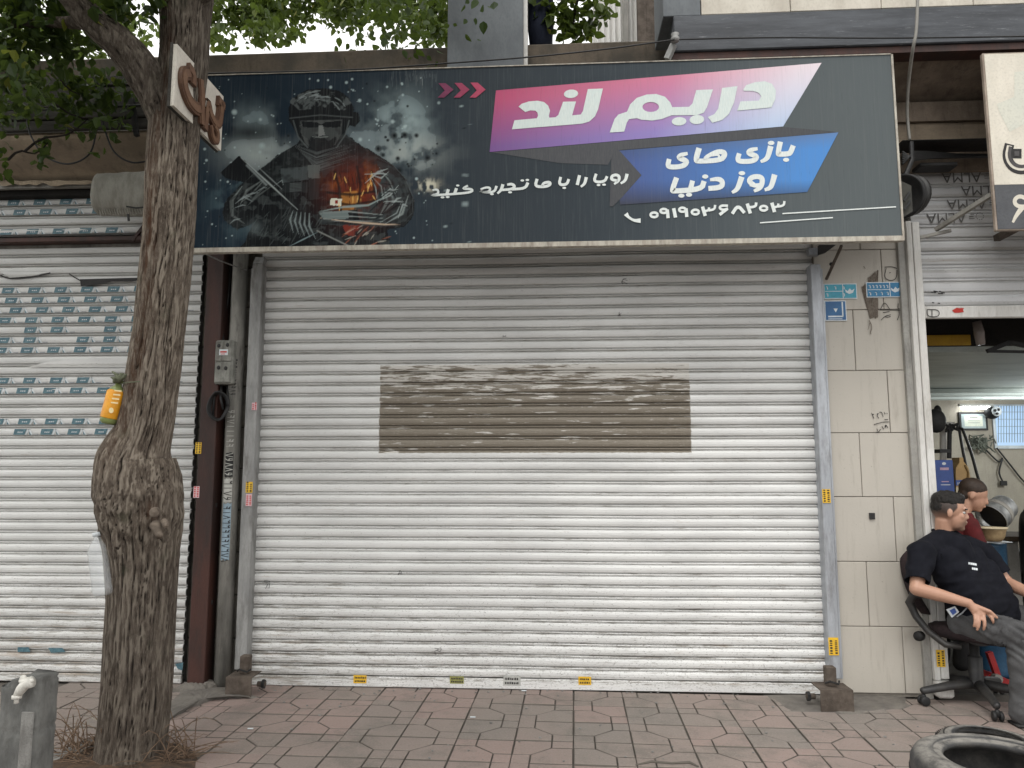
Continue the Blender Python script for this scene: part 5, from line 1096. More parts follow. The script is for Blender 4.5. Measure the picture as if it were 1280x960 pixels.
# ------------------------------------------------------------------ faucet post
g = G(34, 962); fp = thing('tap_post', 'broken topped concrete post with a white painted tap, lower left corner', 'post')
ctr = P(35, 900, -1.95); cxp, cyp, ztp = ctr.x, -1.95, P(35, 843, -1.95).z; r_ = .5 * (P(61, 900, -1.95).x - P(9, 900, -1.95).x)
vs = []; N = 40; K = 40
for i in range(K + 1):
    for j in range(N):
        a = 2 * math.pi * j / N; sq = (abs(math.cos(a)) ** 5 + abs(math.sin(a)) ** 5) ** (-.2); rr_ = r_ * sq * .96; z = ztp * i / K
        if i == K or i == K - 1: z -= (.035 if math.cos(a) < -.35 else 0) + .012 * mnoise.noise(Vector((math.cos(a) * 2, math.sin(a) * 2, 1)))
        rr_ += .004 * mnoise.noise(Vector((math.cos(a) * 3, math.sin(a) * 3, z * 14))) + (-.006 if (i % 13 == 0) else 0)
        vs.append((cxp + rr_ * math.cos(a), cyp + rr_ * math.sin(a) * .9, z))
fs = [(i * N + j, i * N + (j + 1) % N, (i + 1) * N + (j + 1) % N, (i + 1) * N + j) for i in range(K) for j in range(N)]; vs.append((cxp, cyp, ztp + .005)); fs += [(K * N + j, K * N + (j + 1) % N, (K + 1) * N) for j in range(N)]
M_postc = mat('cast_concrete', (.17, .17, .16), (.10, .10, .095), .95, sc=12, st=(1, 1, .5), bump=1, grime=.4, bsc=90)
MB().add(vs, fs).build('shaft', M_postc, fp, True)
MB().box((cxp + r_ * .3, cyp - r_ * .93, .0), (cxp + r_ * .9, cyp - r_ * .84, ztp - .12), .004).build('render_patch', M_conc, fp)
M_tap = mat('tap_white', (.72, .70, .64), (.55, .53, .48), .5, sc=40, grime=.3)
tp_ = MB(); T = lambda px, py: P(px, py, cyp - r_ - .02)
tp_.tube([T(40, 852), T(32, 855), T(26, 862), T(21, 870)], [.022, .021, .019, .014], 12); tp_.lathe([(0, 0), (.018, 0), (.018, .012), (0, .012)], T(21, 871) - Vector((0, 0, .006)), 16); tp_.tube([T(21, 870), T(20.5, 879)], .009, 10)
tp_.ell(T(33, 851), (.03, .018, .014)); tp_.ell(T(29, 850), (.014, .012, .020)); tp_.build('tap', M_tap, fp, True)
# ------------------------------------------------------------------ bottles tied to the tree
M_pet = m_glass('clear_plastic', (.82, .86, .88), .08, .26); M_juice = mat('orange_sleeve', (.80, .36, .02), (.70, .28, .02), .4, sc=20, bump=0); M_orl = mat('pale_sleeve_print', (.80, .66, .35), (.8, .6, .3), .5, bump=0)
M_limb = mat('green_plastic', (.25, .30, .10), (.20, .24, .09), .3, sc=9)
def bottle(name, label, top, bot, r, mb_m, sleeve=None):
    top, bot = Vector(top), Vector(bot); ax = (top - bot); L = ax.length; ax.normalize(); t_ = thing(name, label, 'bottle')
    prof = [(0, .004), (r * .7, 0), (r * .95, .012), (r, .03)]; k = 0; z = .04
    while z < L * .72: prof += [(r * (.95 if k % 2 else 1.0), z)]; z += .014; k += 1
    prof += [(r * .98, L * .74), (r * .75, L * .84), (r * .38, L * .92), (r * .34, L * .97)]
    MB().lathe(prof, bot, 24, tuple(ax)).build('body', mb_m, t_, True); MB().lathe([(0, 0), (r * .42, 0), (r * .42, .02), (0, .02)], bot + ax * L * .97, 16, tuple(ax)).build('cap', M_filmw if sleeve is None else M_limb, t_, True)
    return t_, bot, ax, L
YBt = YT - .10
b1, bo, ax, L = bottle('juice_bottle', 'orange sleeved juice bottle tied to the left side of the street tree', P(149, 478, YBt), P(135, 530, YBt), .043, M_limb, 1)
MB().lathe([(.0436, .03), (.0445, .035), (.0445, .165), (.036, .175)], bo, 24, tuple(ax)).build('sleeve', M_juice, b1, True)
pr = Print(YBt - .053)
for y_ in (488, 493, 498, 503): pr.stroke([(143 - (y_ - 488) * .3, y_), (152 - (y_ - 488) * .3, y_ + 1)], 1.8)
pr.dot((139, 513), 3, 3.6); pr.build('sleeve_print', M_orl, b1)
mb = MB()
for q in range(9):
    a, b = P(146 + random.uniform(-4, 4), 478, YBt - .03), P(146 + random.uniform(-9, 12), 466 + random.uniform(-2, 8), YBt - .03 + random.uniform(-.03, .03)); mb.tube([a, a.lerp(b, .5) + Vector((.01, 0, .01)), b], [.008, .010, .004], 6)
mb.tube([P(150, 480, YBt - .02), P(160, 478, YT - .16), P(175, 477, YT - .2)], .003, 5); mb.build('knotted_cloth', mat('sage_cloth', (.17, .18, .12), (.10, .11, .07), .9, sc=30), b1, True)
bottle('water_bottle', 'crumpled clear plastic bottle wedged low against the street tree', P(122, 668, YT - .12), P(131, 744, YT - .12), .055, M_pet)
# ------------------------------------------------------------------ things over the left shop
mb = MB(); Yc_ = -.36
aw = thing('rolled_blind', 'rolled pale grey canvas blind hanging under the left shop soffit', 'blind')
xa0, xa1 = P(123, 245, Yc_).x, P(215, 245, Yc_).x; zt2, zb2 = P(150, 219, Yc_).z, P(150, 268, Yc_).z; prof = []
M_canv = mat('grey_canvas', (.33, .32, .28), (.23, .22, .19), .9, sc=8, st=(3, 1, 1), bump=.5)
vs = []; n = 24; m_ = 30
for i in range(m_ + 1):
    x_ = xa0 + (xa1 - xa0) * i / m_
    for j in range(n):
        a = 2 * math.pi * j / n; e = (abs(math.cos(a)) ** 3 + abs(math.sin(a)) ** 3) ** (-1 / 3); k = .85 if i == 0 else 1; w_ = .006 * mnoise.noise(Vector((x_ * 14, a * 2, 0)))
        vs.append((x_, Yc_ + (.10 * e * k + w_) * math.cos(a), (zt2 + zb2) / 2 + ((zt2 - zb2) / 2 * e * k * (1 + .10 * i / m_) + w_) * math.sin(a)))
MB().add(vs, [(i * n + j, i * n + (j + 1) % n, (i + 1) * n + (j + 1) % n, (i + 1) * n + j) for i in range(m_) for j in range(n)] + [tuple(range(n - 1, -1, -1)), tuple(m_ * n + j for j in range(n))]).build('canvas_roll', M_canv, aw, True)
mb = MB()
for i in range(26): x_ = xa0 + .04 + (xa1 - xa0 - .06) * i / 26; mb.tube([(x_, Yc_ - .07, zb2 + .012), (x_ + .01, Yc_ - .06, zb2 - .02 - random.random() * .012)], .004, 4)
mb.build('fringe', M_canv, aw)
MB().tube([P(158, 258, Yc_ - .1), P(170, 260, Yc_ - .1), P(190, 258, Yc_ - .1)], .005, 6).tube([P(160, 268, Yc_ - .1), P(161, 276, Yc_ - .1)], .008, 6).build('tie_cord', M_wire, aw)
cable('thin black cable sagging below the fascia boards, left one of two loops', [P(34, 150, -.45), P(38, 168, -.45), P(55, 194, -.45), P(85, 205, -.45), P(112, 192, -.45), P(121, 160, -.45), P(126, 140, -.45)], .006)
cable('thin black cable sagging below the fascia boards, loop nearest the tree', [P(127, 140, -.45), P(131, 162, -.45), P(143, 190, -.45), P(165, 203, -.45), P(190, 200, -.45)], .006)
cable('slack dark cable running along the fascia boards', [P(-20, 137, -.46), P(60, 137, -.46), P(130, 134, -.46), P(215, 130, -.46)], .009)
sb = MB(); sb.bar(P(165, 125, -.45), P(171, 170, -.45), .028); sb.build('hanging_strap', M_black, None, False, 'short black strap hanging from the fascia boards beside the tree', 'strap')
cable('thin overhead wire sagging across the top of the banner to the corner pier', [P(240, 92, -.60), P(430, 87.5, -.60), P(560, 79, -.60), P(665, 71, -.60), P(760, 61, -.60), P(843, 49.5, -.58)], .005)
cable('thin wire running along the black stone beam', [P(843, 49.5, -.56), P(960, 47, -.56), P(1120, 47.5, -.56), P(1300, 45, -.56)], .005)
cable('grey cable hanging down the beam beside the long banner', [P(1148, -60, -.6), P(1147, 0, -.6), P(1145, 40, -.62), P(1141, 62, -.60), P(1136, 100, -.42), P(1134, 140, -.30), P(1137, 175, -.28)], .0095, M_greysteel)
ins = thing('wire_insulator', 'small dark wire clamp at the lower corner of the stone pier', 'insulator'); MB().lathe([(0, 0), (.022, .0), (.028, .02), (.018, .035), (.026, .05), (0, .06)], P(844, 52, -.56), 14).build('knob', M_galv2, ins, True); MB().bar(P(842, 56, -.52), P(834, 74, -.50), .035).build('arm', M_galv2, ins)
# old horn lamp at the right post
hl = thing('round_floodlight', 'round black floodlight hanging beside the right end of the long banner', 'lamp')
c = P(1130, 246, -.34); axh = Vector((.55, -.80, -.1)).normalized()
axh = Vector((-.75, -.62, -.15)).normalized()
MB().lathe([(0, -.10), (.05, -.10), (.09, -.06), (.135, .0), (.14, .03), (.125, .03), (.11, .01), (0, .0)], c, 30, tuple(axh)).build('housing', M_black, hl, True)
c2 = P(1139, 245, -.26); MB().lathe([(.085, -.02), (.125, -.02), (.13, .02), (.085, .02)], c2, 30, (-.85, -.5, 0), True).build('rim', mat('grey_black', (.035, .034, .032), (.02, .02, .02), .5), hl, True)
MB().slab([P(1126, 226, -.46), P(1139, 232, -.47), P(1141, 264, -.47), P(1128, 272, -.46)], Vector((0, .02, 0))).build('front_shade', mat('olive_black', (.035, .033, .024), (.02, .02, .016), .6), hl)
MB().bar(P(1130, 251, -.475), P(1137, 240, -.475), .01).bar(P(1130, 262, -.475), P(1138, 251, -.475), .01).build('shade_rib', M_black, hl)
MB().tube([c + Vector((0, 0, .1)), P(1140, 200, -.3), P(1139, 178, -.28)], .015, 8).build('bracket', M_black, hl)
ub = thing('junction_box', 'black junction box and bundled cables above the round floodlight', 'box'); MB().box(P(1150, 203, -.12), P(1186, 216, .0), .006).build('casing', M_black, ub)
mb = MB()
for q in range(6):
    y0 = 184 + q * 5; mb.tube([P(1128, 205 - q * 3, -.35), P(1142, 196 + q * 2 - 6, -.28), P(1160, 190 + q * 1.5, -.15), P(1195, 193 + q * .7, -.10), P(1240, 194 + q * .4, -.10)], .008, 6)
mb.build('cable_bundle', M_wire, ub, True); MB().box(P(1128, 176, -.2), P(1245, 188, .0), .01).build('trunking', M_black, ub)
# ------------------------------------------------------------------ right shop front
post = thing('door_post', 'white painted steel post between the stone pier and the open shop', 'post')
xp0, xp1, xp2 = P(1141, 600, -.03).x, P(1150, 600, -.03).x, P(1170, 600, -.06).x; zpt = P(1135, 276, -.06).z
MB().box((xp0, -.03, .0), (xp1, .3, zpt), .003).build('side_plate', mat('grey_post_paint', (.36, .35, .32), (.28, .27, .25), .6, sc=5, grime=.4), post)  # narrow grey strip beside the white channels
MB().box((xp1 + .001, -.06, .12), (xp1 + (xp2 - xp1) * .42, .02, zpt), .003).build('outer_channel', M_white, post)
MB().box((xp1 + (xp2 - xp1) * .42 + .003, -.065, .13), (xp2, .10, zpt - .01), .003).build('inner_channel', M_white, post)
MB().box((xp2 + .002, .02, .0), (xp2 + .03, .30, zpt)).build('jamb', M_greysteel, post)
MB().box((xp1 - .0, -.09, .02), (xp2 + .015, .06, .118), .012).build('foot_plate', M_white, post)
sticker(post, 1176, 823, 10, 20, -.0675, vertical=True)
zsb, zst = P(1200, 398, .05).z, P(1200, 219, .05).z; s3 = thing('roller_shutter', 'half raised aluminium roller shutter of the open right shop', 'roller shutter')
MB().box((xp2, .035, zsb), (6.3, .07, zsb + .082), .006).build('bottom_bar', M_white, s3); z = zsb + .085; p3 = .094; sl3 = []; k = 0
while z < zst - .02:
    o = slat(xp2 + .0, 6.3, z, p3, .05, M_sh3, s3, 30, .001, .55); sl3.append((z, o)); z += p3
for i, (z_, o) in enumerate(sl3[-4:]):
    mb = MB(); x_ = xp2 + .05 + [.0, .14, .24, .12][i]
    while x_ < xp2 + 1.2:
        textmesh(mb, 'ALMA', (x_ + .31, .0385, z_ + p3 * .78), (-1, 0, 0), (0, 0, -1), .10, 1)
        q = x_ + .33; mb.box((q, .038, z_ + .03), (q + .035, .0388, z_ + .034)).box((q, .038, z_ + .045), (q + .03, .0388, z_ + .05)).box((q + .01, .038, z_ + .06), (q + .035, .0388, z_ + .064))
        for a in range(10): t0 = 2 * math.pi * a / 10; t1 = t0 + .35; cc = Vector((q + .07, .0383, z_ + .048)); mb.add([cc + Vector((math.cos(t0) * .022, 0, math.sin(t0) * .022)), cc + Vector((math.cos(t1) * .022, 0, math.sin(t1) * .022)), cc + Vector((math.cos(t1) * .027, 0, math.sin(t1) * .027)), cc + Vector((math.cos(t0) * .027, 0, math.sin(t0) * .027))], [(0, 1, 2, 3)])
        x_ += .47
    mb.build('printed_text', mat('faded_ink', (.09, .088, .085), (.14, .135, .13), .7, sc=40, bump=0), o)
pr = Print(.032); pr.poly([(1190, 388), (1196, 384.5), (1203, 386), (1205, 390), (1198, 391), (1193, 391)]); pr.poly([(1200, 385), (1205, 385), (1203, 389)]); pr.build('sticker', M_redink, s3)
pr = Print(.032); pr.stroke([(1159, 387), (1174, 387), (1174, 396), (1159, 396), (1159, 387)], 1.0); pr.stroke([(1165, 387), (1165, 396)], 1.0); pr.build('sticker', M_ink, s3)
pr = Print(.030);
for _ in range(14): x0, y0 = random.uniform(1163, 1180), random.choice([365, 379]) + random.uniform(-2, 2); pr.stroke([(x0, y0), (x0 + 3, y0 + .6)], 1.3)
pr.build('soot_mark', M_ink, s3)
MB().box((xp2, .08, zst - .3), (6.3, .40, zst + .32)).build('shutter_box', M_greysteel, s3)
# interior of the open shop
D = 4.9; xi0 = xp2 + .01; M_int = mat('interior_plaster', (.42, .38, .31), (.35, .315, .26), .9, sc=2.5, bump=.2, grime=.2, gcol=(.15, .12, .1)); M_ceil = mat('ribbed_ceiling', (.50, .54, .51), (.36, .40, .375), .5, sc=1.3, st=(1, 3, 1), bump=.1, metal=.2)
zce = 2.33
MB().box((xi0 - .3, .31, -.02), (xi0 - .001, D, 3.4)).build('interior_side_wall', M_int, None, kind='structure'); MB().box((6.2, .31, -.02), (6.4, D, 3.4)).build('interior_side_wall', M_int, None, kind='structure')
MB().box((xi0 - .3, D, -.02), (6.4, D + .2, 3.4)).build('interior_back_wall', M_int, None, kind='structure')
MB().box((xi0 - .3, .135, -.3), (6.4, D, -.006)).build('interior_floor', mat('oily_floor', (.10, .095, .085), (.06, .056, .05), .7, sc=4), None, kind='structure')
MB().box((xi0, .95, zce), (6.2, D, zce + .1)).build('interior_ceiling', M_ceil, None, kind='structure')
MB().box((xi0, .41, 3.0), (6.2, D, 3.1)).build('interior_upper_ceiling', M_dark, None, kind='structure')
cb = thing('ceiling_beam', 'dark beam with a yellow stripe just inside the half raised shutter', 'beam'); zy0, zy1 = P(1190, 432, .9).z, P(1190, 419, .9).z
MB().box((xi0, .90, zy0), (6.2, .945, zy0 + .7)).build('beam_face', M_dark, cb); MB().box((xi0, .885, zy0), (P(1214, 425, .88).x, .899, zy1), .002).build('yellow_stripe', mat('yellow_paint', (.55, .33, .02), (.45, .25, .02), .5, sc=5, bump=0), cb)
tr_ = thing('plastic_wrapped_duct', 'bundle wrapped in clear film hanging behind the raised shutter', 'bundle'); MB().tube([P(1221, 402, .6), P(1224, 416, .6), P(1226, 431, .6)], [.03, .036, .03], 10).build('wrapped_roll', m_glass('film_wrap', (.35, .30, .28), .2, .8), tr_, True)
MB().bar(P(1234, 439, .7), P(1262, 428, .7), .03).bar(P(1262, 428, .7), P(1300, 436, .7), .03).bar(P(1234, 439, .7), P(1290, 440, .7), .02).build('hanging_bracket', M_black, tr_)
for i in range(3):   # ceiling ridges
    y_ = D - .5 - i * .45; MB().box((xi0, y_, zce - .05), (6.2, y_ + .06, zce - .002), .01).build('ceiling_batten', M_ceil, None, kind='structure')
em = m_emit('tube_light', (.92, .97, 1), 14.0); zt_ = 2.24
for a, b, y_, lab in ((1240, 1330, D - .75, 'lit fluorescent tube nearest the upper right edge of the open shop'), (1202, 1238, D - .12, 'short lit fluorescent tube above the framed certificate')):
    tl_ = thing('tube_lamp', lab, 'lamp'); pa, pb = P(a, 493 if y_ < D - .3 else 510, y_), P(b, 493 if y_ < D - .3 else 510, y_); MB().tube([pa, Vector((pb.x, pb.y, pa.z))], .018, 10).build('tube', em, tl_); MB().box((pa.x - .03, y_ - .02, pa.z + .02), (pb.x + .03, y_ + .03, pa.z + .05)).build('fixture', M_white, tl_)
al = bpy.data.lights.new('interior_tube_light', 'POINT'); al.shadow_soft_size = .15; al.energy = 42; al.color = (.93, .98, 1); alo = bpy.data.objects.new('interior_tube_light', al); COL.objects.link(alo); pa = P(1290, 493, D - .75); alo.location = (pa.x + .1, D - 1.7, zce - .42)
def B(px0, py0, px1, py1, Y, th, m, name, parent, bev=.003): return MB().box(P(px0, py1, Y), P(px1, py0, Y) + Vector((0, th, 0)), bev).build(name, m, parent)
Db = D - .03
cf = thing('framed_certificate', 'framed pale certificate on the back wall of the open shop', 'picture frame'); B(1200, 515, 1234, 538, Db, .025, M_black, 'frame', cf); B(1202.5, 517.5, 1231.5, 535.5, Db - .004, .003, mat('mat_board', (.42, .5, .5), None, .5, bump=0), 'mount', cf); B(1206, 520, 1228, 533, Db - .007, .002, mat('paper', (.72, .74, .62), (.62, .68, .58), .6, bump=0), 'certificate', cf)
pr = Print(Db - .009); pr.stroke([(1212, 522), (1222, 522)], .7); pr.stroke([(1210, 526), (1225, 526)], .4); pr.stroke([(1210, 528.5), (1225, 528.5)], .4); pr.build('printed_text', M_ink, cf)
wd = thing('wall_window', 'pale blue frosted window on the back wall of the open shop', 'window'); B(1244, 505, 1330, 561, Db, .02, mat('window_frame', (.6, .64, .66), None, .5), 'frame', wd); wg = B(1247, 507, 1330, 557, Db - .006, .004, m_emit('daylit_pane', (.38, .52, .70), .35), 'pane', wd)
mb = MB()
for i in range(14): a = P(1248 + i * 3.4, 507, Db - .009); b = P(1248 + i * 3.4, 553, Db - .009); mb.bar(a, b, .006)
for y_ in (515, 524, 533, 542): mb.bar(P(1247, y_, Db - .01), P(1330, y_, Db - .01), .005)
mb.build('glazing_bar', mat('blue_grey', (.25, .32, .38)), wd)
mk = thing('wall_fan', 'black and white round fan head between certificate and window', 'fan'); MB().ell(P(1240, 516, Db - .1), (.09, .09, .08)).build('housing', M_black, mk, True); MB().ell(P(1246, 514, Db - .2), (.06, .03, .065)).build('grille', M_filmw, mk, True); MB().ell(P(1244, 513, Db - .24), (.016, .01, .02)).ell(P(1248.5, 512, Db - .24), (.014, .01, .018)).ell(P(1246.5, 517, Db - .24), (.02, .01, .016)).build('grille_hole', M_black, mk, True)
bw = MB(); rq = random.Random(2)
for _ in range(34):
    x, y = rq.uniform(1214, 1240), rq.uniform(546, 562); bw.tube([P(x, y, Db - .05), P(x + rq.uniform(-6, 6), y + rq.uniform(-5, 5), Db - .08), P(x + rq.uniform(-8, 8), y + rq.uniform(-6, 8), Db - .05)], .008, 5)
bw.box(P(1215, 561, Db), P(1234, 547, Db) + Vector((0, .02, 0))); bw.build('tangled_wiring', mat('grey_tangle', (.14, .15, .12), (.08, .085, .07)), None, False, 'tangle of dusty wiring on the back wall below the certificate', 'wiring')
cable('thin cable swooping from the tangled wiring to a plug', [P(1232, 562, Db - .02), P(1248, 577, Db - .02), P(1253, 573, Db - .02), P(1249, 590, Db - .02), P(1254, 603, Db - .03)], .010)
cable('thin cable running down the back wall under the window', [P(1246, 560, Db - .02), P(1262, 580, Db - .02), P(1280, 602, Db - .02), P(1300, 618, Db - .02)], .010)
MB().box(P(1251, 607, Db - .04), P(1258, 601, Db - .02), .005).build('plug', M_black, None, False, 'small black plug hanging on the back wall', 'plug')
for i, s_ in enumerate(([(1199, 536), (1203, 560), (1209, 590), (1212, 604)], [(1203, 536), (1214, 566), (1222, 595), (1236, 640)])): cable(['black strap hanging from the hook left of the certificate', 'long black strap slanting down toward the metal bucket'][i], [P(x, y, 1.4) for x, y in s_], .012)
hk = MB(); 
for _ in range(12): x = rq.uniform(1186, 1200); hk.tube([P(x, 533 + rq.uniform(-4, 3), 1.4), P(x + rq.uniform(-5, 5), 530 + rq.uniform(-3, 8), 1.38), P(x + rq.uniform(-6, 6), 536 + rq.uniform(-4, 6), 1.4)], .010, 5)
hk.tube([P(1187, 535, 1.4), P(1186.5, 573, 1.4)], .018, 8); hk.build('strap_hook', M_black, None, False, 'bunch of black straps and a rod beside the white pipe', 'straps')
pwh = thing('white_pipe', 'bent white plastic pipe on the back wall beside the door post', 'pipe'); MB().tube([P(1179, 600, 1.5), P(1179, 540, 1.5), P(1180, 533, 1.5), P(1186, 531, 1.5), P(1192, 531, 1.5)], .026, 10).build('tube', M_white, pwh, True)
MB().ell(P(1170, 526, 1.3), (.08, .05, .10)).ell(P(1172, 514, 1.35), (.03, .03, .05)).build('helmet_on_hook', M_black, None, True, 'dark rounded object hung beside the door post inside the shop', 'bag')
# shelf with oil cans
shf = thing('shelf', 'dark shelf board behind the seated man, carrying the oil containers', 'shelf'); Ysf = .95; zsf = P(1190, 634, Ysf).z
MB().box((P(1168, 634, Ysf).x, Ysf - .12, zsf - .03), (P(1216, 634, Ysf).x, Ysf + .2, zsf), .003).build('board', M_black, shf); MB().box((P(1169, 600, Ysf).x, Ysf + .08, 0.0), (P(1171.5, 600, Ysf).x, Ysf + .12, P(1170, 565, Ysf).z)).build('upright', M_black, shf); MB().box((P(1169, 600, Ysf).x, Ysf - .1, P(1170, 566, Ysf).z), (P(1183, 600, Ysf).x, Ysf + .12, P(1170, 562, Ysf).z)).build('top_bracket', M_black, shf)
M_can = mat('blue_carton', (.05, .10, .33), (.04, .08, .26), .4, bump=0); M_gold = mat('gold_plastic', (.42, .27, .10), (.34, .21, .08), .35, sc=9)
oc = thing('oil_carton', 'blue oil carton with pink print on the shelf behind the seated man', 'carton'); B(1172, 575, 1191, 634, Ysf - .06, .14, M_can, 'body', oc, .004)
pr = Print(Ysf - .0615); pr.stroke([(1175, 586), (1186, 586)], 3.2); pr.stroke([(1177, 602), (1186, 602)], 1.2); pr.build('printed_text', mat('pink_print', (.6, .4, .5), None, .5, bump=0), oc); pr = Print(Ysf - .0615); pr.dot((1180, 579.5), 2.5, 1.8); pr.stroke([(1176, 606), (1188, 606)], 1.0); pr.build('printed_mark', M_filmw, oc)
ob_ = thing('oil_jug', 'gold plastic oil jug with a blue viscosity label, next to the blue carton', 'jug'); c0 = P(1202, 634, Ysf); wj = (P(1211, 600, Ysf).x - P(1193, 600, Ysf).x); hj = P(1202, 572, Ysf).z - c0.z
mb = MB(); pts = [(0, 0), (1, 0), (1, .62), (.92, .80), (.62, .92), (.60, 1.0), (.35, 1.0), (.32, .90), (.05, .78), (0, .65)]; mb.slab([Vector((c0.x - wj / 2 + u * wj, Ysf - .05, c0.z + v * hj)) for u, v in pts], (0, .11, 0)); mb.build('body', M_gold, ob_)
MB().tube([Vector((c0.x + wj * .18, Ysf - .052, c0.z + hj * .85)), Vector((c0.x + wj * .36, Ysf - .054, c0.z + hj * .70)), Vector((c0.x + wj * .30, Ysf - .052, c0.z + hj * .58))], .008, 6).build('handle', mat('gold_shade', (.25, .15, .05)), ob_)
B(1195, 600, 1210.5, 607, Ysf - .053, .002, M_can, 'label', ob_, 0); mb = MB(); textmesh(mb, '10W-40', P(1196.2, 606, Ysf - .056), (1, 0, 0), (0, 0, 1), .026, 1, bold=.02); mb.build('printed_text', M_filmw, ob_)
B(1196, 609, 1206, 626, Ysf - .053, .002, mat('pale_label', (.6, .52, .35), None, .5, bump=0), 'label', ob_, 0)
# bucket, bowl, bins
M_tin = mat('scuffed_tin', (.55, .56, .55), (.32, .33, .33), .35, metal=.7, sc=18, st=(2, 2, .5), bump=.3)
bk = thing('metal_bucket', 'scuffed silver metal bucket lying tilted above the wooden bowl', 'bucket'); Yb_ = .55; c = P(1247, 641, Yb_); axb = Vector((-.72, -.35, -.45)).normalized()
MB().lathe([(0, -.10), (.085, -.10), (.088, -.09), (.098, .0), (.106, .08), (.11, .085), (.104, .085), (.094, -.0), (.082, -.09), (0, -.092)], c, 32, tuple(axb)).build('pail', M_tin, bk, True); MB().lathe([(.098, -.02), (.102, -.018), (.104, .012), (.101, .015)], c, 32, tuple(axb)).build('band', M_greysteel, bk, True); MB().lathe([(0, .0), (.094, .0), (.0, .002)], c + axb * .05, 24, tuple(axb)).build('dark_inside', M_black, bk)
wb = thing('wooden_bowl', 'worn tan wooden bowl standing on the blue drum', 'bowl'); c = P(1241, 676, .45); k = 1 / 190; MB().lathe([(0, 0), (.055, 0), (.075, .03), (.085, .075), (.092, .085), (.083, .085), (.07, .03), (0, .02)], c, 28).build('bowl', mat('tan_wood', (.42, .31, .17), (.30, .21, .11), .7, sc=14), wb, True); MB().lathe([(.0, 0), (.105, .0), (.105, .010), (0, .010)], c + Vector((-.01, 0, .085)), 28).build('rim_board', mat('pale_wood', (.55, .47, .32), (.45, .38, .25), .6), wb, True)
MB().box(P(1222, 678, .42), P(1252, 675.5, .55), .002).build('flat_cover', M_filmw, None, False, 'flat white lid lying on top of the blue drum', 'lid')
dr_ = thing('blue_drum', 'dark blue oil drum behind the seated man', 'drum'); c = P(1240, 700, .55); zt_ = P(1240, 679, .55).z; MB().lathe([(0, 0), (.118, 0), (.122, .02), (.118, .05), (.118, .3), (.124, .31), (.118, .32), (.118, zt_ - .02), (.122, zt_ - .004), (0, zt_)], (c.x, .6, 0), 30).build('barrel', mat('drum_blue', (.012, .045, .09), (.02, .07, .13), .5, sc=7, grime=.5), dr_, True)
MB().lathe([(0, 0), (.03, 0), (.03, .04), (.015, .05), (0, .05)], P(1217, 676, .45), 14).ell(P(1224, 668, .47), (.035, .03, .03)).build('dark_part', M_black, None, True, 'small dark machine part beside the wooden bowl', 'machine part')
tbk = thing('work_table', 'brown wooden work table at the right edge inside the shop', 'table'); B(1253, 671, 1330, 677, .9, .5, mat('brown_top', (.10, .07, .045), (.07, .05, .03)), 'top', tbk)
for x_ in (1268, 1325): B(x_, 677, x_ + 5, 800, .92, .05, M_greysteel, 'leg', tbk)
B(1254, 690, 1330, 860, 1.3, .3, M_black, 'shelf_load', tbk)
mb = MB()
for _ in range(16): p_ = P(rq.uniform(1256, 1290), rq.uniform(700, 760), 1.1); mb.ell(p_, (rq.uniform(.03, .08), .06, rq.uniform(.03, .08)))
mb.build('heaped_parts', M_black, None, True, 'dark heap of car parts under the work table', 'car parts')
tyv = thing('standing_tyre', 'black tyre standing at the right edge beside the work table', 'tyre'); MB().lathe([(.18, -.08), (.27, -.09), (.30, -.07), (.30, .07), (.27, .09), (.18, .08)], P(1300, 690, .6), 36, (.9, -.4, 0), True).build('carcass', M_black, tyv, True)
MB().box((xi0, 1.0, 0), (xi0 + .5, 3.0, .75), .01).build('dark_cabinet', M_dark, None, False, 'low dark cabinet in the shadow inside the open shop', 'cabinet')
jk = thing('trolley_jack', 'red trolley jack on the floor behind the office chair', 'jack'); Yj = .35
MB().bar(P(1236, 815, Yj), P(1247, 846, Yj), .035).build('lifting_arm', M_red, jk); MB().slab([P(1232, 846, Yj), P(1240, 842, Yj), P(1262, 850, Yj), P(1275, 868, Yj), P(1232, 868, Yj)], (0, .12, 0)).build('frame', M_red, jk); MB().bar(P(1243, 868, Yj - .03), P(1275, 868, Yj - .03), .03).bar(P(1240, 874, Yj - .1), P(1270, 876, Yj - .1), .028).build('side_rail', M_red, jk)
MB().lathe([(0, -.02), (.03, -.02), (.03, .02), (0, .02)], P(1246, 848, Yj - .02), 14, (0, 1, 0)).lathe([(0, -.02), (.02, -.02), (.02, .02), (0, .02)], P(1236, 858, Yj - .02), 14, (0, 1, 0)).build('pivot', M_greysteel, jk)
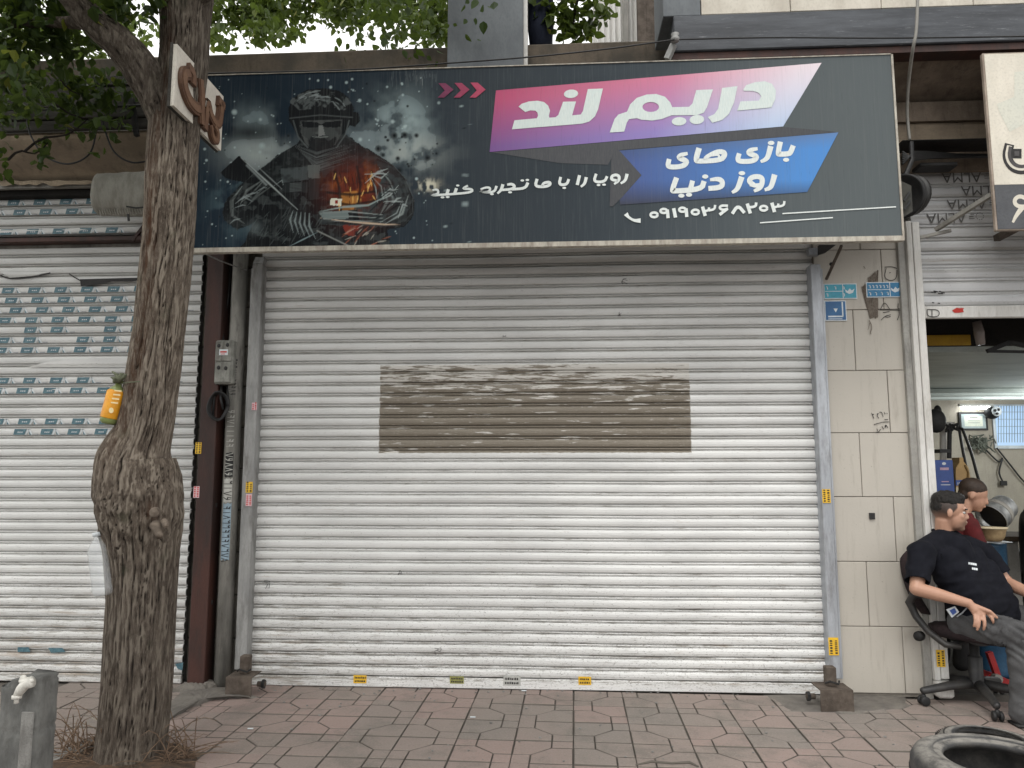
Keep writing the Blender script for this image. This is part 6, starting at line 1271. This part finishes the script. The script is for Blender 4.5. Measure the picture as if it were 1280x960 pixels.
# ------------------------------------------------------------------ tyres on the pavement
t = NT('tyre_rubber'); p = t.pos(); c = t.mix(t.step(t.noise(p, 9, 6, .7), .4, .7), (.032, .032, .033), (.095, .09, .082)); nrm = t.xyz(t.n.new('ShaderNodeNewGeometry').outputs['Normal'])[2]
dust = t.math('MULTIPLY', t.step(nrm, .5, .98), t.step(t.noise(p, 22, 6, .7), .30, .60)); c = t.mix(t.math('MULTIPLY', dust, .85), c, (.25, .235, .21)); t.bump(t.noise(p, 70, 4), .4, .003); M_tyre = t.out(c, .7)
def tyre(px, py, zt_, R_, rb, label, n=72):
    c = G(px, py, zt_); t_ = thing('tyre', label, 'tyre', loc=(c.x, c.y, 0)); w = zt_
    prof = [(rb, .02), (rb + .012, .008), (R_ - .07, .0), (R_ - .025, .012), (R_ - .004, .045), (R_, w * .5), (R_ - .004, w - .045), (R_ - .022, w - .014), (R_ - .05, w - .002), (R_ - .09, w), (rb + .04, w - .006), (rb + .034, w - .010), (rb + .020, w - .008), (rb + .006, w - .014), (rb, w - .026), (rb + .012, w - .04), (R_ - .03, w * .7), (R_ - .025, w * .3), (rb + .012, .04)]
    MB().lathe(prof, (0, 0, 0), n, closed=True).build('carcass', M_tyre, t_, True)
    mb = MB()
    for i in range(n):     # tread blocks
        a = 2 * math.pi * i / n
        for k_, zc in enumerate((.37, .46, .54, .63)):
            a2 = a + (.03 if k_ % 2 else 0); q = Vector((math.cos(a2), math.sin(a2), 0)); s = Vector((-q.y, q.x, 0)); cc = q * (R_ - .001) + Vector((0, 0, w * zc)); hw, hh = R_ * .036, w * .038
            vs = []
            for dd in (0, .0025):
                for i1, i2 in ((-1, -1), (1, -1), (1, 1), (-1, 1)): vs.append(cc + s * (hw * i1) + Vector((0, 0, hh * i2 + i1 * .004)) + q * dd)
            mb.add(vs, [(4, 5, 6, 7), (0, 1, 5, 4), (1, 2, 6, 5), (2, 3, 7, 6), (3, 0, 4, 7)])
    mb.build('tread', M_tyre, t_)['kind'] = 'stuff'
    return t_
tyre(1248, 945, .255, .325, .195, 'large worn tyre lying flat in the lower right corner')
tyre(1236, 921, .085, .235, .16, 'low tyre lying behind the large one, under the chair legs')
# crack in the pavement at the bottom edge
mb = MB(); pts = [G(795, 957), G(815, 953), G(840, 955), G(862, 954), G(873, 959)]; mb.tube([p + Vector((0, 0, .003)) for p in pts], [.004, .008, .006, .009, .004], 6); mb.build('pavement_crack', M_joint, pav)
mb = MB(); rq = random.Random(9)
for _ in range(150):
    p_ = G(rq.uniform(200, 1150), rq.uniform(870, 958)) if rq.random() < .4 else Vector((rq.uniform(-2.6, 2.0), -rq.random() ** 2 * .25, 0)); s = rq.uniform(.003, .010); mb.ell(p_ + Vector((0, 0, s * .4)), (s, s * rq.uniform(.5, 1), s * .5), None, 6, 4)
mb.build('litter_grit', M_conc, None, False, 'grit and crumbs scattered along the foot of the shutters', 'grit', kind='stuff')
for px, py, lab in ((512, 931, 'white scrap of paper on the pavement nearest the tree'), (591, 897, 'tiny white scrap on the paving below the wide shutter'), (655, 864, 'tiny white pebble against the wide shutter')):
    p_ = G(px if px != 512 else 313, py if px != 512 else 911.5); MB().box(p_ + Vector((-.016, -.006, .001)), p_ + Vector((.016, .006, .006)), .002).build('paper_scrap', M_filmw, None, False, lab, 'litter')
# ------------------------------------------------------------------ office chair
CY = -.12; c0 = G(1222, 879); cx0, cy0 = c0.x, CY; cx0 = P(1222, 870, CY).x
M_cpl = mat('chair_plastic', (.022, .022, .023), (.04, .038, .036), .45, sc=9, bump=.15, grime=.3, gcol=(.09, .08, .07)); M_cfab = mat('chair_fabric', (.018, .012, .013), (.030, .018, .019), .95, sc=14, bump=.4)
ch = thing('office_chair', 'worn black office chair with looped armrests under the seated man', 'chair')
Fd = Vector((.64, -.77, 0)).normalized(); Sd = Vector((-Fd.y, Fd.x, 0))     # facing, and its left
def cp(f, s, z): return Vector((cx0, cy0, 0)) + Fd * f + Sd * s + Vector((0, 0, z))
for k in range(5):
    a = R(187 + 72 * k); e = Vector((cx0 + .34 * math.cos(a), cy0 + .34 * math.sin(a) * .95, .085)); c = Vector((cx0, cy0, .125)); mb = MB(); mb.tube([c, c.lerp(e, .5) + Vector((0, 0, .008)), e, e + (e - c).normalized() * .012], [.034, .028, .022, .016], 10, True, .8); lg = mb.build('base_leg', M_cpl, ch, True)
    d = (e - c).cross(Vector((0, 0, 1))).normalized(); w = MB()
    for s in (-1, 1): w.lathe([(0, -.010), (.022, -.010), (.028, -.006), (.028, .006), (.022, .010), (0, .010)], e + d * (.018 * s) - Vector((0, 0, .056)), 18, tuple(d))
    w.ell(e - Vector((0, 0, .04)), (.017, .017, .024)); w.build('caster', M_black, lg, True)
MB().lathe([(0, 0), (.055, 0), (.046, .03), (.040, .05), (.040, .18), (.034, .185), (.027, .19), (.027, .34), (0, .34)], (cx0, cy0, .10), 24).build('gas_column', M_cpl, ch, True)
SZ = .47
mb = MB(); n = 36; vs = []; rows_ = [(.0, .55), (.005, .92), (.03, 1.0), (.06, .98), (.078, .85), (.082, .4)]
for z, k in rows_:
    for j in range(n): a = 2 * math.pi * j / n; e = (abs(math.cos(a)) ** 3.2 + abs(math.sin(a)) ** 3.2) ** (-1 / 3.2); vs.append(cp(.02 + .24 * e * k * math.cos(a), .235 * e * k * math.sin(a), SZ - .07 + z - .02 * max(0, math.cos(a)) ** 3 * k))
fs = [(i * n + j, i * n + (j + 1) % n, (i + 1) * n + (j + 1) % n, (i + 1) * n + j) for i in range(5) for j in range(n)] + [tuple(range(n - 1, -1, -1)), tuple(5 * n + j for j in range(n))]
recalc(mb.add(vs, fs).build('seat', M_cfab, ch, True))
MB().box(cp(-.10, -.10, SZ - .10), cp(.10, .10, SZ - .072), .01).tube([cp(-.02, -.26, SZ - .09), cp(0, .26, SZ - .09)], .016, 8).build('tilt_mechanism', M_black, ch)
mb = MB(); vs = []; nu, nv = 14, 16
for i in range(nv + 1):
    v = i / nv
    for j in range(nu + 1):
        u = j / nu * 2 - 1; w = .22 * (1 - .25 * abs(2 * v - 1) ** 3); vs.append(cp(-.21 - .10 * v - .02 * math.sin(v * 3.1) + .04 * u * u, w * u, SZ + .05 + .38 * v))
for k in range(len(vs)): vs.append(vs[k] - Fd * .055)
m1 = (nu + 1) * (nv + 1); q = lambda i, j, o=0: o + i * (nu + 1) + j; fs = []
for i in range(nv):
    for j in range(nu): fs += [(q(i, j), q(i, j + 1), q(i + 1, j + 1), q(i + 1, j)), (q(i, j, m1), q(i + 1, j, m1), q(i + 1, j + 1, m1), q(i, j + 1, m1))]
for i in range(nv): fs += [(q(i, 0), q(i + 1, 0), q(i + 1, 0, m1), q(i, 0, m1)), (q(i, nu), q(i, nu, m1), q(i + 1, nu, m1), q(i + 1, nu))]
for j in range(nu): fs += [(q(0, j), q(0, j, m1), q(0, j + 1, m1), q(0, j + 1)), (q(nv, j), q(nv, j + 1), q(nv, j + 1, m1), q(nv, j, m1))]
recalc(mb.add(vs, fs).build('backrest', M_cfab, ch, True)); MB().bar(cp(-.12, 0, SZ - .08), cp(-.29, 0, SZ - .06), .06, .015).bar(cp(-.29, 0, SZ - .06), cp(-.37, 0, SZ + .3), .06, .015).build('back_bar', M_black, ch)
for s in (-1, 1):
    S = s * .285; pts = [cp(.13, S * 1.0, SZ + .155), cp(.02, S, SZ + .19), cp(-.13, S, SZ + .20), cp(-.205, S, SZ + .185), cp(-.235, S, SZ + .13), cp(-.20, S, SZ + .05), cp(-.13, S, SZ - .03), cp(-.04, S * .98, SZ - .09), cp(.02, S * .8, SZ - .10)]
    MB().tube(pts, [.020, .030, .033, .033, .031, .027, .025, .024, .018], 12, True, .8).build('armrest', M_cpl, ch, True)
MB().lathe([(0, -.02), (.028, -.02), (.03, 0), (.028, .02), (0, .02)], cp(-.20, -.26, SZ - .07), 16, tuple(Sd)).build('tilt_knob', M_black, ch, True)
# ------------------------------------------------------------------ seated man
man = thing('person', 'seated man in black t-shirt and grey jeans, head turned toward the shop', 'person')
ys = lambda d: CY + d
shR, shL = P(1149, 692, ys(-.13)), P(1232, 692, ys(.12)); nk = P(1182, 667, ys(.02)); hd = P(1187, 641, ys(.0)); elR = P(1146, 736, ys(-.24)); wrR = P(1211, 754, ys(-.30)); elL = P(1257, 728, ys(.06)); wrL = P(1300, 748, ys(-.18))
hpR, hpL = P(1206, 778, ys(-.13)), P(1240, 772, ys(.07)); knR, knL = P(1277, 794, ys(-.40)), P(1330, 780, ys(-.15)); anR, anL = P(1277, 893, ys(-.38)), P(1340, 880, ys(-.2)); pel = (hpR + hpL) / 2; chest = (shR + shL) / 2 + Vector((.03, 0, -.16))
print('arm', (elR - shR).length, (wrR - elR).length, 'thigh', (knR - hpR).length, 'shin', (anR - knR).length, 'sh', (shL - shR).length, 'torso', (nk - pel).length)
body = MB()
# head: skull, jaw, face
hx = Vector((.94, -.30, -.08)).normalized(); hy = Vector((-hx.y, hx.x, 0)).normalized(); hz = hx.cross(hy); HM = Matrix((hx, hy, hz)).transposed()
H = lambda f, s, u: hd + hx * (f * 1.04) + hy * (s * 1.04) + hz * (u * 1.06)
body.ell(H(-.012, 0, .03), (.095, .074, .090), HM, 24, 16); body.ell(H(.03, 0, -.03), (.060, .058, .075), HM, 20, 14); body.ell(H(.058, 0, -.082), (.026, .030, .022), HM); body.ell(H(.035, 0, -.065), (.048, .050, .035), HM)
body.ell(H(.075, 0, .030), (.014, .042, .012), HM)     # brow
body.caps(H(.078, 0, .018), H(.092, 0, -.018), .009, .0125, 10); body.ell(H(.086, .009, -.024), (.009, .008, .007), HM); body.ell(H(.086, -.009, -.024), (.009, .008, .007), HM)
body.ell(H(.084, 0, -.047), (.013, .022, .006), HM); body.ell(H(.081, 0, -.057), (.012, .019, .007), HM)
for s in (-1, 1): body.ell(H(.050, s * .036, -.014), (.024, .020, .024), HM); body.ell(H(-.010, s * .073, -.002), (.016, .010, .027), HM)
body.caps(H(-.03, 0, -.05), nk + Vector((-.005, .01, -.03)), .051, .055); body.caps(nk, nk + Vector((-.04, -.03, -.06)), .046, .04); body.caps(nk, nk + Vector((.04, .03, -.06)), .046, .04)
# torso core
body.caps(nk + Vector((0, 0, -.17)), pel, .09, .12); body.caps(shR, elR, .05, .040); body.caps(elR, elR.lerp(wrR, .4), .042, .040); body.caps(elR.lerp(wrR, .4), wrR, .040, .026); body.caps(shL, elL, .05, .040); body.caps(elL, elL.lerp(wrL, .4), .041, .039); body.caps(elL.lerp(wrL, .4), wrL, .039, .027)
# right hand on the thigh
yh = ys(-.315)
kn_ = [P(1218, 767, yh - .005), P(1223, 768.5, yh - .012), P(1229, 768.5, yh - .014), P(1234.5, 766.5, yh - .010)]
tips = [P(1217, 783, yh - .02), P(1221.5, 787.5, yh - .028), P(1229.5, 787, yh - .03), P(1241.5, 778.5, yh - .03)]
for k in kn_: body.caps(wrR, k, .019, .0125, 10)
body.caps(wrR, wrR.lerp(kn_[1], .6) , .027, .02, 10)
for k, tpt, r0 in zip(kn_, tips, (.0092, .0102, .0105, .0100)):
    m_ = k.lerp(tpt, .45) + Vector((0, -.012, .003)); m2 = k.lerp(tpt, .75) + Vector((0, -.010, 0)); body.caps(k, m_, r0 * 1.12, r0, 10); body.caps(m_, m2, r0 * 1.03, r0 * .92, 10); body.caps(m2, tpt, r0 * .92, r0 * .72, 10)
tb_ = wrR.lerp(kn_[3], .35) + Vector((.004, -.004, 0)); tm = P(1237.5, 764.5, yh - .03); tt_ = P(1246, 772, yh - .035); body.caps(tb_, tm, .017, .0115, 10); body.caps(tm, tt_, .0115, .0085, 10)
# left hand beyond the frame, on the other thigh
for i in range(4): k0 = wrL + Vector((.05, -.045 + .0, -.01)) + Vector((.012 * i - .01, .02 * i - .03, 0)); body.caps(wrL, k0, .02, .013, 8); body.caps(k0, k0 + Vector((.045, -.02, -.03)), .010, .008, 8)
body.caps(wrL, wrL + Vector((.03, -.07, -.02)), .018, .010, 8)
bo_ = body.build('body', M_skin, man); remesh(bo_, .0052, 3, .5)
# skin tone: stubble and lips are worn by colour masks on the body
t = NT('man_skin'); p = t.pos()
c = t.mix(t.noise(p, 12, 4), (.47, .27, .185), (.37, .20, .135)); dn = t.n.new('ShaderNodeVectorMath'); dn.operation = 'DISTANCE'; t.put(dn.inputs[0], p); dn.inputs[1].default_value = tuple(H(.062, 0, -.075))
c = t.mix(t.math('MULTIPLY', t.step(dn.outputs['Value'], .075, .04), .62), c, (.10, .065, .05)); dn2 = t.n.new('ShaderNodeVectorMath'); dn2.operation = 'DISTANCE'; t.put(dn2.inputs[0], p); dn2.inputs[1].default_value = tuple(H(.098, -.0, -.052)); c = t.mix(t.math('MULTIPLY', t.step(dn2.outputs['Value'], .022, .012), .5), c, (.38, .15, .12))
dd_ = lambda ax_, off: t.math('SUBTRACT', (lambda n_: (t.put(n_.inputs[0], p), setattr(n_, 'operation', 'DOT_PRODUCT'), n_.inputs[1].__setattr__('default_value', tuple(ax_)), n_.outputs['Value'])[-1])(t.n.new('ShaderNodeVectorMath')), off)
ff_, uu_ = dd_(hx, hd.dot(hx)), dd_(hz, hd.dot(hz)); jag = t.math('MULTIPLY', t.math('SUBTRACT', t.noise(p, 150, 3), .5), .012)
fade = t.math('MULTIPLY', t.step(t.math('ADD', ff_, jag), .038, .026), t.math('MULTIPLY', t.math('MULTIPLY', t.step(uu_, -.055, .012), t.step(t.math('ABSOLUTE', dd_(hy, hd.dot(hy))), .0765, .0735)), t.step(t.math('ADD', ff_, t.math('MULTIPLY', uu_, -.8)), .012, -.004)))
c = t.mix(t.math('MULTIPLY', fade, .93), c, (.014, .011, .010)); t.bump(t.noise(p, 160, 4), .15, .002); M_sk = t.out(c, .5); bo_.data.materials[0] = M_sk
for s in (-1, 1):
    MB().ell(H(.068, s * .031, .008), (.011, .012, .008), HM).build('eye', mat('eye_white', (.6, .58, .55), None, .2, bump=0), man, True); MB().ell(H(.0775, s * .032, .008), (.003, .005, .0048), HM).build('iris', M_ink, man, True)
    MB().caps(H(.087, s * .014, .029), H(.073, s * .052, .030), .0055, .004, 8).build('eyebrow', M_hair, man, True)
# hair: cap over crown, sides and nape
hr = MB(); hr.ell(H(-.014, 0, .072), (.092, .074, .062), HM, 26, 18); hr.ell(H(.032, 0, .092), (.050, .058, .032), HM, 20, 12); hr.ell(H(-.052, 0, .035), (.055, .066, .060), HM, 20, 14)
ho = hr.build('hair', M_hair, man); remesh(ho, .005, 2)
me = ho.data
for v in me.vertices:
    q = v.co; n_ = mnoise.noise(q * 60) * .004 + mnoise.noise(Vector((q.x * 120, q.y * 120, q.z * 30))) * .003; v.co += v.normal * n_
# t-shirt
sh_ = MB(); up = lambda p, z: p + Vector((0, 0, z))
c_n = nk + Vector((-.004, 0, -.030)); belly = pel + Vector((.03, -.03, .10)); ch_ = (shR + shL) / 2 + Vector((.03, -.01, -.13))
sh_.caps(c_n, shR + Vector((.01, .01, .0)), .069, .066, 16); sh_.caps(c_n, shL, .069, .062, 16)
sx = (shL - shR).normalized(); sh_.ell(nk + Fd * .025 + Vector((0, 0, -.062)), (.088, .082, .055)); sh_.caps(nk + Vector((0, 0, -.09)) + Fd * .05, nk + Vector((.02, 0, -.22)) + Fd * .07, .09, .10)
for k, (w_, dz, ry) in enumerate(((.15, -.07, .105), (.155, -.15, .115), (.145, -.23, .120), (.14, -.30, .125), (.145, -.37, .13), (.145, -.42, .125))):
    u = k / 5; cc = ((shR + shL) / 2 + Vector((0, 0, -.05))).lerp(pel + Vector((0, 0, .03)), u) + Fd * (.02 + .035 * math.sin(u * 2.6)); sh_.caps(cc - sx * (w_ - .03), cc + sx * (w_ - .03), ry * .95, ry * .95, 18)
seR, seL = shR.lerp(elR, .80), shL.lerp(elL, .72)
sh_.caps(shR, seR, .070, .066, 16); sh_.caps(shL, seL, .066, .062, 16); sh_.caps(shR + Vector((.02, 0, 0)), shR.lerp(elR, .3) + Vector((.02, 0, 0)), .075, .07)
so = sh_.build('t_shirt', M_tshirt, man); remesh(so, .0075, 5)
for v in so.data.vertices:
    q = v.co; d = (q - pel); fold = mnoise.noise(Vector((q.x * 4 + q.z * 7, q.y * 5, q.z * 13 - q.x * 9))); fold2 = mnoise.noise(Vector((q.x * 14, q.y * 12, q.z * 18 + 5)))
    v.co += v.normal * (.013 * (.6 - 1.6 * abs(fold)) + .004 * fold2)
# cut neck opening and sleeve ends
import bmesh
def cut(o, co, no):
    bm = bmesh.new(); bm.from_mesh(o.data); bmesh.ops.bisect_plane(bm, geom=bm.verts[:] + bm.edges[:] + bm.faces[:], plane_co=co, plane_no=no, clear_outer=True); bm.to_mesh(o.data); bm.free()
def flat_edge(o, c_, d_):
    bm = bmesh.new(); bm.from_mesh(o.data)
    for v in bm.verts:
        if v.is_boundary and (v.co - c_).length < .12: v.co -= d_ * ((v.co - c_).dot(d_) - .002)
    bm.to_mesh(o.data); bm.free()
def delin(o, fn):
    bm = bmesh.new(); bm.from_mesh(o.data); dl = [v for v in bm.verts if fn(v.co)]; bmesh.ops.delete(bm, geom=dl, context='VERTS'); bm.to_mesh(o.data); bm.free()
dR = (elR - shR).normalized(); dL = (elL - shL).normalized()
delin(so, lambda q: ((q - seR).dot(dR) > .004 and (q - seR - dR * .03).length < .098 and (q - seR).dot(Fd) > -.5 and (q - seR).length < .1 and (q - (seR + dR * .05)).length < .085))
delin(so, lambda q: ((q - seL).dot(dL) > .004 and (q - (seL + dL * .05)).length < .08))
flat_edge(so, seR, dR); flat_edge(so, seL, dL)
bm = bmesh.new(); bm.from_mesh(so.data); bmesh.ops.solidify(bm, geom=bm.faces[:], thickness=.003); bm.to_mesh(so.data); bm.free()
MB().tube([nk + Vector((.066 * math.cos(a) - .002, .064 * math.sin(a), -.002 - .022 * math.cos(a - R(-50)))) for a in [2 * math.pi * i / 28 for i in range(29)]], .010, 8).build('collar', M_tshirt, man, True)
yl = ys(-.16)
pr = MB(); 
def onshirt(px, py):
    d = ray(px, py).normalized(); ok, loc, nrm, _ = so.ray_cast(CAM, d); return loc - d * .004 if ok else P(px, py, yl)
for r_, (a, b, y0) in enumerate(((1210.5, 1221, 702.5), (1215, 1222, 709))):
    x = a
    while x < b - .5:
        q0, q1 = x, min(x + 2.1, b); dy = (x - a) * .16; pr.add([onshirt(q0, y0 + dy + 2.9), onshirt(q1, y0 + dy + 3.2), onshirt(q1, y0 + dy + .6), onshirt(q0, y0 + dy)], [(0, 1, 2, 3)]); x += 2.45
pr.build('chest_print', M_filmw, man)
# jeans
t = NT('grey_denim'); p = t.pos(); c = t.mix(t.step(t.noise(p, 7, 5), .35, .7), (.026, .026, .028), (.07, .07, .072)); c = t.mix(t.math('MULTIPLY', t.noise(t.scale(p, (1, 1, .3)), 400, 2), .3), c, (.22, .22, .22)); t.bump(t.noise(p, 260, 3), .5, .002); M_den = t.out(c, .9)
je = MB(); je.caps(pel + Vector((0, 0, .04)), pel + Vector((0, 0, -.02)), .135, .13, 18); je.caps(hpR, hpR.lerp(knR, .5), .088, .080, 18); je.caps(hpR.lerp(knR, .5), knR, .080, .070, 18); je.caps(knR, knR.lerp(anR, .4), .070, .066, 18); je.caps(knR.lerp(anR, .4), anR, .066, .056, 18)
je.caps(hpL, hpL.lerp(knL, .5), .098, .088, 18); je.caps(hpL.lerp(knL, .5), knL, .088, .070, 18); je.caps(knL, knL.lerp(anL, .4), .07, .064, 18); je.caps(knL.lerp(anL, .4), anL, .064, .055, 18)
jo = je.build('jeans', M_den, man); remesh(jo, .008, 4)
for v in jo.data.vertices:
    q = v.co; k = math.exp(-((q - knR).length / .17) ** 2) + .8 * math.exp(-((q - hpR).length / .2) ** 2) + .5 * math.exp(-((q - anR).length / .12) ** 2) + .25
    v.co += v.normal * (.016 * k * (1 - 2.2 * abs(mnoise.noise(Vector((q.x * 7, q.y * 7, q.z * 20 + q.x * 14))))) + .006 * mnoise.noise(q * 18))
for k, an in enumerate((anR, anL)):
    s = MB(); f = an.copy(); f.z = .045; s.ell(f + Vector((.0, 0, .0)), (.05, .05, .045)); s.caps(f, f + Fd * .15 + Vector((0, 0, -.012)), .045, .034, 14); s.box(f + Vector((-.05, -.05, -.043)), f + Vector((.05, .05, -.03))); o = s.build('shoe', M_black, man, True)
MB().tube([P(1196, 771, ys(-.24)), P(1203, 766, ys(-.25)), P(1211, 757, ys(-.26))], .004, 6).build('chain', M_galv, man); MB().slab([P(1183, 762, ys(-.245)), P(1190, 772, ys(-.245)), P(1199, 765, ys(-.245)), P(1194, 758, ys(-.245))], (0, .006, 0)).build('pocket_card', M_filmw, man); MB().slab([P(1187, 763, ys(-.247)), P(1191, 769, ys(-.247)), P(1196, 765, ys(-.247)), P(1193, 760, ys(-.247))], (0, .001, 0)).build('pocket_card_print', M_can, man)
MB().ell(P(1266, 755, ys(.0)), (.022, .018, .022)).build('white_tag', M_filmw, man, True)
# ------------------------------------------------------------------ man at the back, bending over the bucket
m2 = thing('person', 'man in red top bending over behind the metal bucket inside the shop', 'person')
h2 = P(1217, 620, .50); fx = Vector((.85, -.42, -.32)).normalized(); fy = Vector((-fx.y, fx.x, 0)).normalized(); fz = fx.cross(fy); M2 = Matrix((fx, fy, fz)).transposed(); h_ = lambda f, s, u: h2 + fx * f + fy * s + fz * u
b = MB(); b.ell(h_(-.01, 0, .03), (.088, .068, .085), M2, 20, 14); b.ell(h_(.028, 0, -.03), (.055, .053, .07), M2); b.ell(h_(.05, 0, -.08), (.025, .028, .02), M2); b.caps(h_(.076, 0, .012), h_(.089, 0, -.020), .009, .012, 8); b.ell(h_(.078, 0, -.05), (.013, .02, .008), M2); b.ell(h_(-.012, -.07, 0), (.018, .008, .028), M2)
n2 = h2 + Vector((-.08, .03, -.14)); b.caps(h_(-.03, 0, -.05), n2, .05, .055)
w1, w2 = n2 + Vector((.02, -.13, -.27)), n2 + Vector((.16, -.10, -.40)); b.caps(n2 + Vector((0, -.1, -.08)), w1, .05, .04); b.caps(w1, w2, .038, .026)
for i in range(4): b.caps(w2, w2 + Vector((.05, -.02 + .014 * i, .01)), .016, .009, 8); b.caps(w2 + Vector((.05, -.02 + .014 * i, .01)), w2 + Vector((.085, -.015 + .014 * i, -.012)), .0085, .007, 8)
b.caps(w2, w2 + Vector((.035, -.03, -.03)), .014, .009, 8)
o = b.build('body', M_skin, m2); remesh(o, .007, 3)
b = MB(); b.ell(h_(-.018, 0, .048), (.090, .072, .078), M2, 20, 14); b.ell(h_(-.05, 0, .0), (.05, .062, .06), M2); o = b.build('hair', mat('dark_brown_hair', (.03, .018, .012), (.045, .028, .018), .6, sc=30, bump=.6), m2); remesh(o, .007, 2)
b = MB(); b.caps(n2 + Vector((-.02, 0, -.07)), n2 + Vector((-.06, .02, -.5)), .115, .13, 16); b.caps(n2 + Vector((0, -.10, -.06)), w1 + Vector((.04, 0, 0)), .066, .055, 14); b.caps(n2 + Vector((0, .12, -.06)), n2 + Vector((.12, .14, -.22)), .064, .055, 14); b.caps(n2 + Vector((.02, 0, -.02)), n2 + Vector((-.02, 0, -.05)), .066, .07); o = b.build('red_top', mat('red_cloth', (.11, .010, .012), (.06, .008, .008), .9, sc=9), m2); remesh(o, .009, 3)
b = MB(); b.caps(n2 + Vector((-.1, .0, -.48)), n2 + Vector((-.02, 0, -.80)), .11, .075, 14); b.caps(n2 + Vector((-.02, .0, -.80)), Vector((n2.x - .06, n2.y + .02, .08)), .075, .055, 14); b.caps(n2 + Vector((-.1, .15, -.48)), Vector((n2.x - .1, n2.y + .2, .08)), .10, .055, 14); o = b.build('trousers', M_black, m2); remesh(o, .012, 2)
SC.render.film_transparent = False

GROUPS = {'roller_shutter': 'roller shutters of the three shops', 'anchor_box': 'rusty steel boxes at the shutter rail feet', 'wall_pipe': 'pipes in the recess beside the wide shutter', 'address_plate': 'enamel address plates on the stone pier',
          'tyre': 'tyres lying on the pavement', 'tube_lamp': 'lit fluorescent tubes inside the open shop', 'bottle': 'bottles tied to the street tree', 'shop_banner': 'shop signs over the shutters', 'shop_sign': 'shop signs over the shutters',
          'cable': 'cables and wires on the shop fronts', 'paper_scrap': 'white scraps on the pavement', 'person': 'people at the open shop'}
for o in list(SC.objects):
    if o.parent is None and o.get('category'):
        n_ = o.name.split('.')[0]
        if n_ in ('juice_bottle', 'water_bottle'): n_ = 'bottle'
        if n_ in GROUPS: o['group'] = GROUPS[n_]
